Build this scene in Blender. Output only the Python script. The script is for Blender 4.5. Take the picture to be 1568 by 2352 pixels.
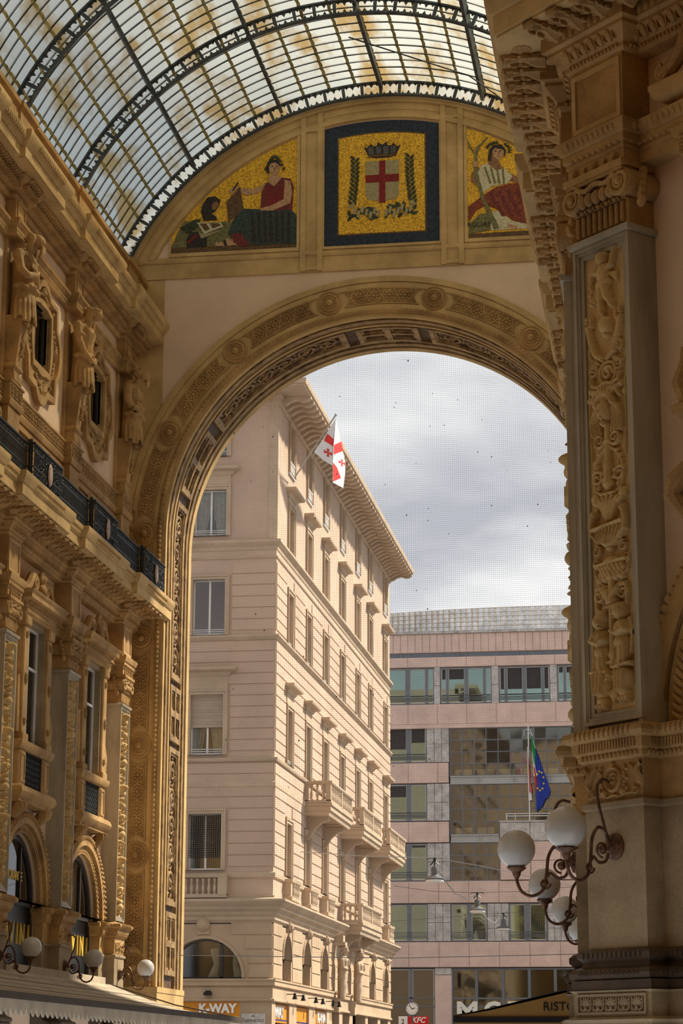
import bpy, math, random
import numpy as np
from mathutils import Matrix, Vector, noise
for o in list(bpy.data.objects): bpy.data.objects.remove(o, do_unlink=True)
SC = bpy.context.scene
COL = SC.collection
PI = math.pi
R = math.radians
rnd = random.Random(7)

# ---------------------------------------------------------------- camera
F_PX, PITCH, YAW, ROLL, EYE = 5100.0, R(14.045), R(8.737), R(0.188), 1.6
fw = Vector((-math.sin(YAW)*math.cos(PITCH), math.cos(YAW)*math.cos(PITCH), math.sin(PITCH)))
rt = Vector((math.cos(YAW), math.sin(YAW), 0))
up = rt.cross(fw)
rt, up = rt*math.cos(ROLL)+up*math.sin(ROLL), up*math.cos(ROLL)-rt*math.sin(ROLL)
cd = bpy.data.cameras.new('camera'); cam = bpy.data.objects.new('camera', cd); COL.objects.link(cam)
cd.sensor_width = 36.0; cd.lens = 36.0*F_PX/2352.0; cd.clip_start = 0.1; cd.clip_end = 2000
cam.matrix_world = Matrix(((rt.x, up.x, -fw.x, 0), (rt.y, up.y, -fw.y, 0), (rt.z, up.z, -fw.z, EYE), (0, 0, 0, 1)))
SC.camera = cam

# ---------------------------------------------------------------- sky, sun, exposure
W = bpy.data.worlds.new('sky'); SC.world = W; W.use_nodes = True
def sky_world(nt):
    N, L = nt.nodes, nt.links
    N.clear()
    out = N.new('ShaderNodeOutputWorld'); bg = N.new('ShaderNodeBackground')
    tc = N.new('ShaderNodeTexCoord'); mp = N.new('ShaderNodeMapping')
    mp.inputs['Location'].default_value = (0.3, 1.7, 0.1); mp.inputs['Scale'].default_value = (1, 1, 2.1)
    nz = N.new('ShaderNodeTexNoise'); nz.inputs['Scale'].default_value = 5.2; nz.inputs['Detail'].default_value = 7; nz.inputs['Roughness'].default_value = 0.48
    nz.inputs['Distortion'].default_value = 0.25
    cr = N.new('ShaderNodeValToRGB'); e = cr.color_ramp.elements
    e[0].position = 0.37; e[0].color = (0.36, 0.42, 0.51, 1)
    e[1].position = 0.61; e[1].color = (0.74, 0.74, 0.73, 1)
    m = e.new(0.45); m.color = (0.38, 0.395, 0.43, 1)
    m2 = e.new(0.53); m2.color = (0.53, 0.54, 0.56, 1)
    L.new(tc.outputs['Generated'], mp.inputs[0]); L.new(mp.outputs[0], nz.inputs['Vector'])
    L.new(nz.outputs['Fac'], cr.inputs[0]); L.new(cr.outputs[0], bg.inputs[0]); L.new(bg.outputs[0], out.inputs[0])
    bg.inputs[1].default_value = SKY
SKY = 1.0
sky_world(W.node_tree)
sl = bpy.data.lights.new('sun', 'SUN'); sun = bpy.data.objects.new('sun', sl); COL.objects.link(sun)
sl.energy = 6.0; sl.angle = R(4); sl.color = (1.0, 0.90, 0.74)
SUN = Vector((0.58, 0.42, 0.72)).normalized()
sun.rotation_euler = SUN.to_track_quat('Z', 'Y').to_euler(); sun.location = (60, 80, 90)
vs = SC.view_settings; vs.view_transform = 'Standard'; vs.look = 'None'; vs.exposure = 0.52; vs.gamma = 1.0; vs.use_curve_mapping = False

# ---------------------------------------------------------------- materials
MATS = {}
def mat(name, col, rough=0.75, var=0.12, scale=1.2, bump=0.0, bscale=30.0, col2=None, metal=0.0, streak=False, spec=0.3, fine=0.0):
    m = bpy.data.materials.new(name); m.use_nodes = True; nt = m.node_tree; N, L = nt.nodes, nt.links
    b = N['Principled BSDF']; b.inputs['Roughness'].default_value = rough; b.inputs['Metallic'].default_value = metal
    b.inputs['Specular IOR Level'].default_value = spec
    g = N.new('ShaderNodeNewGeometry')
    if var > 0 or col2:
        mp = N.new('ShaderNodeMapping'); mp.inputs['Scale'].default_value = (1, 1, 0.25) if streak else (1, 1, 1)
        n = N.new('ShaderNodeTexNoise'); n.inputs['Scale'].default_value = scale; n.inputs['Detail'].default_value = 6; n.inputs['Roughness'].default_value = 0.65
        r = N.new('ShaderNodeValToRGB'); e = r.color_ramp.elements
        c2 = col2 or tuple(c*(1-var*2.2) for c in col); c1 = tuple(min(1, c*(1+var*.6)) for c in col)
        e[0].position = 0.34; e[0].color = (*c2, 1); e[1].position = 0.62; e[1].color = (*c1, 1)
        L.new(g.outputs['Position'], mp.inputs[0]); L.new(mp.outputs[0], n.inputs['Vector']); L.new(n.outputs['Fac'], r.inputs[0])
        src = r.outputs[0]
        if fine > 0:
            n2 = N.new('ShaderNodeTexNoise'); n2.inputs['Scale'].default_value = bscale; n2.inputs['Detail'].default_value = 3
            r2 = N.new('ShaderNodeMapRange'); r2.inputs[1].default_value = 0.3; r2.inputs[2].default_value = 0.7; r2.inputs[3].default_value = 1-fine; r2.inputs[4].default_value = 1+fine*.5
            mx = N.new('ShaderNodeVectorMath'); mx.operation = 'SCALE'
            L.new(g.outputs['Position'], n2.inputs['Vector']); L.new(n2.outputs['Fac'], r2.inputs[0]); L.new(src, mx.inputs[0]); L.new(r2.outputs[0], mx.inputs['Scale'])
            src = mx.outputs[0]
        L.new(src, b.inputs['Base Color'])
    else:
        b.inputs['Base Color'].default_value = (*col, 1)
    if bump > 0:
        nb = N.new('ShaderNodeTexNoise'); nb.inputs['Scale'].default_value = bscale; nb.inputs['Detail'].default_value = 4
        bm = N.new('ShaderNodeBump'); bm.inputs['Strength'].default_value = bump; bm.inputs['Distance'].default_value = 0.02
        L.new(g.outputs['Position'], nb.inputs['Vector']); L.new(nb.outputs['Fac'], bm.inputs['Height']); L.new(bm.outputs[0], b.inputs['Normal'])
    MATS[name] = m
    return m
def glassmat(name, col, rough=0.06, alpha=0.5, refl=(0.9, 0.9, 0.9), ior=1.5):
    """window glass: glossy coat over a see-through tint"""
    m = bpy.data.materials.new(name); m.use_nodes = True; nt = m.node_tree; N, L = nt.nodes, nt.links; N.clear()
    out = N.new('ShaderNodeOutputMaterial'); t = N.new('ShaderNodeBsdfTransparent'); t.inputs[0].default_value = (*col, 1)
    g = N.new('ShaderNodeBsdfGlossy'); g.inputs['Roughness'].default_value = rough; g.inputs[0].default_value = (*refl, 1)
    fr = N.new('ShaderNodeFresnel'); fr.inputs[0].default_value = ior
    ad = N.new('ShaderNodeMath'); ad.operation = 'ADD'; ad.inputs[1].default_value = alpha; ad.use_clamp = True
    mx = N.new('ShaderNodeMixShader'); L.new(fr.outputs[0], ad.inputs[0]); L.new(ad.outputs[0], mx.inputs[0]); L.new(t.outputs[0], mx.inputs[1]); L.new(g.outputs[0], mx.inputs[2]); L.new(mx.outputs[0], out.inputs[0])
    MATS[name] = m; return m

mat('stone', (0.48, 0.29, 0.105), 0.72, 0.16, 0.9, 0.25, 45, fine=0.2, col2=(0.27, 0.155, 0.055))
mat('stone_pale', (0.58, 0.39, 0.16), 0.7, 0.12, 0.8, 0.2, 40, fine=0.14, col2=(0.41, 0.265, 0.105))
mat('stone_grey', (0.35, 0.26, 0.15), 0.75, 0.14, 0.9, 0.2, 30, fine=0.15, col2=(0.23, 0.165, 0.09))
mat('marble_grey', (0.40, 0.34, 0.235), 0.5, 0.15, 1.5, 0.1, 25, col2=(0.25, 0.21, 0.145), streak=True)
mat('plaster', (0.75, 0.55, 0.37), 0.85, 0.05, 0.5, 0.12, 60, fine=0.07)
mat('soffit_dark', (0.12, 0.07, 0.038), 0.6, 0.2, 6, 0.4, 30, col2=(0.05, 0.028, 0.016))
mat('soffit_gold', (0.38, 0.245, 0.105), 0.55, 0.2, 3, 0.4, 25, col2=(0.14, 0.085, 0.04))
mat('base_brown', (0.10, 0.062, 0.035), 0.55, 0.2, 2, 0.2, 40)
mat('iron', (0.035, 0.04, 0.042), 0.5, 0.1, 3, metal=0.3)
mat('rib_iron', (0.085, 0.10, 0.105), 0.6, 0.25, 2.5, 0.1, 20, metal=0.2, col2=(0.045, 0.05, 0.05))
mat('bronze', (0.17, 0.085, 0.045), 0.45, 0.3, 9, metal=0.5, col2=(0.07, 0.04, 0.03))
mat('lamp_globe', (0.56, 0.53, 0.48), 0.25, 0.04, 3, spec=0.5)
mat('black', (0.012, 0.012, 0.013), 0.4, 0)
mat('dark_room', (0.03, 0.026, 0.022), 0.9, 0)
mat('frame_dark', (0.04, 0.033, 0.028), 0.45, 0)
glassmat('shop_glass', (0.55, 0.52, 0.46), 0.03, 0.10)
glassmat('win_glass', (0.8, 0.8, 0.76), 0.04, 0.05)
glassmat('green_glass', (0.22, 0.40, 0.34), 0.03, 0.26, (0.72, 0.95, 0.88))
glassmat('office_glass', (0.78, 0.76, 0.68), 0.04, 0.06, (0.80, 0.82, 0.78))
mat('joint_yellow', (0.42, 0.36, 0.13), 0.7, 0.3, 4, col2=(0.16, 0.14, 0.06))
mat('canvas', (0.50, 0.42, 0.31), 0.85, 0.06, 1.5, col2=(0.36, 0.30, 0.22))
mat('canvas_dark', (0.07, 0.05, 0.035), 0.8, 0.1, 2)
mat('awning_ochre', (0.34, 0.19, 0.055), 0.8, 0.08, 2)
mat('gold_letter', (0.80, 0.52, 0.07), 0.45, 0)
mat('stucco', (0.545, 0.40, 0.30), 0.9, 0.06, 0.4, 0.15, 35, fine=0.05)
mat('stucco_trim', (0.53, 0.405, 0.285), 0.85, 0.08, 0.7, 0.1, 30, fine=0.06)
mat('stucco_low', (0.49, 0.36, 0.24), 0.9, 0.08, 0.5, 0.2, 30, fine=0.08)
mat('shutter', (0.50, 0.39, 0.30), 0.7, 0.04, 2)
mat('white_paint', (0.72, 0.71, 0.69), 0.5, 0.03, 3)
mat('curtain', (0.85, 0.82, 0.74), 0.9, 0.12, 5)
mat('red_room', (0.28, 0.075, 0.045), 0.8, 0.05)
mat('granite_pink', (0.74, 0.54, 0.45), 0.55, 0.07, 0.7, col2=(0.62, 0.45, 0.375), fine=0.08, bscale=12)
mat('granite_grey', (0.56, 0.52, 0.48), 0.6, 0.2, 1.6, col2=(0.37, 0.345, 0.325), fine=0.2, bscale=9)
mat('steel', (0.16, 0.18, 0.21), 0.45, 0.05, metal=0.4)
mat('steel_light', (0.42, 0.43, 0.42), 0.45, 0.05, metal=0.2)
mat('alu', (0.60, 0.56, 0.50), 0.5, 0.03)
mat('blind', (0.045, 0.04, 0.04), 0.85, 0.1, 8)
mat('glass_brick', (0.80, 0.82, 0.82), 0.12, 0.2, 2.3, col2=(0.5, 0.53, 0.56), spec=0.6)
mat('paper', (0.80, 0.78, 0.66), 0.8, 0)
mat('flag_white', (0.80, 0.78, 0.78), 0.85, 0.04, 3)
mat('flag_red', (0.72, 0.03, 0.025), 0.8, 0.04, 3)
mat('flag_green', (0.0, 0.33, 0.06), 0.8, 0)
mat('flag_blue', (0.004, 0.03, 0.30), 0.8, 0)
mat('flag_yellow', (0.85, 0.60, 0.02), 0.8, 0)
mat('net_cord', (0.26, 0.26, 0.26), 0.9, 0)
mat('orange_sign', (0.62, 0.24, 0.015), 0.5, 0.03)
mat('red_sign', (0.60, 0.015, 0.015), 0.4, 0)
mat('white_sign', (0.82, 0.81, 0.78), 0.5, 0)
mat('blue_stripe', (0.02, 0.03, 0.15), 0.5, 0)
mat('street', (0.16, 0.15, 0.14), 0.85, 0.1, 0.6)
mat('floor_marble', (0.24, 0.19, 0.135), 0.35, 0.2, 0.5, col2=(0.13, 0.10, 0.075))
mat('lamp_grey', (0.10, 0.10, 0.105), 0.5, 0)
# mosaic colours
def mosaic(name, c1, c2, sc=26):
    m = bpy.data.materials.new(name); m.use_nodes = True; nt = m.node_tree; N, L = nt.nodes, nt.links
    b = N['Principled BSDF']; b.inputs['Roughness'].default_value = 0.55; b.inputs['Specular IOR Level'].default_value = 0.25
    g = N.new('ShaderNodeNewGeometry'); v = N.new('ShaderNodeTexVoronoi'); v.inputs['Scale'].default_value = sc
    r = N.new('ShaderNodeValToRGB'); r.color_ramp.interpolation = 'LINEAR'
    r.color_ramp.elements[0].position = .1; r.color_ramp.elements[0].color = (*c2, 1); r.color_ramp.elements[1].position = .75; r.color_ramp.elements[1].color = (*c1, 1)
    s = N.new('ShaderNodeSeparateColor')
    L.new(g.outputs['Position'], v.inputs['Vector']); L.new(v.outputs['Color'], s.inputs[0]); L.new(s.outputs[0], r.inputs[0]); L.new(r.outputs[0], b.inputs['Base Color'])
    MATS[name] = m
mosaic('m_gold', (0.95, 0.56, 0.045), (0.36, 0.18, 0.01), 38)
mosaic('m_navy', (0.030, 0.040, 0.060), (0.012, 0.018, 0.03))
mosaic('m_brown', (0.16, 0.09, 0.035), (0.07, 0.04, 0.018))
mosaic('m_cream', (0.40, 0.33, 0.16), (0.28, 0.23, 0.11))
mosaic('m_red', (0.26, 0.02, 0.015), (0.16, 0.012, 0.01))
mosaic('m_maroon', (0.20, 0.035, 0.03), (0.09, 0.02, 0.018))
mosaic('m_rust', (0.27, 0.065, 0.025), (0.12, 0.025, 0.014))
mosaic('m_green', (0.05, 0.075, 0.06), (0.022, 0.035, 0.03))
mosaic('m_leaf', (0.06, 0.075, 0.035), (0.02, 0.025, 0.015))
mosaic('m_skin', (0.55, 0.33, 0.17), (0.36, 0.19, 0.09))
mosaic('m_skin_dark', (0.30, 0.15, 0.07), (0.19, 0.09, 0.04))
mosaic('m_white', (0.62, 0.56, 0.36), (0.42, 0.37, 0.22))
mosaic('m_olive', (0.21, 0.19, 0.07), (0.11, 0.1, 0.04))
mosaic('m_dark', (0.045, 0.035, 0.028), (0.02, 0.015, 0.012))
mosaic('m_grey', (0.12, 0.12, 0.11), (0.05, 0.05, 0.045))
def roofglass(name, ca, cb):
    m = bpy.data.materials.new(name); m.use_nodes = True; nt = m.node_tree; N, L = nt.nodes, nt.links; N.clear()
    out = N.new('ShaderNodeOutputMaterial'); tl = N.new('ShaderNodeBsdfTranslucent'); tp = N.new('ShaderNodeBsdfTransparent'); df = N.new('ShaderNodeBsdfDiffuse')
    g = N.new('ShaderNodeNewGeometry'); mp = N.new('ShaderNodeMapping'); mp.inputs['Scale'].default_value = (1, 0.35, 1)
    n = N.new('ShaderNodeTexNoise'); n.inputs['Scale'].default_value = 0.9; n.inputs['Detail'].default_value = 6; n.inputs['Roughness'].default_value = .6
    r = N.new('ShaderNodeValToRGB'); e = r.color_ramp.elements
    e[0].position = .36; e[0].color = ca; e[1].position = .5; e[1].color = cb
    L.new(g.outputs['Position'], mp.inputs[0]); L.new(mp.outputs[0], n.inputs['Vector']); L.new(n.outputs['Fac'], r.inputs[0])
    for s in (tl, tp): L.new(r.outputs[0], s.inputs[0])
    df.inputs[0].default_value = (.75, .73, .66, 1)
    m1 = N.new('ShaderNodeMixShader'); m1.inputs[0].default_value = 0.62; L.new(tl.outputs[0], m1.inputs[1]); L.new(tp.outputs[0], m1.inputs[2])
    m2 = N.new('ShaderNodeMixShader'); m2.inputs[0].default_value = 0.10; L.new(m1.outputs[0], m2.inputs[1]); L.new(df.outputs[0], m2.inputs[2]); L.new(m2.outputs[0], out.inputs[0])
    MATS[name] = m
roofglass('roof_glass', (0.42, 0.29, 0.12, 1), (0.61, 0.62, 0.55, 1))
roofglass('dome_glass', (0.40, 0.29, 0.14, 1), (0.66, 0.62, 0.50, 1))

# ---------------------------------------------------------------- mesh helpers.  local frame of a wall: u right, w out towards the viewer, v up
class MB:
    def __init__(s): s.v = []; s.f = []
    def add(s, vs, fs):
        k = len(s.v); s.v.extend(vs); s.f.extend([tuple(i+k for i in f) for f in fs]); return s
    def P(s, u, w, v): return (u, -w, v)
    def box(s, u0, u1, w0, w1, v0, v1):
        a = [(u0, -w1, v0), (u1, -w1, v0), (u1, -w0, v0), (u0, -w0, v0), (u0, -w1, v1), (u1, -w1, v1), (u1, -w0, v1), (u0, -w0, v1)]
        return s.add(a, [(0, 3, 2, 1), (4, 5, 6, 7), (0, 1, 5, 4), (1, 2, 6, 5), (2, 3, 7, 6), (3, 0, 4, 7)])
    def bevbox(s, u0, u1, w0, w1, v0, v1, b=0.02):
        """box with a chamfered front face"""
        r0 = [(u0, -w0, v0), (u1, -w0, v0), (u1, -w0, v1), (u0, -w0, v1)]
        r1 = [(u0, -(w1-b), v0), (u1, -(w1-b), v0), (u1, -(w1-b), v1), (u0, -(w1-b), v1)]
        r2 = [(u0+b, -w1, v0+b), (u1-b, -w1, v0+b), (u1-b, -w1, v1-b), (u0+b, -w1, v1-b)]
        return s.loft([r0, r1, r2])
    def loft(s, rings, closed=True, caps=True):
        n = len(rings[0]); k = len(s.v)
        for r in rings: s.v.extend(r)
        m = n if closed else n-1
        for i in range(len(rings)-1):
            for j in range(m):
                a, b = k+i*n+j, k+i*n+(j+1) % n
                s.f.append((a, b, b+n, a+n))
        if caps:
            s.f.append(tuple(k+j for j in range(n))[::-1]); s.f.append(tuple(k+(len(rings)-1)*n+j for j in range(n)))
        return s
    def mould(s, prof, path, caps=True):
        """prof: (out, v) closed section; path: plan polyline (u, w); the section follows it with mitres"""
        P = [Vector((p[0], p[1])) for p in path]; rings = []
        for i, p in enumerate(P):
            ds = []
            if i > 0: ds.append((p-P[i-1]).normalized())
            if i < len(P)-1: ds.append((P[i+1]-p).normalized())
            ns = [Vector((-d.y, d.x)) for d in ds]
            if len(ns) == 1: m = ns[0]
            else:
                m = (ns[0]+ns[1]); m = m/max(1e-6, m.length); m = m/max(.3, m.dot(ns[0]))
            rings.append([(p.x+m.x*d, -(p.y+m.y*d), v) for d, v in prof])
        return s.loft(rings, True, caps)
    def tube(s, pts, r, n=6, caps=True):
        pts = [Vector(p) for p in pts]; rings = []; ref = None
        for i, p in enumerate(pts):
            a = pts[max(0, i-1)]; b = pts[min(len(pts)-1, i+1)]; t = (b-a).normalized()
            if ref is None: ref = t.orthogonal().normalized()
            ref = (ref-t*ref.dot(t)).normalized(); bi = t.cross(ref)
            rr = r[i] if isinstance(r, (list, tuple)) else r
            rings.append([tuple(p+ref*(rr*math.cos(2*PI*j/n))+bi*(rr*math.sin(2*PI*j/n))) for j in range(n)])
        return s.loft(rings, True, caps)
    def lathe(s, prof, c=(0, 0, 0), n=12, axis=2):
        rings = []
        for r, h in prof:
            ring = []
            for j in range(n):
                a = 2*PI*j/n; x, y = r*math.cos(a), r*math.sin(a)
                p = (x, y, h) if axis == 2 else (x, -h, y) if axis == 1 else (h, x, y)
                ring.append((p[0]+c[0], p[1]+c[1], p[2]+c[2]))
            rings.append(ring)
        return s.loft(rings)
    def ell(s, c, r, n=10, m=6, rot=None):
        rings = []
        for i in range(1, m):
            th = PI*i/m; ring = []
            for j in range(n):
                a = 2*PI*j/n; q = Vector((r[0]*math.sin(th)*math.cos(a), r[1]*math.sin(th)*math.sin(a), -r[2]*math.cos(th)))
                if rot: q = rot @ q
                ring.append((q.x+c[0], q.y+c[1], q.z+c[2]))
            rings.append(ring)
        k = len(s.v); s.loft(rings, True, False); e = len(s.v)
        lo, hi = Vector((0, 0, -r[2])), Vector((0, 0, r[2]))
        if rot: lo, hi = rot @ lo, rot @ hi
        s.v += [(lo.x+c[0], lo.y+c[1], lo.z+c[2]), (hi.x+c[0], hi.y+c[1], hi.z+c[2])]
        for j in range(n):
            s.f.append((e, k+(j+1) % n, k+j)); t = k+(m-2)*n; s.f.append((e+1, t+j, t+(j+1) % n))
        return s
    def poly(s, pts, w0, w1):
        """outline (u, v) with thickness from w0 (back) to w1 (front)"""
        n = len(pts); k = len(s.v)
        s.v += [(p[0], -w1, p[1]) for p in pts]+[(p[0], -w0, p[1]) for p in pts]
        s.f.append(tuple(range(k, k+n))); s.f.append(tuple(range(k+2*n-1, k+n-1, -1)))
        for i in range(n):
            j = (i+1) % n; s.f.append((k+i, k+n+i, k+n+j, k+j))
        return s
    def frame(s, outer, inner, w0, w1):
        """flat ring between two outlines with the same number of points"""
        n = len(outer); k = len(s.v)
        for pts, w in ((outer, w1), (inner, w1), (inner, w0), (outer, w0)): s.v += [(p[0], -w, p[1]) for p in pts]
        for i in range(n):
            j = (i+1) % n
            for a in range(4):
                b = (a+1) % 4; s.f.append((k+a*n+i, k+a*n+j, k+b*n+j, k+b*n+i))
        return s
    def rframe(s, u0, u1, v0, v1, t, w0, w1):
        return s.frame([(u0, v0), (u1, v0), (u1, v1), (u0, v1)], [(u0+t, v0+t), (u1-t, v0+t), (u1-t, v1-t), (u0+t, v1-t)], w0, w1)
    def hfield(s, u0, u1, v0, v1, nu, nv, H, w0=0.0):
        """carved relief: H[nv+1, nu+1] heights above w0"""
        k = len(s.v); us = np.linspace(u0, u1, nu+1); vv = np.linspace(v0, v1, nv+1)
        for j in range(nv+1):
            for i in range(nu+1): s.v.append((float(us[i]), -(w0+float(H[j, i])), float(vv[j])))
        for j in range(nv):
            for i in range(nu):
                a = k+j*(nu+1)+i; s.f.append((a, a+1, a+nu+2, a+nu+1))
        return s
    def xf(s, M, k=0):
        s.v[k:] = [tuple(M @ Vector(p)) for p in s.v[k:]]; return s
    def mesh(s, name, m, smooth=35):
        me = bpy.data.meshes.new(name); me.from_pydata(s.v, [], s.f)
        me.materials.append(MATS[m] if isinstance(m, str) else m)
        if smooth:
            me.polygons.foreach_set('use_smooth', [True]*len(me.polygons)); me.set_sharp_from_angle(angle=R(smooth))
        me.update(); return me
    def build(s, name, m, parent=None, smooth=35): return link(name, s.mesh(name, m, smooth), parent)
def link(name, me, parent=None, loc=None, rot=None, scale=None):
    o = bpy.data.objects.new(name, me); COL.objects.link(o)
    if parent is not None: o.parent = parent
    if loc: o.location = loc
    if rot: o.rotation_euler = rot
    if scale: o.scale = scale
    return o
def empty(name, loc=(0, 0, 0), rz=0, parent=None):
    o = link(name, None, parent, loc, (0, 0, R(rz))); o.empty_display_size = .3; return o
def tag(o, label=None, cat=None, group=None, kind=None):
    for k, v in (('label', label), ('category', cat), ('group', group), ('kind', kind)):
        if v: o[k] = v
    return o
def copy_tree(o, parent=None, loc=None):
    c = o.copy(); COL.objects.link(c)
    if parent is not None: c.parent = parent
    if loc is not None: c.location = loc
    for ch in list(o.children): copy_tree(ch, c)
    return c
def brk(u0, u1, cents, half, w0, w1):
    """plan path along a wall at w0 that steps out to w1 at each centre"""
    p = [(u0, w0)]
    for c in sorted(cents):
        a, b = c-half, c+half
        if b <= u0 or a >= u1: continue
        if a <= u0: p = [(u0, w1)]
        else: p += [(a, w0), (a, w1)]
        if b >= u1: p += [(u1, w1)]; return p
        p += [(b, w1), (b, w0)]
    p.append((u1, w0)); return p
def arcpts(cx, cz, r, a0, a1, n): return [(cx+r*math.cos(R(a0+(a1-a0)*i/n)), cz+r*math.sin(R(a0+(a1-a0)*i/n))) for i in range(n+1)]
def bez(pts, n=8):
    """smooth curve through points (Catmull-Rom)"""
    P = [Vector(p) for p in pts]; P = [2*P[0]-P[1]]+P+[2*P[-1]-P[-2]]; out = []
    for i in range(1, len(P)-2):
        for k in range(n):
            t = k/n; a, b, c, d = P[i-1], P[i], P[i+1], P[i+2]
            out.append(.5*((2*b)+(c-a)*t+(2*a-5*b+4*c-d)*t*t+(3*b-a-3*c+d)*t**3))
    out.append(P[-2]); return out
def spiral(cx, cz, r0, turns, a0=0, n=26, r1=0.15, d=1):
    return [(cx+(r0*(1-(1-r1)*i/n))*math.cos(a0+d*turns*2*PI*i/n), cz+(r0*(1-(1-r1)*i/n))*math.sin(a0+d*turns*2*PI*i/n)) for i in range(n+1)]
def carve(u0, u1, v0, v1, nu, nv, prims, base=0.0):
    """height map of carved relief. prims: ('e',cx,cz,rx,rz,h,rot) domes, ('s',[(x,z)..],r0,r1,h) strokes"""
    U, V = np.meshgrid(np.linspace(u0, u1, nu+1), np.linspace(v0, v1, nv+1)); H = np.full(U.shape, base)
    for p in prims:
        if p[0] == 'e':
            _, cx, cz, rx, rz, h = p[:6]; a = p[6] if len(p) > 6 else 0
            x, z = U-cx, V-cz; c, sn = math.cos(a), math.sin(a); q = ((x*c+z*sn)/rx)**2+((z*c-x*sn)/rz)**2
            H = np.maximum(H, h*np.sqrt(np.clip(1-q, 0, 1)))
        else:
            _, pts, r0, r1, h = p; n = len(pts)
            for i in range(n-1):
                (ax, az), (bx, bz) = pts[i], pts[i+1]; rr = r0+(r1-r0)*(i+.5)/(n-1)
                lo_u, hi_u, lo_v, hi_v = min(ax, bx)-rr, max(ax, bx)+rr, min(az, bz)-rr, max(az, bz)+rr
                i0 = max(0, int((lo_u-u0)/(u1-u0)*nu)); i1 = min(nu+1, int((hi_u-u0)/(u1-u0)*nu)+2); j0 = max(0, int((lo_v-v0)/(v1-v0)*nv)); j1 = min(nv+1, int((hi_v-v0)/(v1-v0)*nv)+2)
                if i0 >= i1 or j0 >= j1: continue
                uu, vv = U[j0:j1, i0:i1], V[j0:j1, i0:i1]; dx, dz = bx-ax, bz-az; L2 = dx*dx+dz*dz+1e-9
                t = np.clip(((uu-ax)*dx+(vv-az)*dz)/L2, 0, 1); q = ((uu-ax-t*dx)**2+(vv-az-t*dz)**2)/rr**2
                H[j0:j1, i0:i1] = np.maximum(H[j0:j1, i0:i1], h*np.sqrt(np.clip(1-q, 0, 1)))
    return H
def fuse(mb, name, m, parent, voxel, smooth=4, loc=None):
    """melt overlapping lumps into one continuous body"""
    me = mb.mesh('tmp', m, 0); o = link('tmp_fuse', me)
    r = o.modifiers.new('r', 'REMESH'); r.mode = 'VOXEL'; r.voxel_size = voxel
    if smooth: sm = o.modifiers.new('s', 'SMOOTH'); sm.factor = .5; sm.iterations = smooth
    dg = bpy.context.evaluated_depsgraph_get(); me2 = bpy.data.meshes.new_from_object(o.evaluated_get(dg))
    bpy.data.objects.remove(o, do_unlink=True); me2.name = name
    me2.materials.clear(); me2.materials.append(MATS[m]); me2.polygons.foreach_set('use_smooth', [True]*len(me2.polygons))
    return link(name, me2, parent, loc)
def text(name, s, size, m, parent, loc, rot=(PI/2, 0, 0), ext=0.01, align='CENTER', sx=1.0, spacing=1.0, bold=0.0, shear=0.0):
    c = bpy.data.curves.new(name, 'FONT'); c.body = s; c.size = size; c.extrude = ext; c.align_x = align; c.align_y = 'CENTER'; c.space_character = spacing; c.offset = bold; c.shear = shear
    c.resolution_u = 3
    o = bpy.data.objects.new(name, c); COL.objects.link(o)
    dg = bpy.context.evaluated_depsgraph_get(); me = bpy.data.meshes.new_from_object(o.evaluated_get(dg)); bpy.data.objects.remove(o, do_unlink=True)
    me.materials.clear(); me.materials.append(MATS[m]); me.name = name
    q = link(name, me, parent, loc, rot); q.scale = (sx, 1, 1); return q
# ================================================================ the gallery arm
X0, HALF, YE = -8.87, 8.0, 66.0
XL, XR, KY = X0-HALF, X0+HALF, 28.0
PL = [29.25, 35.07, 40.89, 46.71, 52.53, 58.35, 64.17]; PV = PL[4:]   # all piers, and those in view
CB = 0.70710678
def OR(uo, wo): return (-KY+CB*(uo+wo), CB*(wo-uo))
def lpath(half, w0, w1, u0=28.1, u1=66.0): return brk(u0, u1, PL, half, w0, w1)
PRC = [-(64.17-5.82*k) for k in range(7)]
OPU = (0.05, 1.09)
def rpath(half, w0, w1, end=4.2):
    p = brk(-66.0, -28.6, PRC, half, w0, w1)
    if p[-1][1] == w0: p = p[:-1]
    x = half-0.57
    return p+[(-KY+w0*(CB-(1-CB)*1.0)*0+CB*(-.41421356*w0+w0), w0)]+[OR(OPU[0]-x, w0), OR(OPU[0]-x, w1), OR(OPU[1]+x, w1), OR(OPU[1]+x, w0), OR(end, w0)]
# ground
MB().box(-60, 40, -20, 66+3, -.2, 0).build('floor', 'floor_marble', None, 0)['kind'] = 'structure'
gs = MB().box(-60, 60, -200, -69, -.25, -.02).build('floor_street', 'street', None, 0); gs['kind'] = 'structure'
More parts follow.
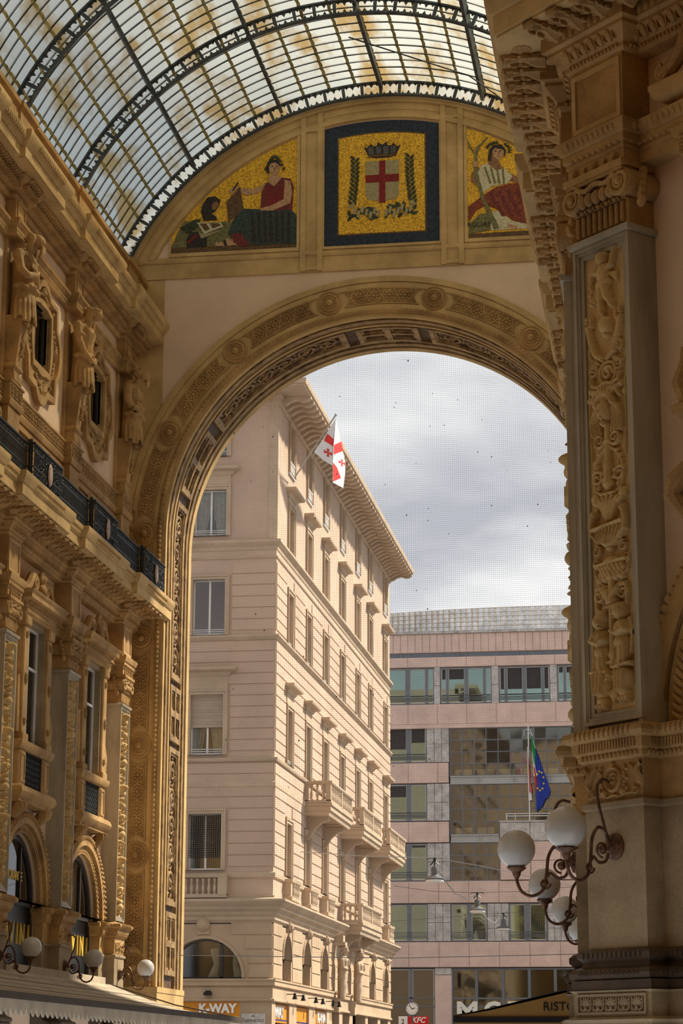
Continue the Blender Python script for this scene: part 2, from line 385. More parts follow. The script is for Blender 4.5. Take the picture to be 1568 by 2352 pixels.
# left wall, with its openings: built as strips round the windows
def wallstrips(mb, u0, u1, v0, v1, holes, w0=-.6, w1=0.0):
    """wall slab with rectangular holes (u0,u1,v0,v1)"""
    us = sorted({u0, u1}.union(*[{h[0], h[1]} for h in holes]) if holes else {u0, u1})
    for a, b in zip(us[:-1], us[1:]):
        hs = sorted([h for h in holes if h[0] <= a+1e-6 and h[1] >= b-1e-6], key=lambda h: h[2]); z = v0
        for h in hs:
            if h[2] > z: mb.box(a, b, w0, w1, z, h[2])
            z = h[3]
        if z < v1: mb.box(a, b, w0, w1, z, v1)
def archhole(mb, cx, cz, r, half, v0, v1, w0, w1, n=20):
    """wall piece from v0 to v1 and cx-half to cx+half with an arched opening"""
    out = []; inn = []
    for x, z in arcpts(cx, cz, r, 0, 180, n):
        inn.append((x, z)); t = min(half/max(1e-6, abs(x-cx)) if abs(x-cx) > 1e-6 else 1e9, (v1-cz)/max(1e-6, z-cz) if z > cz+1e-6 else 1e9)
        out.append((cx+(x-cx)*t, cz+(z-cz)*t))
    # corner points so the slab stays rectangular
    k = len(mb.v); m = len(inn)
    for pts, w in ((out, w1), (inn, w1), (inn, w0), (out, w0)): mb.v += [(p[0], -w, p[1]) for p in pts]
    for i in range(m-1):
        for a in range(4):
            b = (a+1) % 4; mb.f.append((k+a*m+i, k+a*m+i+1, k+b*m+i+1, k+b*m+i))
    for sx in (-1, 1):   # fill the corners beyond the fan
        c = [(cx+sx*half, v1)]; i = [j for j in range(m) if abs(abs(out[j][0]-cx)-half) < 1e-6 and (out[j][0]-cx)*sx > 0]; j = max(i, key=lambda q: out[q][1]); q = [q for q in range(m) if abs(out[q][1]-v1) < 1e-6 and (out[q][0]-cx)*sx >= 0]; qq = max(q, key=lambda t: abs(out[t][0]-cx))
        mb.poly([out[j], c[0], out[qq]], w0, w1)
    mb.box(cx-half, cx-r, w0, w1, v0, cz); mb.box(cx+r, cx+half, w0, w1, v0, cz)
CW = [32.17, 37.99, 43.81, 49.63, 55.45, 61.27]; CV = CW[4:]
holes = []
for c in CW: holes += [(c-.82, c+.82, 9.75, 12.8), (c-.78, c+.78, 19.98, 21.68)]
wl = MB(); wallstrips(wl, 28.0, 66, 8.3, 26.2, holes)
for c in CW: archhole(wl, c, 5.7, 1.72, 2.91, 0, 8.3, -.6, 0)
wl.box(64.18, 66, -.6, 0, 0, 8.3); wl.box(28.0, 29.26, -.6, 0, 0, 8.3)
WL = wl.build('wall_left', 'plaster'); WL['kind'] = 'structure'; WL.location = (XL, 0, 0); WL.rotation_euler = (0, 0, R(90))
WRm = MB(); WRm.box(-66, -28, -.6, 0, 0, 26.2)
pts = [OR(-.25, -.6), OR(0, 0), OR(5.2, 0), OR(5.2, -.6)]
WRm.loft([[(p[0], -p[1], 0) for p in pts], [(p[0], -p[1], 26.2) for p in pts]])
WR = WRm.build('wall_right', 'plaster'); WR['kind'] = 'structure'; WR.location = (XR, 0, 0); WR.rotation_euler = (0, 0, R(-90))
# ---------------------------------------------------------------- mouldings shared by both sides: name, material, section (out, v), pilaster half width, wall w, pilaster w
def sec(*p):   # closes the section back to the wall
    return [(-.25, p[0][1])]+list(p)+[(-.25, p[-1][1])]
COURSES = [
 ('pedestal', 'stone_grey', sec((.16, 1.9), (.16, 2.12), (.22, 2.16), (.12, 2.2), (.12, 2.47), (.16, 2.5)), .60, .22, .5),
 ('base_block', 'base_brown', sec((.14, 2.5), (.14, 2.62)), .60, .2, .5),
 ('base_torus', 'base_brown', sec((.10, 2.62), (.16, 2.65), (.17, 2.70), (.14, 2.75), (.06, 2.78), (.04, 2.83), (.07, 2.86), (.10, 2.89), (.10, 2.94), (.06, 2.98), (.0, 3.0)), .58, .2, .5),
 ('shaft', 'stone_grey', sec((0, 3.0), (0, 4.66), (.04, 4.68), (.04, 4.74), (.0, 4.76)), .56, .2, .5),
 ('impost_frieze', 'stone', sec((0, 4.76), (0.02, 5.24)), .55, .2, .48),
 ('impost', 'stone', sec((.02, 5.24), (.06, 5.27), (.07, 5.33), (.10, 5.36), (.12, 5.48), (.18, 5.50), (.21, 5.55), (.19, 5.61), (.12, 5.64), (.0, 5.68)), .56, .2, .5),
 ('architrave', 'stone', sec((.03, 12.95), (.03, 13.12), (.05, 13.13), (.05, 13.2), (.08, 13.22), (.08, 13.32), (.11, 13.34), (.15, 13.46), (.15, 13.5), (0, 13.53)), .55, .22, .5),
 ('frieze_block', 'stone', sec((0, 13.5), (0, 14.5)), .5, .12, .48),
 ('bed_mould', 'stone', sec((.02, 14.5), (.06, 14.54), (.06, 14.6), (.10, 14.64), (.22, 14.78), (.22, 14.83), (.28, 14.86), (.28, 15.1)), .56, .2, .46),
 ('balcony_cornice', 'stone_pale', sec((.2, 15.06), (.86, 15.06), (.86, 15.10), (.90, 15.10), (.90, 15.38), (.94, 15.40), (.99, 15.5), (1.02, 15.56), (1.02, 15.66), (.2, 15.66)), 1.25, .25, .40),
]
def soften(o): return o
PIER = 1.19
def lpiers(half, w0, w1): return [[(max(28.1, c-PIER), w0), (c-half, w0), (c-half, w1), (c+half, w1), (c+half, w0), (min(66.0, c+PIER if c < 64 else 66.0), w0)] for c in PL]
def lalong(half, w0, w1, step): return [q for p in lpiers(half, w0, w1) for q in along(p, step, 0)]
def cpath(w0, w1):
    p = [q for q in brk(-66.0, -31.2, PRC[:-1], 1.25, w0, w1)][:-1]
    return p+[(PRC[-1]-1.25, w0), (PRC[-1]-1.25, w1), (-KY+CB*(-.41421356*w1+w1), w1), OR(1.75, w1), OR(1.75, w0), OR(4.2, w0)]
for nm, mt, pr, hf, w0, w1 in COURSES:
    low, blk = pr[-1][1] < 6, nm == 'frieze_block'
    b = MB()
    if low:
        for p in lpiers(hf, w0, w1): b.mould(pr, p)
    elif blk:
        for c in PL: b.box(c-.5, c+.5, 0, w1, 13.5, 14.5)
    else: b.mould(pr, lpath(hf, w0, w1))
    b.build(nm, mt, WL)
    b = MB()
    if blk:
        for c in PRC: b.box(c-.5, c+.5, 0, w1, 13.5, 14.5)
        q = [OR(OPU[0]+.03, -.1), OR(OPU[0]+.03, w1), OR(OPU[1]-.03, w1), OR(OPU[1]-.03, -.1)]; b.loft([[(p[0], -p[1], 13.5) for p in q], [(p[0], -p[1], 14.5) for p in q]])
    else: b.mould(pr, rpath(hf, w0, w1) if hf < 1 else cpath(w0, w1))
    b.build(nm, mt, WR)
UPPER = [
 ('dado', 'stone', sec((0, 15.6), (0, 17.9)), .5, .12, .32),
 ('key_band', 'stone', sec((.02, 17.9), (.06, 18.0), (.06, 18.06), (.03, 18.08), (.03, 18.48), (.07, 18.5), (.07, 18.55), (0, 18.57)), .52, .14, .34),
 ('string_course', 'stone', sec((.02, 22.46), (.05, 22.5), (.05, 22.7), (.09, 22.74), (.12, 22.8), (.14, 22.9), (.0, 22.95)), .46, .08, .32),
 ('upper_bed_mould', 'stone', sec((.0, 23.5), (.06, 23.56), (.06, 23.66), (.22, 23.68), (.22, 23.82), (.3, 23.86), (.42, 23.98), (.42, 24.02)), .5, .1, .26),
 ('upper_cornice', 'stone_pale', sec((.1, 24.0), (.62, 24.0), (.62, 24.04), (.66, 24.04), (.66, 24.32), (.70, 24.34), (.76, 24.42), (.84, 24.52), (.86, 24.58), (.86, 24.68), (.1, 24.74)), 1.2, .14, .28),
 ('attic', 'stone', sec((.25, 24.7), (.25, 24.95), (.3, 25.0), (.3, 25.05), (.22, 25.1), (.22, 25.9), (.32, 25.96), (.32, 26.1), (.1, 26.14)), .4, .1, .16),
]
for nm, mt, pr, hf, w0, w1 in UPPER:
    MB().mould(pr, lpath(hf, w0, w1)).build(nm, mt, WL)
    MB().mould(pr, brk(-66, -28, PRC, hf, w0, w1)).build(nm, mt, WR)
# ---------------------------------------------------------------- carved pieces in repeat
def modillion_mesh():
    """leafy S-shaped bracket hanging under a cornice: local u across, w outwards, v down from 0"""
    m = MB(); n = 9; rings = []
    for i in range(n+1):
        t = i/n; w = t*.62; drop = .05+.13*(.5+.5*math.cos(PI*1.15*t))+.05*math.sin(PI*3.2*t)*(t)+(.05 if i >= n-1 else 0); hw = .125*(1-.18*t)*(1+.10*math.sin(t*PI*5))
        ring = []
        for j in range(6):
            q = -1+2*j/5; ring.append((q*hw, -w, -drop*(1-.45*abs(q)**1.5)+(.022 if j in (1, 4) else 0)))
        ring += [(hw, -w, 0.02), (-hw, -w, 0.02)]
        rings.append(ring)
    m.loft(rings)
    for sx in (-1, 1):
        for t in (.2, .45, .7): m.ell((sx*.125, -t*.62, -.06), (.035, .07, .05), 6, 4)
    m.ell((0, -.6, -.06), (.12, .05, .055), 8, 5)
    return m.mesh('modillion', 'stone')
MOD = modillion_mesh()
def rosette_mesh(n=8, r=.12, h=.05, name='rosette', m='stone', disc=True):
    b = MB()
    if disc: b.lathe([(r*1.05, 0), (r*1.05, h*.22), (r*.98, h*.3), (r*.9, h*.12), (.001, h*.1)], n=20, axis=1)
    for i in range(n):
        a = 2*PI*i/n; rot = Matrix.Rotation(-a, 3, 'Y')
        b.ell((r*.56*math.cos(a), -h*.3, r*.56*math.sin(a)), (r*.32, h*.55, r*.17), 6, 4, rot)
    b.ell((0, -h*.45, 0), (r*.24, h*.75, r*.24), 8, 5)
    return b.mesh(name, m)
ROS = rosette_mesh(r=.14, h=.055)
SROS = rosette_mesh(6, .13, .06, 'soffit_rosette')
def along(path, step, inset=.0):
    """points and directions along the straight runs of a plan path"""
    out = []
    for (a, b) in zip(path[:-1], path[1:]):
        d = Vector((b[0]-a[0], b[1]-a[1])); L = d.length
        if L < step*1.6: continue
        d /= L; k = max(1, round((L-2*inset)/step)); st = (L-2*inset)/k
        for i in range(k): out.append((a[0]+d.x*(inset+st*(i+.5)), a[1]+d.y*(inset+st*(i+.5)), math.atan2(d.y, d.x)))
    return out
for W_, pa in ((WL, lpath(1.25, .25, .40)), (WR, cpath(.25, .40))):
    for i, (u, w, a) in enumerate(along(pa, .46, .05)):
        nx, ny = -math.sin(a), math.cos(a); link('modillion', MOD, W_, (u+nx*.24, -(w+ny*.24), 15.07), (0, 0, -a))
        if W_ is WR and u > -33:
            dx, dy = math.cos(a)*.23, math.sin(a)*.23; ro = link('soffit_rosette', SROS, W_, (u+dx+nx*.55, -(w+dy+ny*.55), 15.05)); ro.rotation_euler = (R(-90), 0, -a)
# dentils, eggs and beads: too small to tell apart on the far walls
def course(name, parent, pts, fn, m='stone', stuff=True):
    b = MB()
    for u, w, a in pts:
        k = len(b.v); fn(b); M = Matrix.Translation((u, -w, 0)) @ Matrix.Rotation(-a, 4, 'Z'); b.xf(M, k)
    o = b.build(name, m, parent)
    if stuff: o['kind'] = 'stuff'
    return o
def egg(b, z, r=.055, h=.10, w=.1): b.ell((0, -w, z), (r, r*.8, h), 7, 5, Matrix.Rotation(R(32), 3, 'X')); b.box(r*1.25, r*1.55, w-.04, w+.03, z-h*.7, z+h*.7)
course('egg_moulding', WL, along(lpath(.56, .2, .46), .15, .03), lambda b: egg(b, 14.71, w=.15))
for u, w, a in along(rpath(.56, .2, .46), .17, .03):
    if u < -31: continue
    if 'EGG' not in globals():
        b = MB(); egg(b, 0, .062, .10, 0); EGG = b.mesh('egg', 'stone')
    link('egg', EGG, WR, (u-math.sin(a)*.16, -(w+math.cos(a)*.16), 14.71), (0, 0, -a))
course('egg_moulding', WR, [p for p in along(rpath(.56, .2, .46), .17, .03) if p[0] < -31], lambda b: egg(b, 14.71, w=.15))
course('bead_moulding', WR, [p for p in along(rpath(.56, .2, .46), .07, .03) if p[0] > -31], lambda b: b.ell((0, -.07, 14.57), (.028, .028, .03), 6, 4))
course('bead_moulding', WR, [p for p in along(rpath(.55, .22, .5), .11, .02) if p[0] > -31], lambda b: (b.ell((0, -.07, 13.21), (.045, .03, .03), 6, 4), b.ell((.055, -.065, 13.21), (.012, .025, .026), 5, 4)))
course('leaf_moulding', WR, [p for p in along(rpath(.55, .22, .5), .10, .02) if p[0] > -31], lambda b: b.ell((0, -.13, 13.41), (.04, .03, .055), 6, 4, Matrix.Rotation(R(20), 3, 'X')))
course('leaf_moulding', WR, [p for p in along(rpath(.56, .2, .46), .13, .02) if p[0] > -31], lambda b: b.ell((0, -.285, 14.97), (.05, .03, .09), 6, 4))
course('gadroon_moulding', WR, [p for p in along(rpath(.56, .2, .5), .085, .0) if p[0] > -33], lambda b: b.ell((0, -.16, 5.57), (.036, .085, .075), 6, 4))
course('flute_moulding', WR, [p for p in along(rpath(.56, .2, .5), .05, .0) if p[0] > -33], lambda b: b.box(-.014, .014, .08, .135, 5.37, 5.47))
course('leaf_moulding', WR, [p for p in along(rpath(.56, .2, .5), .075, .0) if p[0] > -33], lambda b: b.ell((0, -.075, 5.30), (.03, .03, .035), 6, 4))
course('torus_rings', WR, [p for p in along(rpath(.58, .2, .5), .08, .0) if p[0] > -33], lambda b: (b.lathe([(.03, 0), (.03, .012), (.02, .016), (.018, .008)], (0, -.165, 2.7), 8, 1), b.box(-.03, -.01, .09, .115, 2.88, 2.95)), 'base_brown')
course('gadroon_moulding', WL, lalong(.56, .2, .5, .09), lambda b: b.ell((0, -.16, 5.57), (.036, .085, .075), 6, 4))
course('leaf_moulding', WL, lalong(.56, .2, .5, .09), lambda b: b.ell((0, -.075, 5.31), (.036, .03, .045), 6, 4))
for zz in (13.21, 13.41): course('bead_moulding', WL, along(lpath(.55, .22, .5), .10, .02), lambda b: b.ell((0, -.10, zz), (.04, .03, .035), 5, 4))
course('dentil_course', WL, along(lpath(1.25, .25, .40), .09, .0), lambda b: b.box(-.03, .03, .93, .975, 15.40, 15.47), 'stone_pale')
course('leaf_moulding', WL, along(lpath(1.25, .25, .40), .09, .0), lambda b: b.ell((0, -.99, 15.55), (.034, .035, .07), 5, 4))
course('dentil_course', WL, along(lpath(.5, .1, .26), .13, .0), lambda b: b.box(-.04, .04, .2, .36, 23.68, 23.82))
course('leaf_moulding', WL, along(lpath(.5, .1, .26), .17, .0), lambda b: (b.ell((0, -.42, 23.95), (.075, .10, .075), 6, 4), b.ell((.07, -.35, 23.9), (.03, .05, .05), 5, 4)))
course('leaf_moulding', WL, along(lpath(.5, .1, .26), .11, .0), lambda b: b.ell((0, -.06, 23.6), (.04, .03, .05), 5, 4))
course('gadroon_moulding', WL, along(lpath(1.2, .14, .28), .16, .0), lambda b: b.ell((0, -.83, 24.52), (.065, .07, .10), 6, 4), 'stone_pale')
course('bead_moulding', WL, along(lpath(1.2, .14, .28), .09, .0), lambda b: b.ell((0, -.68, 24.33), (.032, .03, .025), 5, 4), 'stone_pale')
course('gadroon_moulding', WL, along(lpath(.46, .08, .32), .10, .0), lambda b: b.ell((0, -.12, 22.84), (.042, .04, .07), 5, 4))
course('leaf_moulding', WL, along(lpath(.46, .08, .32), .14, .0), lambda b: (b.ell((0, -.055, 22.6), (.03, .025, .07), 5, 4, Matrix.Rotation(R(25), 3, 'Y')), b.ell((.06, -.055, 22.63), (.025, .02, .035), 5, 4)))
def keyunit(b):
    t, w0, w1 = .022, .02, .05
    for (x0, x1, z0, z1) in ((-.15, -.15+t, 18.14, 18.42), (-.15, .12, 18.42-t, 18.42), (.12-t, .12, 18.22, 18.42), (-.07, .12, 18.22, 18.22+t), (-.07, -.07+t, 18.22, 18.35), (-.07, .05, 18.35-t, 18.35), (-.15, .15, 18.14, 18.14+t)): b.box(x0, x1, w0, w1, z0, z1)
course('greek_key', WL, along(lpath(.52, .14, .34), .30, .02), keyunit)
# ================================================================ pilasters, windows, statues, railings of the gallery walls
def arabesque(v0, v1, hw, seed=0, h=.07):
    """symmetrical candelabra ornament in a tall panel centred on u=0"""
    r = random.Random(seed); P = []; z = v0+.1; k = 0
    P.append(('s', [(0, v0+.05), (0, v1-.15)], .03, .022, h*.7))
    while z < v1-.35:
        kind = k % 5; k += 1
        if kind == 0:   # vase
            P += [('e', 0, z+.16, .17*hw/.3, .13, h*1.3), ('e', 0, z+.3, .10, .07, h), ('s', [(-.16, z+.33), (.16, z+.33)], .03, .03, h*1.1), ('e', 0, z+.02, .13, .05, h)]; z += .42
        elif kind == 1: # paired scrolls
            for s in (-1, 1):
                P.append(('s', [(0, z)]+[(s*abs(x), y) for x, y in spiral(.16, z+.2, .13, 1.4, R(200), 22, .15, -1)], .035, .02, h))
                for q in range(5): P.append(('e', s*(.06+.045*q), z+.05+.09*q, .05, .035, h*.8, s*(.5+.3*q)))
            z += .46
        elif kind == 2: # leaf cup
            for q in range(-3, 4): P.append(('s', [(0, z), (q*.035, z+.12), (q*.075, z+.28-abs(q)*.03)], .04, .02, h*(1.2-.1*abs(q))))
            z += .36
        elif kind == 3: # mask or putto
            P += [('e', 0, z+.3, .085, .11, h*1.7), ('e', 0, z+.12, .12, .14, h*1.2), ('e', -.13, z+.14, .04, .12, h, .5), ('e', .13, z+.14, .04, .12, h, -.5), ('e', -.07, z-.06, .05, .12, h), ('e', .07, z-.06, .05, .12, h)]; z += .5
        else:           # flowers
            for q in range(9): P.append(('e', r.uniform(-.2, .2), z+r.uniform(0, .34), .045, .045, h*r.uniform(.7, 1.2)))
            z += .38
        for s in (-1, 1): P.append(('e', s*r.uniform(.12, .22), z-.04, .05, .03, h*.7, s*r.uniform(.3, 1)))
    return P
def scroll_prims(u0, u1, z0, z1, n, h=.05, seed=1):
    """running foliage for friezes"""
    P = []; st = (u1-u0)/n; r = random.Random(seed)
    for i in range(n):
        cx = u0+st*(i+.5); cz = (z0+z1)/2; d = 1 if i % 2 else -1; rr = min(st, z1-z0)*.42
        P.append(('s', spiral(cx, cz, rr, 1.5, R(90*d), 26, .12, d), .03, .018, h)); P.append(('e', cx, cz, .045, .045, h*1.2))
        for q in range(6):
            a = r.uniform(0, 6.3); P.append(('e', cx+rr*1.05*math.cos(a), cz+rr*1.05*math.sin(a), .055, .028, h*.9, a+1))
    return P
def ionic(root, fw_, w, z0, n=1):
    """ionic pilaster capital from z0 to z0+.55, face half-width fw_, face at w; local centre u=0"""
    b = MB(); b.box(-fw_, fw_, 0, w, z0, z0+.5)
    b.box(-fw_-.08, fw_+.08, 0, w+.13, z0+.42, z0+.5); b.box(-fw_-.05, fw_+.05, 0, w+.1, z0+.37, z0+.42)
    cap = b.build('capital', 'stone', root)
    for s in (-1, 1):
        v = MB(); pts = spiral(s*(fw_-.03), z0+.22, .20, 2.1, R(90), 44, .12, s)
        v.tube([(x, -(w+.07), z) for x, z in pts], [.04*(1-.5*i/44) for i in range(45)], 6)
        v.lathe([(.19, 0), (.19, w+.06), (.05, w+.07)], (s*(fw_-.03), 0, z0+.22), 18, 1); v.ell((s*(fw_-.03), -(w+.09), z0+.22), (.055, .05, .055))
        v.build('volute', 'stone', cap)
    for i in range(5):
        u = -fw_*.55+fw_*1.1*i/4; e = MB(); e.ell((u, -(w+.05), z0+.15), (.075, .07, .10), 8, 6); e.build('egg', 'stone', cap)
    bd = MB()
    for i in range(11): bd.ell((-fw_*.8+fw_*1.6*i/10, -(w+.03), z0+.02), (.045 if i % 2 else .02, .03, .028), 6, 4)
    bd.build('bead_string', 'stone', cap)['kind'] = 'stuff'
    g = MB(); r = random.Random(3)
    for i in range(16):
        t = i/15; g.ell((-fw_*.75+fw_*1.5*t, -(w+.07), z0+.33-.05*math.sin(PI*t*2)**2), (.05, .045, .04), 6, 4)
    g.build('garland', 'stone', cap)
    lf = MB()
    for s in (-1, 1):
        for k in range(5): lf.ell((s*(fw_+.12+.02*k), -(w*.55+.03*k), z0+.36-.11*k), (.07, .06, .09), 6, 5, Matrix.Rotation(R(s*20), 3, 'Y'))
    lf.build('acanthus', 'stone', cap)
    return cap
def pilaster(parent, u, w, rotz, seed, hi=False, full=True):
    """framed pilaster with carved panel, flutes and capital; local origin on the wall plane"""
    hw = .52
    p = empty('pilaster', (u, -w, 0), 0, parent); p.rotation_euler = (0, 0, rotz); d = .5
    b = MB(); b.box(-hw+.06, hw-.06, 0, d-.10, 5.68, 12.02); b.box(-hw+.006, -hw+.07, -.02, d-.02, 5.67, 12.01); b.box(hw-.07, hw-.006, -.02, d-.02, 5.67, 12.01)
    b.build('shaft', 'marble_grey', p)
    pr = [(d-.10, 0), (d, 0), (d, .07), (d-.03, .09), (d-.05, .14), (d-.09, .16)]
    b = MB()
    o = [(-hw, 5.72), (hw, 5.72), (hw, 12.0), (-hw, 12.0)]
    def inset(t): return [(-hw+t, 5.72+t), (hw-t, 5.72+t), (hw-t, 12.0-t), (-hw+t, 12.0-t)]
    b.frame(inset(0), inset(.05), d-.1, d-.005); b.frame(inset(.05), inset(.09), d-.1, d-.03); b.frame(inset(.09), inset(.15), d-.1, d-.055)
    b.build('panel_frame', 'marble_grey', p)
    b = MB(); b.mould([(0, 12.0), (.03, 12.01), (.05, 12.05), (.05, 12.08), (0, 12.1)], [(-hw, 0), (-hw, d), (hw, d), (hw, 0)]); b.build('frame_cap', 'marble_grey', p)
    q = .37
    if hi: H = carve(-q, q, 5.87, 11.85, 84, 640, PANEL_PRIMS); b = MB().hfield(-q, q, 5.87, 11.85, 84, 640, H, d-.092)
    else: H = carve(-q, q, 5.87, 11.85, 22, 200, arabesque(5.87, 11.85, .3, seed, .14)); b = MB().hfield(-q, q, 5.87, 11.85, 22, 200, H, d-.092)
    b.build('relief_panel', 'stone_pale', p, 60)
    b = MB(); b.box(-hw+.02, hw-.02, 0, d-.06, 12.08, 12.46)
    for i in range(9): b.bevbox(-hw+.05+i*.104, -hw+.05+i*.104+.072, d-.06, d-.02, 12.14, 12.44, .015)
    b.build('fluted_neck', 'stone', p)
    c = ionic(p, hw-.04, d-.02, 12.45)
    b = MB(); b.rframe(-.46, .46, 13.6, 14.44, .07, d-.03, d+.005); b.build('frieze_frame', 'stone_pale', p)
    for i, uu in enumerate((-.38, -.19, 0, .19, .38)): link('rosette', SR2 if i % 2 else SR1, p, (uu, -(d+.03), 13.04))
    for (c0, c1) in ((4.79, 5.22),):
        n = 40 if hi else 14
        H = carve(-.5, .5, c0, c1, 2*n, n, (FRIEZE_PRIMS if hi else scroll_prims(-.5, .5, c0, c1, 3, .06, seed))); b = MB().hfield(-.5, .5, c0, c1, 2*n, n, H, d-.01); b.build('carved_frieze', 'stone', p, 60)
    return p
SR1 = rosette_mesh(8, .06, .035, 'rosette', 'stone'); SR2 = rosette_mesh(6, .035, .03, 'rosette', 'stone')
# ---- carved subject of the near pilaster, read from the top of the panel (metres, u=0 is the panel's middle)
def near_panel():
    P = []; h = .09
    def z(py): return 11.85-(py-597)/(1640-597)*(11.85-5.87)
    def S(pts, r0, r1, hh=h): P.append(('s', [(u, z(y)) for u, y in pts], r0, r1, hh))
    def Eo(u, y, ru, rz, hh=h, rot=0): P.append(('e', u, z(y), ru, rz, hh, rot))
    # dancing figure with raised arm
    Eo(-.03, 612, .10, .085, .12); Eo(-.03, 603, .12, .05, .10); Eo(0, 650, .12, .17, .12); S([(.05, 642), (.16, 632), (.21, 605), (.25, 592)], .045, .03); Eo(.26, 588, .05, .06)
    S([(-.08, 645), (-.18, 640), (-.22, 652)], .04, .03); Eo(.0, 672, .15, .09, .12); S([(.03, 678), (.08, 705), (.16, 728)], .085, .035, .12); S([(-.04, 678), (-.06, 705), (-.02, 740)], .075, .03, .11)
    for k in range(5): S([(-.12+.05*k, 672), (-.16+.05*k, 700), (-.14+.06*k, 712)], .03, .015, .07)
    for k in range(7): Eo(-.24+.02*(k % 3), 668+7*k, .045, .03, .08, k)
    for k in range(4): S([(.10, 650), (.24, 655+6*k)], .03, .015, .05)
    # globe and two horns of plenty
    Eo(.03, 772, .115, .13, .14); Eo(.03, 795, .06, .04, .1)
    for s in (-1, 1):
        S([(s*.30, 765), (s*.25, 800), (s*.17, 835), (s*.05, 850)], .06, .03, .09)
        for k in range(8): Eo(s*(.26+.05*math.cos(k*2.1)), 752+10*math.sin(k*1.7), .035, .035, .09)
        P.append(('s', [(s*x, y) for x, y in spiral(.22, z(825), .09, 1.3, R(-60), 20, .2)], .022, .014, .06))
        P.append(('s', [(s*x, y) for x, y in spiral(.24, z(868), .09, 1.4, R(120), 20, .2)], .022, .014, .06))
        for k in range(4): Eo(s*(.1+.06*k), 845+7*k, .06, .03, .06, s*.6)
    # roundel with scrolls
    P.append(('s', arcpts(.04, z(884), .15, 0, 360, 28), .028, .028, .07))
    P.append(('s', spiral(.04, z(884), .10, 1.3, 0, 20, .2), .03, .02, .08)); Eo(.05, 878, .05, .06, .08)
    for s in (-1, 1):
        S([(0, 905), (s*.14, 912), (s*.24, 905), (s*.27, 890)], .035, .02); S([(0, 935), (s*.1, 920), (s*.2, 925), (s*.24, 940)], .05, .03)
        for k in range(4): Eo(s*(.12+.05*k), 925-3*k, .05, .05, .08, .4*k)
        S([(s*.33, 905), (s*.33, 1000), (s*.30, 1080)], .018, .012, .04); Eo(s*.32, 935, .05, .05, .06)
    for k in range(-3, 4): S([(k*.02, 945), (k*.06, 918-4*(3-abs(k)))], .04, .025, .09)
    # mask with wreath and drapery
    Eo(-.02, 970, .125, .155, .17); Eo(-.03, 975, .03, .055, .20); Eo(-.09, 963, .03, .015, .16); Eo(.03, 962, .03, .015, .16); Eo(-.03, 988, .045, .016, .175); Eo(-.02, 1000, .055, .05, .15)
    for k in range(15): a = R(10+11.5*k); Eo(-.02+.15*math.cos(a), 958-26*math.sin(a), .05, .05, .13)
    for s in (-1, 1):
        for k in range(4): S([(s*(.12+.03*k), 950+5*k), (s*(.14+.045*k), 990), (s*(.10+.05*k), 1020)], .03, .018, .09)
    # knot, scrolls and spindle
    Eo(0, 1040, .09, .03, .09); S([(0, 1005), (0, 1060)], .06, .05, .08)
    for s in (-1, 1):
        P.append(('s', [(s*x, y) for x, y in spiral(.14, z(1035), .10, 1.6, R(200), 24, .15)], .026, .015, .08))
        P.append(('s', [(s*x, y) for x, y in spiral(.20, z(1120), .10, 1.4, R(40), 22, .2)], .026, .015, .07))
        S([(0, 1048), (s*.13, 1065), (s*.24, 1090), (s*.27, 1120), (s*.22, 1150), (s*.08, 1162)], .028, .022, .06)
        for k in range(6): Eo(s*(.16+.07*math.sin(k*1.3)), 1065+15*k, .05, .028, .07, k*.8)
    S([(0, 1055), (0, 1100)], .045, .05, .09); S([(0, 1095), (0, 1125), (0, 1140)], .055, .085, .11); Eo(0, 1138, .10, .06, .12); S([(-.12, 1160), (.12, 1160)], .025, .025, .1)
    # leaf cup
    for k in range(-3, 4): S([(k*.015, 1215), (k*.05, 1180), (k*.085, 1163+4*abs(k))], .05, .03, .11-.008*abs(k))
    for s in (-1, 1): Eo(s*.25, 1165, .08, .08, .09); Eo(s*.2, 1180, .09, .04, .08, s*.5)
    Eo(0, 1210, .10, .05, .11)
    # wide urn with handles
    S([(-.27, 1236), (.27, 1228)], .035, .035, .14)
    for k in range(9):
        t = k/8-.5; S([(t*.5, 1236), (t*.40, 1252), (t*.26, 1268), (t*.12, 1276)], .032, .02, .14-.08*abs(t))
    Eo(0, 1262, .2, .10, .12); Eo(0, 1282, .07, .05, .1)
    for s in (-1, 1):
        S([(s*.28, 1205), (s*.31, 1225), (s*.30, 1245), (s*.2, 1262)], .045, .03, .12); Eo(s*.26, 1200, .05, .055, .13)
        P.append(('s', [(s*x, y) for x, y in spiral(.24, z(1283), .07, 1.4, R(90), 20, .2)], .022, .014, .07))
        P.append(('s', [(s*x, y) for x, y in spiral(.27, z(1310), .06, 1.4, R(-90), 20, .2)], .018, .012, .05))
    # scaled basin
    Eo(0, 1312, .16, .07, .10)
    for k in range(-3, 4):
        for j in range(4): Eo(k*.065+(.03 if j % 2 else 0), 1322+8*j, .042, .05, .11-.012*abs(k))
    S([(-.27, 1316), (.27, 1312)], .025, .025, .10)
    for k in range(-2, 3): Eo(k*.10, 1350, .065, .05, .09)
    for s in (-1, 1): S([(0, 1375), (s*.18, 1358), (s*.29, 1335), (s*.30, 1310)], .022, .015, .05)
    # spread leaf and capital of the candelabrum
    S([(0, 1345), (0, 1380)], .05, .08, .08)
    for s in (-1, 1):
        S([(0, 1398), (s*.14, 1368), (s*.24, 1366), (s*.29, 1385), (s*.26, 1410)], .035, .03, .07)
        P.append(('s', [(s*x, y) for x, y in spiral(.21, z(1385), .10, 1.5, R(60), 22, .15)], .028, .016, .08))
        for k in range(3): S([(0, 1405), (s*(.04+.05*k), 1380-2*k)], .05, .03, .12)
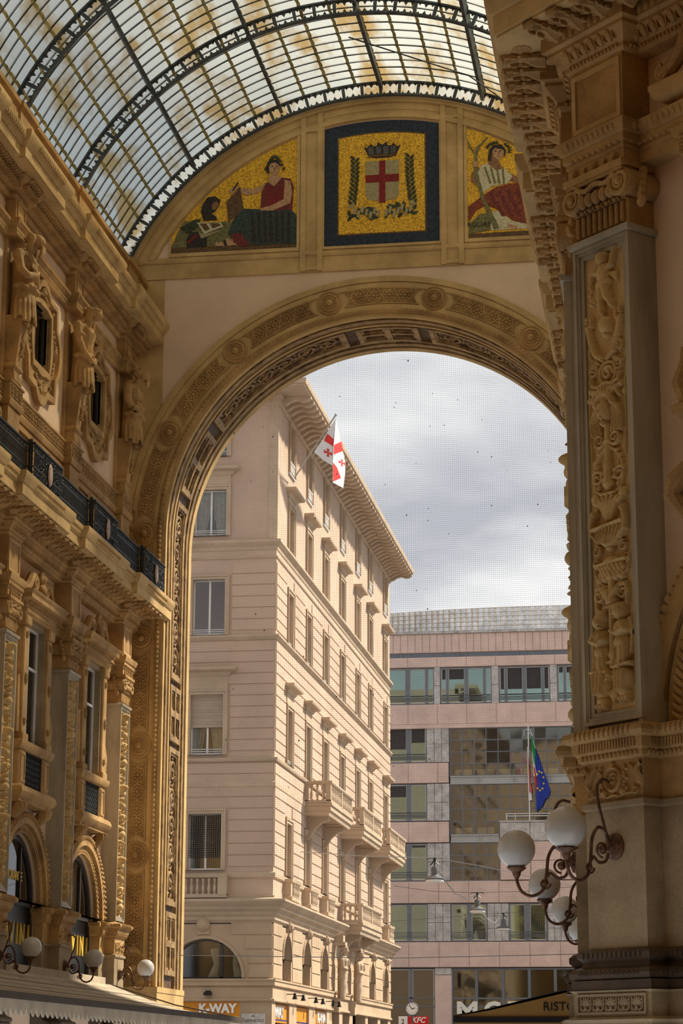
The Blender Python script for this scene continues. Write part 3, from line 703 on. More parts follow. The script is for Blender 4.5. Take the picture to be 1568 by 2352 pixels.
    Eo(.02, 1402, .12, .07, .13); S([(-.1, 1414), (.12, 1412)], .022, .022, .12); S([(.01, 1415), (.01, 1540)], .055, .05, .10); Eo(.02, 1520, .10, .10, .11); S([(-.07, 1535), (.1, 1533)], .03, .03, .11)
    # two putti
    for s, cy in ((-1, 1445), (1, 1430)):
        c = s*.18
        Eo(c, cy, .10, .105, .20); Eo(c-s*.02, cy-10, .115, .08, .18); Eo(c-s*.05, cy+4, .035, .035, .22); Eo(c-s*.045, cy+12, .03, .014, .20)
        Eo(c, cy+38, .125, .15, .17); S([(c+s*.06, cy+26), (c+s*.11, cy+40), (c-s*.02, cy+48), (c-s*.11, cy+40)], .052, .036, .19)
        Eo(c, cy+66, .13, .13, .16); S([(c, cy+70), (c+s*.02, cy+95), (c-s*.02, cy+118)], .13, .05, .14)
        for k in range(4): S([(c+s*.08-s*.05*k, cy+66), (c+s*.10-s*.06*k, cy+100), (c+s*.07-s*.07*k, cy+118)], .03, .02, .15)
        S([(c+s*.12, cy+18), (c+s*.17, cy+50), (c+s*.14, cy+90)], .05, .02, .07)
        P.append(('s', [(s*x, y) for x, y in spiral(.13, z(cy+120), .07, 1.3, R(100), 18, .2)], .028, .02, .12))
        S([(s*.06, 1552-4*s), (s*.34, 1548-4*s)], .03, .03, .15); Eo(s*.2, 1580-5*s, .14, .16, .16); Eo(s*.2, 1612-5*s, .10, .07, .12)
        for k in range(-1, 2): S([(s*.2+k*.07, 1560), (s*.2+k*.05, 1600)], .04, .025, .19)
        for k in range(-1, 2): Eo(s*.2+k*.06, 1622-5*s, .045, .05, .13)
    for k in range(-2, 3): S([(0, 1620), (k*.04, 1600-3*(2-abs(k)))], .03, .02, .07)
    return P
PANEL_PRIMS = near_panel()
FRIEZE_PRIMS = []
for s in (-1, 1):
    FRIEZE_PRIMS += [('s', [(s*x, y) for x, y in spiral(.40, 4.86, .055, 1.6, R(120), 22, .15)], .018, .012, .05), ('e', s*.16, 4.86, .05, .05, .06), ('s', [(s*.5, 5.2), (s*.42, 5.1), (s*.44, 4.95)], .035, .02, .06)]
    for k in range(5): FRIEZE_PRIMS.append(('s', [(s*.46, 4.95), (s*(.30+.05*k), 5.18-.02*k)], .025, .014, .05))
    for k in range(9): FRIEZE_PRIMS.append(('e', s*(.21+.03*math.sin(k*2)), 4.86+.038*k, .03, .022, .05, k))
    FRIEZE_PRIMS.append(('s', [(0, 4.83), (s*.1, 4.8), (s*.2, 4.83), (s*.33, 4.83)], .02, .014, .04))
FRIEZE_PRIMS += [('s', [(.13*math.cos(R(a)), 5.02+.14*math.sin(R(a))) for a in range(0, 361, 12)], .022, .022, .06), ('s', spiral(0, 5.02, .08, 1.4, 0, 20, .2), .02, .014, .04), ('e', 0, 5.19, .05, .04, .06)]
for i, c in enumerate(PL[2:]): pilaster(WL, c, 0, 0, i)
OM = OR((OPU[0]+OPU[1])/2, 0)
NEARP = pilaster(WR, OM[0], OM[1], R(45), 9, True)
for c in PRC[-3:]: pilaster(WR, c, 0, 0, int(-c))
# ---------------------------------------------------------------- windows of the left wall
LOC, LROT = (XL, 0, 0), (0, 0, R(90))
def put(o, label=None, cat=None, group=None, kind=None):
    o.location = LOC; o.rotation_euler = LROT; return tag(o, label, cat, group, kind)
nwin = [0]
def winroot():
    nwin[0] += 1; return put(empty('window_%d' % nwin[0]), kind='structure')
def bust(b, c, s):
    b.ell((c[0], c[1], c[2]+.26*s), (.13*s, .13*s, .17*s), 10, 8); b.ell((c[0], c[1]-.12*s, c[2]+.25*s), (.03*s, .04*s, .05*s), 6, 5)
    b.ell((c[0], c[1], c[2]+.02*s), (.2*s, .13*s, .14*s), 10, 7)
    for k in range(7): a = R(-10+33*k); b.ell((c[0]+.15*s*math.cos(a), c[1]-.02, c[2]+.29*s+.15*s*math.sin(a)), (.06*s, .07*s, .06*s), 6, 4)
for c in CW[2:]:
    # middle storey: tall window with pediment, sill and consoles
    w = winroot()
    b = MB(); b.rframe(c-.82, c+.82, 9.75, 12.8, .07, -.02, .08); b.box(c-.03, c+.03, -.01, .07, 9.8, 12.75); b.box(c-.8, c+.8, -.01, .07, 11.7, 11.76); b.build('sash', 'white_paint', w)
    MB().box(c-.78, c+.78, .02, .035, 9.8, 12.76).build('pane', 'win_glass', w, 0)
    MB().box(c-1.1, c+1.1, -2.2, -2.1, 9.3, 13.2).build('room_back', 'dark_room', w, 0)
    MB().box(c-.72, c-.2, -.16, -.12, 9.8, 12.7).build('curtain', 'curtain', w, 0)
    b = MB()
    for s in (-1, 1): b.box(c+s*.82-(.02 if s > 0 else .08), c+s*.82+(.08 if s > 0 else .02), -.5, .26, 9.70, 12.85)
    b.box(c-.88, c+.88, -.5, .25, 12.78, 12.89); b.build('reveal', 'stone_grey', w)
    for s in (-1, 1):
        p = MB(); p.bevbox(c+s*1.08-.2, c+s*1.08+.2, 0, .34, 9.75, 12.62, .03); p.bevbox(c+s*1.08-.25, c+s*1.08+.25, 0, .40, 12.62, 12.9, .04); p.bevbox(c+s*1.08-.25, c+s*1.08+.25, 0, .40, 9.62, 9.85, .03)
        pq = p.build('jamb_pilaster', 'stone', w)
        for zz in (10.15, 11.25, 12.4): link('rosette', SR1, pq, (c+s*1.08, -.35, zz), None, (1.5, 1.4, 2.6 if zz == 11.25 else 1.6))
        k = MB(); k.tube([(c+s*1.45, -.18, 9.85), (c+s*1.5, -.22, 10.3), (c+s*1.38, -.2, 10.8), (c+s*1.42, -.2, 11.3)], [.15, .12, .09, .10], 8); k.build('side_console', 'stone', pq)
    b = MB(); pth = [(c-1.35, 0), (c-1.35, .34), (c+1.35, .34), (c+1.35, 0)]; b.mould(sec((.0, 12.9), (.03, 12.95), (.03, 13.05), (.05, 13.08), (.05, 13.2), (.10, 13.24), (.25, 13.28), (.25, 13.4), (.30, 13.45), (.32, 13.5), (0, 13.52)), pth); b.build('pediment_cornice', 'stone', w)
    course('dentil_course', w, along(pth, .11), lambda b: b.ell((0, -.11, 13.22), (.04, .05, .05), 5, 4))
    course('flute_moulding', w, along(pth, .08), lambda b: b.box(-.025, .025, .03, .06, 12.96, 13.08))
    b = MB()
    for s in (-1, 1):
        b.tube([(c+s*x, -.3, z) for x, z in [(1.55, 13.55), (1.2, 13.6), (.95, 13.78), (.75, 14.02), (.5, 14.05)]], [.09, .13, .13, .12, .1], 8); b.tube([(c+s*abs(x), -.34, z) for x, z in spiral(.52, 13.86, .2, 1.6, R(90), 24, .15)], .06, 6); b.lathe([(.14, 0), (.14, .32)], (c+s*1.55, 0, 13.62), 10, 1)
        for k in range(5): b.ell((c+s*(.9+.12*k), -.3, 13.72-.03*k), (.09, .08, .1), 6, 5)
    b.build('broken_pediment', 'stone', w)
    b = MB(); bust(b, (c, -.35, 13.75), 1.15); fuse(b, 'head_ornament', 'stone', w, .03, 2)
    b = MB(); b.mould(sec((0, 9.42), (.04, 9.46), (.08, 9.58), (.08, 9.64), (0, 9.66)), [(c-1.4, 0), (c-1.4, .36), (c+1.4, .36), (c+1.4, 0)]); b.build('sill', 'stone', w)
    b = MB(); b.box(c-1.25, c+1.25, 0, .14, 8.5, 9.45)
    for s in (-1, 1): b.bevbox(c+s*1.06-.28, c+s*1.06+.28, 0, .34, 8.5, 9.44, .04); b.rframe(c+s*1.06-.2, c+s*1.06+.2, 8.6, 9.34, .05, .3, .36)
    b.build('parapet', 'stone', w)
    b = MB(); b.mould(sec((0, 8.08), (.05, 8.1), (.05, 8.18), (.12, 8.22), (.18, 8.34), (.14, 8.46), (.05, 8.52)), [(c-1.4, 0), (c-1.4, .34), (c+1.4, .34), (c+1.4, 0)]); b.build('parapet_base', 'stone', w)
    b = MB(); nn = 0
    for i in range(9):
        for j in range(6):
            x, z = c-.68+i*.17, 8.6+j*.15
            b.tube([(x+.065*math.cos(k*PI/4), -.27, z+.065*math.sin(k*PI/4)) for k in range(9)], .013, 4, False)
    b.rframe(c-.78, c+.78, 8.5, 9.44, .03, .25, .29); b.build('iron_grille', 'iron', w)
    MB().box(c-.78, c+.78, .15, .16, 8.5, 9.44).build('grille_back', 'dark_room', w, 0)
    for s in (-1, 1):
        b = MB(); b.tube([(c+s*1.1, -.1, 7.75), (c+s*1.1, -.22, 7.9), (c+s*1.1, -.36, 7.98), (c+s*1.1, -.38, 8.1)], [.13, .17, .16, .18], 8); b.lathe([(.12, -.2), (.12, .2)], (c+s*1.1, -.34, 7.98), 10, 0); b.build('console', 'stone', w)
    # top storey: small window in a lobed cartouche
    w = winroot()
    b = MB(); b.rframe(c-.78, c+.78, 19.98, 21.68, .06, -.17, -.06); b.box(c-.03, c+.03, -.16, -.08, 20, 21.66); b.build('sash', 'frame_dark', w)
    MB().box(c-.75, c+.75, -.13, -.11, 20.0, 21.66).build('pane', 'win_glass', w, 0)
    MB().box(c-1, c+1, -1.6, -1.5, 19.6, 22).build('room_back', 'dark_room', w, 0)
    MB().box(c-.72, c-.1, -.30, -.27, 20, 21.6).build('curtain', 'curtain', w, 0)
    def cart(k, lob):
        """outline of the cartouche, grown by k"""
        pts = []; W2, H2 = 1.32+k, 1.38+k; cz = 20.66
        for (ax, az, r0) in ((1, 0, .86), (0, 1, .62), (-1, 0, .86), (0, -1, .62)):
            cxx, czz = ax*(W2-.42), az*(H2-.28); a0 = math.degrees(math.atan2(az, ax)); rr = r0+k*.35
            arc = arcpts(cxx, czz, rr, a0-62, a0+62, 8)
            pts += [(max(-2, min(2, x)), z) for x, z in arc]
            nx, nz = (ax or -az*0, az)
            corner = {(1, 0): (W2, H2), (0, 1): (-W2, H2), (-1, 0): (-W2, -H2), (0, -1): (W2, -H2)}[(ax, az)]
            pts += [(corner[0]*.93, corner[1]*.98), ] if True else []
        return [(c+x, cz+z) for x, z in pts]
    n_ = len(cart(0, 0)); inn = []
    rect = [(c+x, 20.83+z) for x, z in [(.78, -.85), (.78, .85), (-.78, .85), (-.78, -.85)]]
    def toward(p):
        x, z = p[0]-c, p[1]-20.83; t = 1/max(abs(x)/.78, abs(z)/.85, 1e-6); return (c+x*t, 20.83+z*t)
    def lerp(t): return [(a[0]*(1-t)+toward(a)[0]*t, a[1]*(1-t)+toward(a)[1]*t) for a in cart(0, 0)]
    b = MB(); b.frame(cart(.04, 0), lerp(1.0), -.3, .06); b.build('cartouche', 'stone', w)
    b = MB(); b.frame(cart(.04, 0), lerp(.2), .05, .17); b.build('cartouche_border', 'stone', w)
    b = MB(); b.frame(lerp(.75), lerp(1.0), .05, .14); b.build('inner_border', 'stone', w)
    sh = MB()
    for ax, az, rr in ((1.13, 20.72, .3), (-1.13, 20.72, .3), (0, 22.02, .22), (0, 19.4, .22)):
        for k in range(7): a = R(-60+20*k); a0 = math.atan2(az-20.7, ax) if abs(ax) < .1 else (0 if ax > 0 else PI); sh.ell((c+ax+rr*.5*math.cos(a0+a), -.12, az+rr*.5*math.sin(a0+a)), (rr*.55, .07, .05), 6, 4, Matrix.Rotation(-(a0+a), 3, 'Y'))
    sh.build('shell_ornament', 'stone', w)
    bd = MB()
    for a in lerp(.5): bd.ell((a[0], -.1, a[1]), (.06, .05, .06), 6, 4)
    bd.build('bead_border', 'stone', w)['kind'] = 'stuff'
# ground arches with shop glazing
for c in CW[2:]:
    w = winroot()
    b = MB(); A = 24
    def ring(r0, r1, w0, w1, bb): bb.frame(arcpts(c, 5.7, r1, 0, 180, A), arcpts(c, 5.7, r0, 0, 180, A), w0, w1)
    ring(1.95, 2.24, -.02, .22, b); b.build('archivolt', 'stone', w)
    b = MB(); ring(1.725, 1.96, -.02, .12, b); b.build('inner_archivolt', 'stone', w)
    g = MB()
    for i in range(46): a = PI*(i+.5)/46; g.ell((c+2.17*math.cos(a), -.2, 5.7+2.17*math.sin(a)), (.09, .09, .055), 6, 4, Matrix.Rotation(-a, 3, 'Y'))
    g.build('gadroon_border', 'stone', w)['kind'] = 'stuff'
    g = MB()
    for i in range(40): a = PI*(i+.5)/40; g.ell((c+1.80*math.cos(a), -.12, 5.7+1.80*math.sin(a)), (.05, .04, .045), 5, 4)
    g.build('bead_border', 'stone', w)['kind'] = 'stuff'
    b = MB(); ring(1.57, 1.735, -.19, -.08, b); b.box(c-1.73, c-1.57, -.19, -.08, 3, 5.7); b.box(c+1.57, c+1.73, -.19, -.08, 3, 5.7); b.box(c-1.6, c+1.6, -.18, -.09, 5.62, 5.72); b.box(c-.62, c-.54, -.18, -.09, 5.7, 7.1); b.box(c+.54, c+.62, -.18, -.09, 5.7, 7.1); b.build('shop_frame', 'frame_dark', w)
    pts = arcpts(c, 5.7, 1.6, 0, 180, 20); MB().poly(pts, -.15, -.14).build('pane', 'shop_glass', w, 0)
    MB().box(c-1.6, c+1.6, -.16, -.14, 3.2, 5.65).build('sign_band', 'black', w, 0)
    b = MB(); b.lathe([(.16, 0), (.16, .55)], (c+.25, .9, 6.0), 14); b.build('lamp_shade', 'canvas', w)
    MB().box(c-2.2, c+2.2, -2.8, -2.7, 3, 8.2).build('room_back', 'soffit_dark', w, 0)
    for s in (-1, 1):
        b = MB(); b.mould(sec((0, 5.24), (.06, 5.3), (.08, 5.45), (.13, 5.52), (.12, 5.62), (0, 5.68)), [(c+s*1.95-.26, -.1), (c+s*1.95-.26, .12), (c+s*1.95+.26, .12), (c+s*1.95+.26, -.1)]); b.box(c+s*1.955-.225, c+s*1.955+.225, -.1, .10, 0.01, 5.3)
        b.build('jamb', 'stone', w)
# gold lettering on the shop fascia
for i, c in enumerate(CV):
    lt = put(empty('shop_lettering'), ['gold capital letters on the black glass of the nearer left arch', 'gold capital letters on the black glass of the farther left arch'][i], 'lettering', 'gold shop letters')
    for k, ch in enumerate('SAVINI'): text('letter', ch, .80, 'gold_letter', lt, (c-.88+.46*k+(.1 if k > 3 else 0)-(.12 if ch == 'N' else 0), .12, 4.88), ext=.02, sx=.72)
lt = put(empty('window_lettering'), 'small gold words across the left arched shop window', 'lettering')
text('letters', 'RISTORANTE', .34, 'gold_letter', lt, (CV[0]-.1, .12, 6.35), ext=.01, sx=.9)
# ---------------------------------------------------------------- statues bearing the upper cornice
def statue(kind):
    b = MB(); V = Vector
    def limb(pts, rs, n=8): b.tube([(p[0], -p[1], p[2]) for p in pts], rs, n)
    def e(u, w, v, r, n=10, m=7, rot=None): b.ell((u, -w, v), r, n, m, rot)
    # draped hips, waist, chest, shoulders, bowed head
    limb([(0, .38, 20.25), (0, .42, 20.7), (0, .42, 21.15)], [.29, .31, .28], 12)
    limb([(0, .42, 21.1), (0, .44, 21.5), (0, .46, 21.85)], [.30, .30, .36], 12)
    e(0, .45, 21.98, (.50, .25, .17)); e(-.15, .64, 21.85, (.17, .11, .15)); e(.15, .64, 21.85, (.17, .11, .15))
    limb([(0, .45, 22.0), (0, .62, 22.22), (0, .72, 22.32)], [.15, .13, .12], 8)
    e(0, .80, 22.40, (.165, .19, .20)); e(0, .97, 22.34, (.03, .05, .06)); e(0, .93, 22.25, (.06, .05, .03)); e(0, .66, 22.47, (.20, .19, .17)); e(-.06, .95, 22.42, (.035, .03, .02), 6, 5); e(.06, .95, 22.42, (.035, .03, .02), 6, 5)
    for s in (-1, 1):
        e(s*.46, .42, 21.92, (.15, .16, .17))
        if kind == 0:   # arms crossed on the chest
            limb([(s*.5, .42, 21.9), (s*.52, .52, 21.5), (s*.38, .68, 21.35)], [.135, .12, .1]); limb([(s*.42, .66, 21.36), (0, .78, 21.5), (-s*.2, .76, 21.62)], [.10, .085, .06])
            for f in range(4): limb([(-s*.2, .77, 21.60+.03*f), (-s*.32, .74, 21.62+.035*f)], [.025, .02], 5)
            limb([(-s*.15, .80, 21.66), (-s*.2, .80, 21.75)], [.025, .018], 5)
        elif kind == 1: # arms lowered, hands clasped at the hip
            limb([(s*.5, .42, 21.9), (s*.53, .48, 21.5), (s*.42, .60, 21.2)], [.13, .11, .09]); limb([(s*.42, .6, 21.2), (s*.2, .74, 21.0), (s*.06, .78, 20.98)], [.09, .075, .06])
            for f in range(4): limb([(s*.07, .79, 20.95+.025*f), (-s*.05, .82, 20.93+.03*f)], [.024, .018], 5)
            limb([(s*.08, .8, 21.03), (0, .83, 21.08)], [.024, .018], 5)
            e(s*.48, .47, 21.68, (.17, .17, .09))
        else:           # forearms folded across the belly
            limb([(s*.5, .42, 21.9), (s*.56, .45, 21.5), (s*.48, .56, 21.3)], [.14, .125, .10]); limb([(s*.48, .58, 21.3), (s*.1, .76, 21.34+.06*s), (-s*.22, .72, 21.38+.05*s)], [.10, .085, .06])
            for f in range(4): limb([(-s*.22, .73, 21.33+.03*f+.05*s), (-s*.34, .68, 21.33+.035*f+.05*s)], [.024, .018], 5)
            limb([(-s*.15, .77, 21.44+.05*s), (-s*.2, .77, 21.52+.05*s)], [.024, .018], 5)
    # cloth: rolled waist, knot and folds
    for k in range(10): a = R(-100+22*k); e(.34*math.sin(a), .42+.32*math.cos(a), 21.12+.04*math.sin(k*2.2), (.11, .10, .07), 8, 5)
    e(.22, .74, 21.08, (.10, .09, .10))
    for k in range(11):
        a = R(-100+20*k); x0, w0 = .34*math.sin(a), .40+.34*math.cos(a)
        limb([(x0*.65+.13, w0*.93, 21.08), (x0*.98, w0+.0, 20.7), (x0*1.16, w0+.03, 20.22+.09*math.sin(k*1.9))], [.035, .05, .062], 6)
        limb([(x0*.9+.05, w0*.97, 20.95), (x0*1.12+.06, w0+.02, 20.5)], [.02, .035], 5)
    # hair
    rr = random.Random(kind)
    for k in range(16):
        a = R(rr.uniform(0, 360)); e(.2*math.cos(a), .63+.16*math.sin(a), 22.5+rr.uniform(-.08, .08), (.08, .08, .06), 6, 5)
    if kind in (0, 1):
        for s in (-1, 1):
            for k in range(3): limb([(s*.17, .62+.05*k, 22.45), (s*.22, .60+.04*k, 22.2), (s*.2, .55+.06*k, 21.98)], [.06, .055, .04], 6)
    if kind in (0, 2):
        for k in range(-3, 4): limb([(k*.03, .94, 22.26), (k*.035, .92, 22.1), (k*.02, .86, 21.95 if kind == 0 else 22.05)], [.045, .04, .025], 6)
    else:
        for k in range(9): a = R(-90+22*k); e(.19*math.sin(a), .78+.16*math.cos(a), 22.52, (.05, .05, .04), 6, 4)
    return b
STL = ['bearded stone figure with long hair and arms crossed over the chest, bearing the cornice', 'stone woman with bowed wreathed head and hands clasped at the hip, bearing the cornice', 'short-bearded stone man with folded forearms, beside the end arch wall']
for i, c in enumerate(PV):
    st = put(empty('herm_statue'), STL[i], 'statue', 'stone figures under the upper cornice')
    st.location = (XL, c, 0)
    fuse(statue(i), 'figure', 'stone', st, .019, 1)
    b = MB(); pth = [(-.36, 0), (-.36, .3), (.36, .3), (.36, 0)]
    b.loft([[(-.22, 0, 19.05), (.22, 0, 19.05), (.22, -.38, 19.05), (-.22, -.38, 19.05)], [(-.30, 0, 20.35), (.30, 0, 20.35), (.30, -.55, 20.35), (-.30, -.55, 20.35)]]); b.build('tapering_shaft', 'stone', st)
    b = MB(); b.mould(sec((0, 18.57), (.02, 18.6), (.0, 18.75), (-.03, 18.9), (.04, 18.96), (.04, 19.02), (-.02, 19.08)), [(-.3, 0), (-.3, .38), (.3, .38), (.3, 0)]); b.build('plinth', 'stone', st)
    b = MB()
    for k in range(12): b.ell((.05*math.sin(k*2.4), -.47, 20.2-.08*k), (.055, .06, .05), 6, 5)
    b.build('fruit_garland', 'stone', st)
    for s in (-1, 1): MB().tube([(s*.1, -.5, 20.25), (s*.12, -.62, 20.12), (s*.12, -.66, 20.06)], [.08, .07, .05], 7).build('foot', 'stone', st)
# wall strips behind the statues, and panels of the frieze above them
for c in PL:
    MB().bevbox(c-.4, c+.4, 0, .10, 18.55, 23.55, .02).build('pilaster_strip', 'stone', WL)
    b = MB(); b.bevbox(c-.42, c+.42, 0, .30, 22.95, 23.55, .02); b.rframe(c-.34, c+.34, 23.02, 23.48, .05, .28, .33); b.build('frieze_block', 'stone', WL)
for a, b_ in zip(PL[:-1], PL[1:]):
    for k in range(3):
        u0 = a+.55+k*(b_-a-1.1)/3; u1 = u0+(b_-a-1.1)/3
        b = MB(); b.frame([(u0+.05, 16), (u1-.05, 16), (u1-.05, 17.75), (u0+.05, 17.75)], [(u0+.17, 16.1), (u1-.17, 16.1), (u1-.17, 17.63), (u0+.17, 17.63)], .1, .2); b.build('dado_panel', 'stone', WL)
# ---------------------------------------------------------------- wrought iron balcony railings
def railing(parent, path, parts=True):
    b = MB(); b.mould([(-.035, 16.58), (.035, 16.58), (.045, 16.61), (.02, 16.64), (-.02, 16.64), (-.045, 16.61)], path); b.build('handrail', 'iron', parent)
    b = MB(); b.mould([(-.02, 15.74), (.02, 15.74), (.02, 15.78), (-.02, 15.78)], path); b.mould([(-.015, 16.4), (.015, 16.4), (.015, 16.43), (-.015, 16.43)], path); b.mould([(-.015, 16.0), (.015, 16.0), (.015, 16.03), (-.015, 16.03)], path); b.build('rails', 'iron', parent)
    bb = MB(); sc = MB(); r = random.Random(5)
    for u, w, a in along(path, .095, .0):
        bb.box(u-.011, u+.011, w-.011, w+.011, 15.76, 16.6); bb.ell((u, -w, 16.22), (.022, .022, .04), 5, 3)
        k = len(sc.v)
        sc.tube([(x, 0, z) for x, z in spiral(0, 15.88, .06, 1.2, r.uniform(0, 6), 8, .3)], .012, 3, False); sc.tube([(x, 0, z) for x, z in spiral(0, 16.5, .05, 1.1, r.uniform(0, 6), 7, .3)], .012, 3, False)
        sc.xf(Matrix.Translation((u, -w, 0)) @ Matrix.Rotation(-a, 4, 'Z'), k)
    bb.build('bars', 'iron', parent)['kind'] = 'stuff'; sc.build('scrollwork', 'iron', parent)['kind'] = 'stuff'
    return parent
LR = put(empty('balcony_railing'), 'black wrought iron balcony railing with pale oval shields on the left facade', 'railing')
railing(LR, lpath(1.25, 1.1, 1.28))
mat('shield_pink', (0.50, 0.36, 0.30), .6, .2, 6)
for c in PL[2:]:
    b = MB(); r = random.Random(int(c))
    for k in range(60):
        x = r.uniform(-1.0, 1.0); z = r.uniform(15.8, 16.55); b.tube([(c+x+q[0], -1.29, z+q[1]) for q in spiral(0, 0, r.uniform(.05, .1), 1.3, r.uniform(0, 6), 10, .2)], .014, 3, False)
    b.build('front_scrollwork', 'iron', LR)['kind'] = 'stuff'
    b = MB(); b.ell((c+.05, -1.33, 16.12), (.16, .05, .30), 14, 8); b.build('shield', 'shield_pink', LR)
    for s in (-1, 1):
        b = MB(); b.tube([(c+s*1.25, -1.19, 15.7), (c+s*1.25, -1.19, 16.66)], .035, 8); b.ell((c+s*1.25, -1.19, 16.68), (.05, .05, .05)); b.build('post', 'iron', LR)
RR = empty('balcony_railing'); RR.location = (XR, 0, 0); RR.rotation_euler = (0, 0, R(-90)); tag(RR, 'dark balcony railing high on the right facade, mostly hidden by the cornice', 'railing')
railing(RR, cpath(1.1, 1.28))
# ================================================================ end wall with the great arch, lunette and mosaics
ZS, RI, DEP = 17.8, 6.92, 3.3
ZB = 3.9
LJ = ZS-ZB
def ap(s, n=0.0):
    """point on the arch line at length s from the left foot, n inwards of the opening -> (x, z), inward normal"""
    if s <= LJ: return (X0-RI+n, ZB+s), (1, 0)
    t = (s-LJ)/RI
    if t <= PI: return (X0-(RI-n)*math.cos(t), ZS+(RI-n)*math.sin(t)), (math.cos(t), -math.sin(t))
    q = s-LJ-PI*RI; return (X0+RI-n, ZS-q), (-1, 0)
LT = 2*LJ+PI*RI
def svals(s0, s1):
    out = [s0]; 
    for k in range(1, 400):
        s = LJ+(PI*RI)*k/64
        if s0 < s < s1 and s <= LJ+PI*RI+1e-6: out.append(s)
    for s in (LJ, LJ+PI*RI):
        if s0 < s < s1: out.append(s)
    return sorted(set(out))+[s1]
def asweep(mb, prof, s0, s1, caps=True):
    """sweep a section (y depth, n inwards) along the arch line"""
    rings = []
    for s in svals(s0, s1): rings.append([(ap(s, n)[0][0], y, ap(s, n)[0][1]) for y, n in prof])
    return mb.loft(rings, True, caps)
inner = [ap(LJ+PI*RI*i/64)[0] for i in range(65)]
RB, ZV = 9.09, 23.05     # lunette radius and vault centre
def cutwall():
    b = MB()
    for i in range(64):
        (xa, za), (xb, zb) = inner[i], inner[i+1]
        ta, tb = [ZV+math.sqrt(max(0, RB**2-(x-X0)**2)) for x in (xa, xb)]
        b.loft([[(xa, 0, za), (xb, 0, zb), (xb, DEP, zb), (xa, DEP, za)], [(xa, 0, ta), (xb, 0, tb), (xb, DEP, tb), (xa, DEP, ta)]])
    for s in (-1, 1):
        xs = [X0+s*(RI+(HALF+.8-RI)*i/4) for i in range(5)]
        for xa, xb in zip(xs[:-1], xs[1:]):
            ta, tb = [ZV+math.sqrt(max(0, RB**2-(x-X0)**2)) for x in (xa, xb)]
            b.loft([[(xa, 0, 0), (xb, 0, 0), (xb, DEP, 0), (xa, DEP, 0)], [(xa, 0, ta), (xb, 0, tb), (xb, DEP, tb), (xa, DEP, ta)]])
    return b.mesh('wall_end', 'plaster', 0)
WE = link('wall_end', cutwall()); WE['kind'] = 'structure'; WE.location = (0, YE, 0)
# archivolt on the wall face (negative n lies outside the opening, negative y towards the viewer)
def astrip(name, n0, n1, t, m='stone', s0=0, s1=LT, y0=.02, par=WE): return asweep(MB(), [(y0, n0), (y0, n1), (-t, n1), (-t, n0)], s0, s1).build(name, m, par)
astrip('archivolt_ground', -.02, -1.24, .05, 'stone_pale')
astrip('outer_fillet', -1.06, -1.24, .09, 'stone_pale'); astrip('outer_band', -.86, -1.02, .075, 'stone_pale'); astrip('inner_band', -.10, -.30, .075, 'stone_pale')
asweep(MB(), [(.0, .0), (-.10, -.02), (-.15, -.06), (-.15, -.12), (-.1, -.16), (0, -.18)], 0, LT).build('cable_roll', 'stone', WE)
cb = MB()
for i in range(260):
    s = LT*.80*(i+.5)/260; (x, z), nn = ap(s, -.09); ang = math.atan2(nn[1], nn[0]); cb.ell((x, -.14, z), (.075, .05, .045), 5, 4, Matrix.Rotation(-ang+.5, 3, 'Y'))
cb.build('roll_beads', 'stone', WE)['kind'] = 'stuff'
SEG = PI*RI/7
med = [LJ+SEG*k for k in range(8)]+[LJ-3.33*k for k in range(1, 5)]+[LJ+PI*RI+3.33]
def medallion_mesh():
    b = MB(); b.lathe([(.40, 0), (.40, .04), (.36, .05), (.34, .03), (.31, .03), (.29, .07), (.25, .09), (.23, .05), (.001, .05)], n=28, axis=1)
    for i in range(16): a = 2*PI*i/16; b.ell((.19*math.cos(a), -.06, .19*math.sin(a)), (.075, .03, .03), 5, 4, Matrix.Rotation(-a, 3, 'Y'))
    b.lathe([(.12, .05), (.11, .09), (.05, .14), (.001, .17)], n=14, axis=1)
    return b.mesh('medallion', 'stone')
MED = medallion_mesh()
def palmette_mesh():
    b = MB()
    for s in (-1, 1):
        for q in (-1, 1):
            b.tube([(s*.02, -.02, 0), (s*.05, -.03, q*.10), (s*.11, -.03, q*.19), (s*.13, -.02, q*.22)], [.03, .03, .025, .03], 5); b.ell((s*.05, -.03, q*.2), (.03, .02, .04), 5, 4)
    b.ell((0, -.03, 0), (.07, .025, .04), 6, 4); b.ell((0, -.03, .14), (.03, .02, .05), 5, 4); b.ell((0, -.03, -.14), (.03, .02, .05), 5, 4)
    return b.mesh('palmette', 'stone')
PAL = palmette_mesh(); RO2 = rosette_mesh(8, .22, .06, 'rosette')
NB = -.60
for s in med:
    (x, z), nn = ap(s, NB); link('medallion', MED, WE, (x, -.06, z))
ms = sorted(med)
# small panels of rosettes and palmettes between the medallions
for a, c in zip(ms[:-1], ms[1:]):
    if c-a > 3.6: continue
    s0, s1 = a+.52, c-.52
    asweep(MB(), [(-.03, -.32), (-.03, -.37), (-.085, -.37), (-.085, -.32)], s0-.1, s1+.1).build('panel_rim', 'stone', WE); asweep(MB(), [(-.03, -.83), (-.03, -.88), (-.085, -.88), (-.085, -.83)], s0-.1, s1+.1).build('panel_rim', 'stone', WE)
    nn_ = 9
    for i in range(nn_):
        s = s0+(s1-s0)*(i+.5)/nn_; (x, z), nn = ap(s, NB); ang = math.atan2(nn[1], nn[0])
        link('rosette' if i % 2 else 'palmette', RO2 if i % 2 else PAL, WE, (x, -.05, z), (0, -ang if i % 2 else -ang+PI/2, 0))
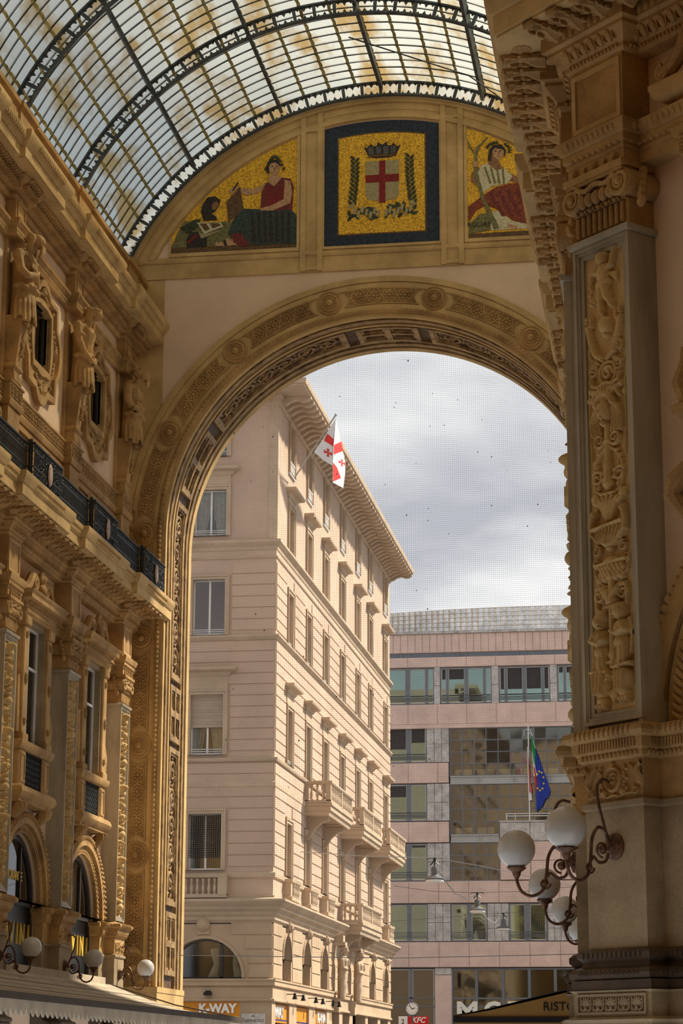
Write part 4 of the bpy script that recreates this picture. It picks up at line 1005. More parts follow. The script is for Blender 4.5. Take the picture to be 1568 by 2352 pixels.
# soffit: mouldings along both edges, coffers between
def soff(name, y0, y1, n, m, s0=0, s1=LT, base=-.02): return asweep(MB(), [(y0, base), (y1, base), (y1, n), (y0, n)], s0, s1).build(name, m, WE)
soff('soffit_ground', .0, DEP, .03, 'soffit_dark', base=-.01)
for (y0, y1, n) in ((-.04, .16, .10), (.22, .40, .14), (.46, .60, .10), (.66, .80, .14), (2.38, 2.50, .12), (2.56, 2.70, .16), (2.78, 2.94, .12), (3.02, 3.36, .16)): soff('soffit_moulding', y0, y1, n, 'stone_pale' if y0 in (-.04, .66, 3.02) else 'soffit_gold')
def coff(s0, s1, quad):
    t = .16; y0, y1 = .92, 2.30
    def fr(a, c, yy0, yy1, tt, n):
        b = MB()
        for (p, q, r_, w_) in ((a, c, yy0, yy0+tt), (a, c, yy1-tt, yy1), (a, a+tt, yy0+tt-.01, yy1-tt+.01), (c-tt, c, yy0+tt-.01, yy1-tt+.01)): asweep(b, [(r_, 0), (w_, 0), (w_, n), (r_, n)], p, q)
        return b
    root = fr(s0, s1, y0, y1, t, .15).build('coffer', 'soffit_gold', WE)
    fr(s0+t, s1-t, y0+t, y1-t, .07, .11).build('coffer_moulding', 'soffit_gold', root)
    if quad:
        b = MB(); m = (s0+s1)/2; ym = (y0+y1)/2
        asweep(b, [(y0+t, 0), (y1-t, 0), (y1-t, .15), (y0+t, .15)], m-.1, m+.1); asweep(b, [(ym-.07, 0), (ym+.07, 0), (ym+.07, .149), (ym-.07, .149)], s0+t, s1-t); b.build('coffer_cross', 'soffit_gold', root)
        for (a, c) in ((s0+t, m-.1), (m+.1, s1-t)):
            for (p, q) in ((y0+t, ym-.07), (ym+.07, y1-t)): fr(a+.02, c-.02, p+.02, q-.02, .06, .09).build('inner_moulding', 'soffit_gold', root)
    else:
        b = MB(); L = s1-s0; k = max(2, round(L/.95)); ym = (y0+y1)/2
        def sp(s, y, n): q = ap(s, n)[0]; return (q[0], y, q[1])
        for i in range(k):
            sc = s0+.3+(L-.6)*(i+.5)/k; d = 1 if i % 2 else -1
            b.tube([sp(sc+p[0], ym+p[1], .07) for p in spiral(0, 0, .36, 1.6, R(-90*d), 26, .12, d)], [.055*(1-.5*q/26) for q in range(27)], 5)
            b.tube([sp(sc-.5+q*.25, ym+d*(-.36+.16*q), .06) for q in range(4)], [.03, .05, .05, .03], 5)
            for q in range(7):
                a_ = q*.9; b.tube([sp(sc+.38*math.cos(a_), ym+.38*math.sin(a_), .05), sp(sc+.52*math.cos(a_+.3), ym+.50*math.sin(a_+.3), .05)], [.06, .02], 5)
            b.ell(sp(sc, ym, .08), (.07, .07, .07), 6, 5)
        b.build('carved_scroll', 'soffit_gold', root)
th = lambda a: LJ+RI*R(180-a)
coff(th(98.5), th(81.5), True)
for a0, a1 in ((145, 101.5), (78.5, 35)): coff(th(a0), th(a1), False)
for a0, a1 in ((166, 148), (32, 14)): coff(th(a0), th(a1), True)
for z0, z1, q in ((4.3, 6.2, True), (6.4, 11.25, False), (11.45, 13.2, True)):
    coff(z0-ZB, z1-ZB, q)
coff(13.4-ZB, th(169), False); coff(th(11), LT-(13.4-ZB), False)
# foot of the pier
for s in (-1, 1):
    xa, xb = (XL-.2, X0-RI+.2) if s < 0 else (X0+RI-.2, XR+.2)
    b = MB(); b.box(xa+.02, xb-.02, -DEP-.1, .22, 0, 3.76); b.box(xa, xb, -DEP-.12, .26, 3.75, 3.91); b.build('pier_plinth', 'stone_pale', WE)
# pale side strips and horizontal borders of the spandrels
def strip(name, x0, x1, z0, z1, t=.05, m='stone_pale'): return MB().bevbox(x0, x1, -.02, t, z0, z1, .012).build(name, m, WE)
for s in (-1, 1):
    strip('side_strip', *sorted((X0+s*7.04, X0+s*8.0)), 17.9, 26.2, .028)
b = MB(); b.box(XL, XR, -.02, .05, 26.22, 26.38); b.build('frieze_lower_fillet', 'stone_pale', WE)
MB().box(XL, XR, -.02, .026, 26.36, 26.74).build('frieze_band', 'stone_pale', WE)
b = MB(); b.mould([(0, 26.74), (.05, 26.75), (.08, 26.80), (.08, 26.86), (.04, 26.9), (.04, 26.95), (0, 26.96)], [(XL, 0), (XR, 0)]); b.build('frieze_upper_fillet', 'stone_pale', WE)
# lunette: outer ring, mullions, frames
def zarc(x, r): return ZV+math.sqrt(max(0, r*r-(x-X0)**2))
def lring(r0, r1, t, name, m='stone_pale', w0=-.02):
    a0 = math.degrees(math.asin(min(1, (26.9-ZV)/r1))); b = MB(); n = 56
    o = arcpts(X0, ZV, r1, a0, 180-a0, n); i_ = arcpts(X0, ZV, r0, a0, 180-a0, n); k = len(b.v)
    for pts, w in ((o, t), (i_, t), (i_, w0), (o, w0)): b.v += [(p[0], -w, p[1]) for p in pts]
    m_ = n+1
    for q in range(n):
        for a in range(4): b.f.append((k+a*m_+q, k+a*m_+q+1, k+((a+1) % 4)*m_+q+1, k+((a+1) % 4)*m_+q))
    return b.build(name, m, WE)
lring(8.62, 9.0, .05, 'lunette_ring'); lring(8.86, 9.0, .14, 'lunette_outer_roll'); lring(8.34, 8.50, .09, 'lunette_inner_roll'); lring(8.30, 8.64, .03, 'lunette_band')
for x0, x1 in ((-11.50, -10.78), (-6.96, -6.24)):
    zt = lambda x: zarc(x, 8.95)
    b = MB(); b.poly([(x0, 26.3), (x1, 26.3), (x1, zt(x1)), (x0, zt(x0))], -.02, .043); b.build('mullion', 'stone_pale', WE)
    for xa in (x0, x1-.17):
        b = MB(); b.poly([(xa, 26.25), (xa+.17, 26.25), (xa+.17, zt(xa+.17)), (xa, zt(xa))], .03, .10); b.build('mullion_fillet', 'stone_pale', WE)
    for zz in (26.28, 26.8): MB().box(x0+.01, x1-.01, .03, .095, zz, zz+.12).build('mullion_cross', 'stone_pale', WE)
    MB().box(x0+.01, x1-.01, .03, .095, zarc(x0, 8.4), zarc(x0, 8.4)+.1).build('mullion_cross', 'stone_pale', WE)
# ---------------------------------------------------------------- mosaics
def sect(x0, x1, z0, r, n=14): return [(x0, z0), (x1, z0)]+[(x1+(x0-x1)*i/n, zarc(x1+(x0-x1)*i/n, r)) for i in range(n+1)]
def mroot(name, label): 
    o = tag(empty(name), label, 'mosaic', 'lunette mosaics'); o.location = (0, YE, 0); return o
def lay(root, name, pts, m, d, z=None): return MB().poly(pts, .0, d).build(name, m, root, 0)
# centre: city arms
M1 = mroot('arms_mosaic', 'gold and navy mosaic with a red cross shield, crown and laurel in the middle lunette')
x0, x1 = -10.73, -7.01
lay(M1, 'navy_border', sect(x0, x1, 27.05, 8.26), 'm_navy', .02)
lay(M1, 'brown_line', sect(x0+.42, x1-.42, 27.40, 7.86), 'm_brown', .026); lay(M1, 'gold_ground', sect(x0+.47, x1-.47, 27.45, 7.81), 'm_gold', .032)
b = MB()
for xa in (x0-.08, x1): b.poly([(xa, 27.05), (xa+.08, 27.05), (xa+.08, zarc(xa+.08, 8.34)), (xa, zarc(xa, 8.34))], -.01, .07)
b.box(x0-.08, x1+.08, -.01, .07, 26.96, 27.05); b.build('stone_frame', 'stone_pale', M1)
cx = X0+.02; sz = 29.9
shp = [(cx-.54, 28.72), (cx-.45, 28.58), (cx-.12, 28.52), (cx, 28.42), (cx+.12, 28.52), (cx+.45, 28.58), (cx+.54, 28.72), (cx+.54, sz), (cx-.54, sz)]
lay(M1, 'shield', shp, 'm_cream', .045)
lay(M1, 'cross', [(cx-.1, 28.46), (cx+.1, 28.46), (cx+.1, 29.16), (cx+.54, 29.16), (cx+.54, 29.42), (cx+.1, 29.42), (cx+.1, sz), (cx-.1, sz), (cx-.1, 29.42), (cx-.54, 29.42), (cx-.54, 29.16), (cx-.1, 29.16)], 'm_red', .052)
cr = [(cx-.44, 30.05), (cx-.2, 30.0), (cx+.2, 30.0), (cx+.44, 30.05)]
top_ = [(.60, 30.42), (.5, 30.36), (.44, 30.42), (.36, 30.5), (.3, 30.42), (.18, 30.42), (.14, 30.55), (-.0, 30.45), (-.14, 30.55), (-.18, 30.42), (-.3, 30.42), (-.36, 30.5), (-.44, 30.42), (-.5, 30.36), (-.6, 30.42)]
lay(M1, 'crown', cr+[(cx+a, c) for a, c in top_], 'm_dark', .045)
for k in range(4): u = cx-.36+.24*k; lay(M1, 'crown_panel', [(u-.08, 30.14), (u+.08, 30.14), (u+.09, 30.38), (u-.09, 30.38)], 'm_grey', .05)
lay(M1, 'crown_band', [(cx-.44, 30.04), (cx+.44, 30.04), (cx+.46, 30.12), (cx-.46, 30.12)], 'm_brown', .052)
r = random.Random(11)
def leafpoly(x, z, L, w, a): return [(x+p*math.cos(a)-q*math.sin(a), z+p*math.sin(a)+q*math.cos(a)) for p, q in ((0, 0), (L*.35, w), (L*.7, w*.7), (L, 0), (L*.7, -w*.7), (L*.35, -w))]
for s in (-1, 1):
    for k in range(22):
        t = k/21; z = 28.35+1.6*t; x = cx+s*(.98-.10*math.sin(t*2)); a = R(90)+(1 if k % 2 else -1)*R(38)
        lay(M1, 'laurel_leaf', leafpoly(x, z, .24, .055, a), 'm_leaf', .045+.001*(k % 5))
    for k in range(18):
        t = k/17; x = cx+s*(.1+.95*t); z = 28.02+.18*math.sin(t*3)+r.uniform(-.12, .12); lay(M1, 'laurel_leaf', leafpoly(x, z, .25, .06, r.uniform(0, 6.3)), 'm_leaf', .045+.001*(k % 7))
    for k in range(7): x = cx+s*(.12+.13*k); z = 28.1+.1*math.sin(k*2.1)+.02*k; lay(M1, 'ribbon', [(x-.06, z-.1), (x+.02, z-.13), (x+.07, z+.1), (x-.02, z+.12)], 'm_cream', .056)
    lay(M1, 'ribbon', [(cx+s*.88, 28.38), (cx+s*1.08, 28.30), (cx+s*1.06, 28.42), (cx+s*.9, 28.5)], 'm_cream', .057)
# left: seated woman with a tablet
M2 = mroot('seated_woman_mosaic', 'gold mosaic of a seated laurel-crowned woman in red and dark green, left lunette')
xa, xb = -15.74, -11.62
lay(M2, 'gold_ground', [(xa, 27.08), (xb, 27.08)]+[(xb+(xa-xb)*i/16, zarc(xb+(xa-xb)*i/16, 8.28)) for i in range(17)], 'm_gold', .02)
def PX(px, py):   # read from the picture of the mosaic, 1568 wide crop
    x = 380+px*340/1568; y = 280+py*340/1568
    return (-11.6+(x-683)/(683-390)*(15.78-11.6), 27.0+((575+(683-x)*.058)-y)/(575-322)*3.8)
def LP(name, pts, m, d): return lay(M2, name, [PX(*p) for p in pts], m, d)
LP('ground_step', [(50, 1345), (50, 1440), (1390, 1365), (1390, 1290)], 'm_brown', .03)
LP('rock', [(60, 1340), (150, 1130), (200, 1060), (400, 1080), (640, 1065), (700, 1060), (700, 1310), (60, 1345)], 'm_olive', .028)
LP('skirt', [(660, 1190), (720, 1040), (820, 930), (1000, 935), (1330, 940), (1390, 1000), (1388, 1290), (1000, 1310), (800, 1300), (690, 1230)], 'm_green', .04)
for k in range(7): LP('skirt_fold', [(900+65*k, 960), (930+65*k, 960), (965+60*k, 1280), (925+60*k, 1280)], 'm_dark', .044)
LP('hem', [(690, 1200), (800, 1185), (880, 1280), (910, 1310), (820, 1335), (730, 1290)], 'm_maroon', .046)
LP('foot', [(530, 1290), (610, 1280), (660, 1245), (740, 1270), (760, 1310), (640, 1325), (540, 1325)], 'm_skin', .045)
LP('sandal', [(610, 1270), (640, 1260), (660, 1320), (630, 1325)], 'm_dark', .049)
LP('tunic', [(1005, 920), (1015, 760), (1060, 660), (1120, 630), (1230, 600), (1320, 610), (1355, 700), (1340, 940), (1100, 950)], 'm_maroon', .042)
for k in range(4): LP('tunic_fold', [(1060+50*k, 700), (1080+50*k, 690), (1110+45*k, 930), (1085+45*k, 930)], 'm_red', .046)
LP('neck', [(1095, 560), (1180, 560), (1230, 600), (1150, 690), (1090, 660)], 'm_skin', .047)
LP('right_arm', [(1260, 620), (1320, 640), (1340, 760), (1320, 870), (1130, 950), (1010, 950), (1005, 925), (1120, 895), (1250, 830)], 'm_skin', .05)
LP('left_arm', [(1060, 650), (1010, 680), (930, 720), (800, 715), (790, 760), (860, 790), (950, 770), (1010, 745)], 'm_skin', .041)
LP('tablet', [(640, 860), (785, 700), (825, 930), (740, 1010), (665, 1070)], 'm_brown', .043)
LP('hand', [(660, 740), (720, 700), (790, 700), (740, 730), (700, 780), (680, 760)], 'm_skin', .05)
LP('stylus', [(700, 740), (755, 650), (768, 655), (715, 745)], 'm_dark', .052)
LP('face', [(1085, 480), (1110, 440), (1170, 435), (1205, 470), (1200, 530), (1160, 570), (1120, 560), (1090, 520)], 'm_skin', .052)
LP('hair', [(1060, 540), (1070, 450), (1110, 410), (1180, 410), (1215, 460), (1200, 475), (1165, 440), (1115, 445), (1092, 480), (1090, 560)], 'm_dark', .055)
for (ex, ey) in ((1125, 483), (1172, 480)): LP('eye', [(ex-14, ey), (ex, ey-7), (ex+14, ey), (ex, ey+6)], 'm_dark', .056)
LP('nose', [(1148, 490), (1156, 490), (1160, 518), (1142, 520)], 'm_skin_dark', .055); LP('mouth', [(1132, 535), (1165, 533), (1150, 543)], 'm_maroon', .056)
for k in range(10): a = k/9; LP('laurel_leaf', [(1040+190*a, 520-130*math.sin(a*PI)), (1055+190*a, 480-130*math.sin(a*PI)), (1075+190*a, 505-120*math.sin(a*PI))], 'm_leaf', .057+.001*(k % 3))
LP('bust', [(370, 960), (390, 880), (440, 810), (520, 800), (575, 840), (560, 900), (520, 960), (480, 980), (530, 1010), (545, 1050), (400, 1060)], 'm_dark', .044)
LP('bust_face', [(490, 880), (540, 850), (560, 885), (525, 945), (490, 940)], 'm_skin_dark', .048)
LP('open_book', [(330, 1080), (440, 1080), (580, 1075), (615, 1120), (410, 1200)], 'm_white', .05); LP('book_page', [(350, 1185), (410, 1200), (590, 1160), (380, 1250)], 'm_cream', .046)
LP('print', [(360, 1090), (430, 1090), (470, 1150), (420, 1170)], 'm_brown', .053); LP('print', [(470, 1085), (560, 1085), (590, 1110), (500, 1140)], 'm_brown', .053)
LP('vessel', [(230, 1350), (220, 1260), (260, 1180), (350, 1180), (440, 1240), (440, 1330)], 'm_dark', .042); LP('leaves', [(150, 1140), (300, 1050), (370, 1040), (340, 1130), (230, 1200)], 'm_leaf', .045); LP('red_strip', [(225, 1290), (330, 1200), (345, 1215), (235, 1310)], 'm_red', .05)
b = MB(); zz = zarc(xb, 8.34)
b.box(xa-.06, xb+.1, -.01, .07, 26.96, 27.08); b.poly([(xb, 27.08), (xb+.1, 27.08), (xb+.1, zarc(xb+.1, 8.34)), (xb, zz)], -.01, .07); b.box(xa-.06, xa, -.01, .07, 27.08, 27.6); b.build('stone_frame', 'stone_pale', M2)
# right: reclining woman with a branch
M3 = mroot('reclining_woman_mosaic', 'gold mosaic of a woman in white and rust drapery holding a branch, right lunette')
xa, xb = -6.12, -2.0
lay(M3, 'gold_ground', [(xa, 27.08), (xb, 27.08)]+[(xb+(xa-xb)*i/16, zarc(xb+(xa-xb)*i/16, 8.28)) for i in range(17)], 'm_gold', .02)
def QX(px, py):
    x = 730+px*520/1568; y = 260+py*520/1568
    return (-6.12+(x-1073)/70.3, 27.07+(550-(x-1073)*.055-y)/67.5)
def LQ(name, pts, m, d): return lay(M3, name, [QX(*p) for p in pts], m, d)
LQ('ground_step', [(1040, 840), (1040, 880), (1640, 845), (1640, 800)], 'm_brown', .03)
LQ('rock', [(1042, 770), (1120, 700), (1230, 690), (1260, 800), (1040, 840)], 'm_olive', .03)
LQ('rust_cloak', [(1042, 760), (1040, 650), (1120, 590), (1220, 520), (1330, 490), (1420, 490), (1560, 520), (1620, 640), (1620, 800), (1450, 790), (1330, 740), (1240, 670), (1160, 640), (1090, 680)], 'm_rust', .042)
for k in range(5): LQ('cloak_fold', [(1180+60*k, 560-8*k), (1200+60*k, 555-8*k), (1290+55*k, 720), (1265+55*k, 720)], 'm_maroon', .045)
LQ('under_skirt', [(1190, 690), (1250, 680), (1330, 750), (1430, 770), (1450, 800), (1190, 815)], 'm_white', .044)
LQ('foot', [(1295, 800), (1310, 770), (1370, 785), (1365, 805)], 'm_skin', .047)
LQ('blouse', [(1100, 430), (1130, 370), (1170, 350), (1290, 390), (1340, 440), (1310, 490), (1200, 510), (1140, 560), (1110, 500)], 'm_white', .045)
for k in range(4): LQ('blouse_fold', [(1150+40*k, 380), (1162+40*k, 378), (1200+30*k, 490), (1185+30*k, 495)], 'm_olive', .048)
LQ('neck', [(1190, 300), (1240, 320), (1280, 390), (1230, 400), (1180, 360)], 'm_skin_dark', .049)
LQ('left_arm', [(1290, 400), (1380, 450), (1450, 470), (1470, 490), (1380, 490), (1320, 470)], 'm_skin_dark', .043)
LQ('right_arm', [(1060, 480), (1060, 430), (1100, 370), (1140, 400), (1110, 500)], 'm_skin_dark', .044)
LQ('branch', [(1210, 810), (1130, 600), (1085, 430), (1085, 280), (1105, 230), (1125, 232), (1105, 290), (1110, 430), (1150, 590), (1250, 800)], 'm_olive', .05)
LQ('twig', [(1095, 300), (1050, 240), (1040, 200), (1050, 200), (1060, 235), (1102, 290)], 'm_olive', .052); LQ('twig', [(1110, 230), (1150, 190), (1175, 165), (1178, 172), (1155, 200), (1122, 236)], 'm_olive', .052)
LQ('hand', [(1070, 340), (1105, 340), (1108, 375), (1075, 380)], 'm_skin', .054)
LQ('face', [(1205, 265), (1225, 240), (1270, 235), (1290, 270), (1275, 310), (1245, 325), (1215, 305)], 'm_skin', .052)
LQ('hair', [(1175, 330), (1185, 260), (1215, 225), (1270, 220), (1300, 260), (1290, 310), (1283, 260), (1225, 245), (1205, 275), (1200, 340)], 'm_dark', .055)
for (ex, ey) in ((1228, 268), (1262, 266)): LQ('eye', [(ex-10, ey), (ex, ey-5), (ex+10, ey), (ex, ey+5)], 'm_dark', .056)
LQ('nose', [(1246, 272), (1252, 272), (1255, 292), (1242, 292)], 'm_skin_dark', .055); LQ('mouth', [(1235, 303), (1262, 302), (1250, 309)], 'm_maroon', .056)
for k in range(12): a = R(150-11*k if k < 7 else -20+15*(k-7)); LQ('wreath_leaf', [(1245+70*math.cos(a), 262-48*math.sin(a)), (1245+95*math.cos(a+.15), 262-70*math.sin(a+.15)), (1245+72*math.cos(a+.3), 262-55*math.sin(a+.3))], 'm_leaf', .057+.001*(k % 3))
text('inscription', 'PAGLIANO', .24, 'm_dark', M3, (QX(1125, 775)[0], -.035, QX(1125, 775)[1]), ext=.004)
b = MB(); b.box(xa-.1, xb, -.01, .07, 26.96, 27.08); b.poly([(xa-.1, 27.08), (xa, 27.08), (xa, zarc(xa, 8.34)), (xa-.1, zarc(xa-.1, 8.34))], -.01, .07); b.build('stone_frame', 'stone_pale', M3)
# ================================================================ glass vault
RG = 9.52
VA = link('ceiling', None); VA['kind'] = 'structure'
def VP(r, a, y): return (X0+r*math.cos(R(a)), y, ZV+r*math.sin(R(a)))
RIBS = [65.78-5.82*k for k in range(7)]
A0, A1 = 22.0, 158.0
PUR = [90+20.6*k for k in range(-2, 3)]
def ringbox(b, r0, r1, y0, y1, a0, a1, n):
    rings = [[VP(r0, a0+(a1-a0)*i/n, y0), VP(r1, a0+(a1-a0)*i/n, y0), VP(r1, a0+(a1-a0)*i/n, y1), VP(r0, a0+(a1-a0)*i/n, y1)] for i in range(n+1)]; b.loft(rings)
for y in RIBS:
    rib = link('rib', None, VA)
    b = MB(); ringbox(b, 9.02, 9.07, y-.085, y+.085, A0, A1, 72); b.build('lower_chord', 'rib_iron', rib)
    b = MB(); ringbox(b, 9.46, 9.51, y-.085, y+.085, A0, A1, 72); b.build('upper_chord', 'rib_iron', rib)
    b = MB(); n = 36
    for i in range(n+1):
        a = A0+(A1-A0)*i/n; k = len(b.v); ringbox(b, 9.06, 9.48, y-.045, y+.045, a-.30, a+.30, 1)
        if i < n:
            st = (A1-A0)/n
            for sgn, r_ in ((1, 9.065), (-1, 9.465)):
                for (f0, f1, hh) in ((.08, .30, .10), (.36, .64, .15), (.70, .92, .10)):
                    aa, ab, am = a+st*f0, a+st*f1, a+st*(f0+f1)/2
                    b.loft([[VP(r_, aa, y-.012), VP(r_, ab, y-.012), VP(r_+sgn*hh, am, y-.012)], [VP(r_, aa, y+.012), VP(r_, ab, y+.012), VP(r_+sgn*hh, am, y+.012)]])
    b.build('web', 'rib_iron', rib)
    for s in (-1, 1):
        b = MB(); x = X0+s*8.22; b.box(x-.2, x+.2, -y-.16, -y+.16, 26.6, 26.75); b.box(x-.12, x+.12, -y-.1, -y+.1, 26.1, 26.62); b.tube([(x-s*.18, y, 26.62), (x-s*.04, y, 26.3), (x-s*.02, y, 25.95)], [.06, .08, .1], 7)
        for k in range(4): b.tube([(x-s*(.12)+q[0], y-.1, 26.35+q[1]) for q in spiral(0, .05*k, .07, 1.3, k, 10, .2)], .02, 4, False)
        b.build('bracket', 'iron', rib)
for a in PUR:
    b = MB(); k = 40
    p = [VP(9.28, a-.35, 25), VP(9.50, a-.35, 25), VP(9.50, a+.35, 25), VP(9.28, a+.35, 25)]; b.loft([p, [(q[0], 65.9, q[2]) for q in p]]); b.build('purlin', 'rib_iron', VA)
NB_ = 11; st = 5.82/NB_; AP = 20.6/4
ys = [65.78-st*i for i in range(NB_*6+1)]
b = MB()
for i, y in enumerate(ys):
    if i % NB_ == 0: continue
    ringbox(b, 9.50, 9.55, y-.014, y+.014, A0, A1, 60)
b.build('glazing_bars', 'iron', VA)
# scalloped yellowed laps where panes overlap
b = MB(); angs = []
a = 90-20.6*3-AP
while a <= 90+20.6*3+AP+.1: angs.append(a); a += AP
for j, a in enumerate(angs):
    for i in range(len(ys)-1):
        y1, y0 = ys[i], ys[i+1]; n = 4
        lo = [VP(9.505, a-.30-.22*math.sin(PI*q/n)*(1 if j % 2 else .8), y0+(y1-y0)*q/n) for q in range(n+1)]; hi = [VP(9.505, a+.30-.16*math.sin(PI*q/n), y0+(y1-y0)*q/n) for q in range(n+1)]
        k = len(b.v); b.v += lo+hi
        for q in range(n): b.f.append((k+q, k+q+1, k+n+2+q, k+n+1+q))
b.build('pane_laps', 'joint_yellow', VA)['kind'] = 'stuff'
# panes: those the picture shows largest are pieces of their own
camP = Vector((0, 0, EYE)); cand = []
def scr(P):
    d = Vector(P)-camP; z = d.dot(fw); return 784+F_PX*d.dot(rt)/z, 1176-F_PX*d.dot(up)/z
for i in range(len(ys)-1):
    for j in range(len(angs)-1):
        q = [scr(VP(9.5, angs[j+(k in (1, 2))], ys[i+(k > 1)])) for k in range(4)]
        ar = .5*abs(sum(q[k][0]*q[(k+1) % 4][1]-q[(k+1) % 4][0]*q[k][1] for k in range(4))); mx, my = sum(p[0] for p in q)/4, sum(p[1] for p in q)/4
        vis = -20 < mx < 1230 and -25 < my < 640 and not (mx > 1135 and my < (mx-1135)*6.5-200)
        cand.append((ar if vis else 0, i, j))
cand.sort(reverse=True); own = set((i, j) for ar, i, j in cand[:300] if ar > 0)
def pane(b, i, j):
    dr = .008*((i*7+j*3) % 3); r0, r1 = 9.515+dr, 9.525+dr; a0, a1 = angs[j], angs[j+1]; y1, y0 = ys[i]-.01, ys[i+1]+.01
    k = len(b.v); b.v += [VP(r0, a0, y0), VP(r0, a1, y0), VP(r0, a1, y1), VP(r0, a0, y1)]; b.f += [(k, k+1, k+2, k+3)]
rest = MB()
for ar, i, j in cand:
    if (i, j) in own:
        b = MB(); pane(b, i, j); o = b.build('pane', 'roof_glass', VA, 0)
    else: pane(rest, i, j)
rest.build('panes', 'roof_glass', VA, 0)['kind'] = 'stuff'
b = MB()
for i in range(40):
    a0, a1 = 25+3.25*i, 25+3.25*(i+1); b.f.append(tuple(len(b.v)+q for q in range(4))); b.v += [VP(9.08, a0, 66.0), VP(9.08, a1, 66.0), VP(9.55, a1, 65.95), VP(9.55, a0, 65.95)]
b.build('end_glazing', 'roof_glass', VA, 0)
MB().tube([scr_ for scr_ in (VP(9.3, 93, 62.0), VP(9.0, 70, 63.5), VP(9.1, 55, 65.5))], .025, 5).build('tie_cable', 'iron', VA)
# ================================================================ apartment house across the street
AX, AY, AYE = -15.86, 86.0, 121.0
AP_ = tag(empty('apartment_building', (0, 0, 0)), 'tall cream corner house with rusticated walls, balconies and bracketed eaves', 'building')
COLS = [89.2, 93.75, 98.4, 103.4, 108.5, 113.0, 118.9]
FA = empty('street_front', (AX, 0, 0), 90, AP_)      # long face along the street: u = world y
FB = empty('end_front', (0, AY, 0), 0, AP_)          # short face towards the arch: u = world x
CB_ = -18.62                                          # the end front's window column
WW = .78
# solid walls with holes
LEV = [(25.85, 28.0, .55), (22.35, 24.6, .62), (18.45, 20.75, .62), (13.5, 16.2, .62), (9.05, 11.45, .62)]
hs = [(c-hw, c+hw, v0, v1) for (v0, v1, hw) in LEV for c in COLS]
b = MB(); wallstrips(b, AY+.69, AYE, 7.0, 28.4, hs, -.7, 0); b.build('wall', 'stucco', FA, 0)
LEVB = [(25.9, 28.0, .66), (22.55, 24.55, .68), (18.45, 20.8, .68), (13.62, 16.12, .68), (9.1, 11.35, .68)]
hb = [(CB_-hw, CB_+hw, v0, v1) for (v0, v1, hw) in LEVB]
b = MB(); wallstrips(b, -30, AX-.7, 7.0, 28.4, hb, -.7, 0); b.box(AX-.7, AX-.001, -.7, 0, 7.0, 28.4); b.build('wall', 'stucco', FB, 0)
MB().box(AX-14, AX-.75, -AYE+.2, -AY-.75, 28.2, 28.4).build('roof_deck', 'stucco_trim', AP_, 0)
MB().box(AX-8, AX-.72, -AYE, -AYE+.6, 0, 28.4).build('rear_wall', 'stucco', AP_, 0)
# rusticated courses below the fourth storey: each block row is a shallow band with open joints
def rust(face, u0, u1, zs, holes, m='stucco', w=.035, j=.035):
    for z0, z1 in zip(zs[:-1], zs[1:]):
        segs = [(u0, u1)]
        for h in holes:
            if h[3]+.0 > z0+.02 and h[2] < z1-.02:
                n = []
                for a, c in segs:
                    if h[1] <= a or h[0] >= c: n.append((a, c)); continue
                    if h[0] > a: n.append((a, h[0]))
                    if h[1] < c: n.append((h[1], c))
                segs = n
        for a, c in segs:
            if c-a > .05: MB().bevbox(a, c, -.01, w, z0+j/2, z1-j/2, .015).build('stone_course', m, face, 0)
zr = lambda a, c, n: [a+(c-a)*i/n for i in range(n+1)]
fr = [(h[0]-.24, h[1]+.24, h[2]-.1, h[3]+.28) for h in hs]
frb = [(h[0]-.26, h[1]+.26, h[2]-.1, h[3]+.3) for h in hb]
for z0, z1, n in ((18.6, 21.4, 6), (13.75, 18.2, 10), (9.2, 13.3, 9)):
    rust(FA, AY+.04, AYE, zr(z0, z1, n), fr); rust(FB, -22, AX-.04, zr(z0, z1, n), frb)
# vertical corner strips and string courses that run round the corner
def both(name, pr, m='stucco_trim'):
    """section (out, v) mitred round the street corner"""
    b = MB(); q = [(AX-14, 0), (AX, 0)]; rings = []
    for (ux, uy, ox, oy) in ((AX-14, AY, 0, -1), (AX, AY, 1, -1), (AX, AYE, 1, 0)): rings.append([(ux+ox*d, uy+oy*d, v) for d, v in pr])
    b.loft(rings); return b.build(name, m, AP_)
both('string_course', sec((.02, 21.9), (.05, 21.95), (.05, 22.05), (.12, 22.1), (.2, 22.2), (.2, 22.3), (0, 22.34)))
both('band', sec((.03, 21.55), (.06, 21.6), (.03, 21.65)))
both('string_course', sec((.02, 18.2), (.1, 18.26), (.16, 18.34), (.16, 18.4), (0, 18.43)))
both('string_course', sec((.02, 13.3), (.1, 13.34), (.14, 13.42), (.14, 13.47), (0, 13.5)))
both('band', sec((.02, 12.3), (.06, 12.34), (.06, 12.5), (0, 12.53)))
both('string_course', sec((.02, 8.75), (.08, 8.8), (.1, 8.92), (.1, 8.97), (0, 9.0)))
both('main_cornice', sec((.02, 7.1), (.1, 7.16), (.1, 7.28), (.2, 7.36), (.2, 7.46), (.36, 7.56), (.36, 7.66), (.5, 7.74), (.58, 7.84), (.58, 7.92), (.1, 8.0)))
both('plinth_band', sec((.0, 7.95), (.05, 7.98), (.05, 8.1), (0, 8.12)))
both('eaves_fascia', sec((.05, 28.0), (.12, 28.06), (.12, 28.25), (.2, 28.32), (.2, 28.45)))
both('eaves', sec((.1, 28.44), (1.30, 28.40), (1.30, 28.46), (1.36, 28.48), (1.40, 28.62), (1.40, 28.68), (.1, 28.75)))
MB().box(AX-.35, AX+.03, -AY-.35, -AY+.03, 22.35, 28.0).build('corner_strip', 'stucco_trim', AP_, 0)
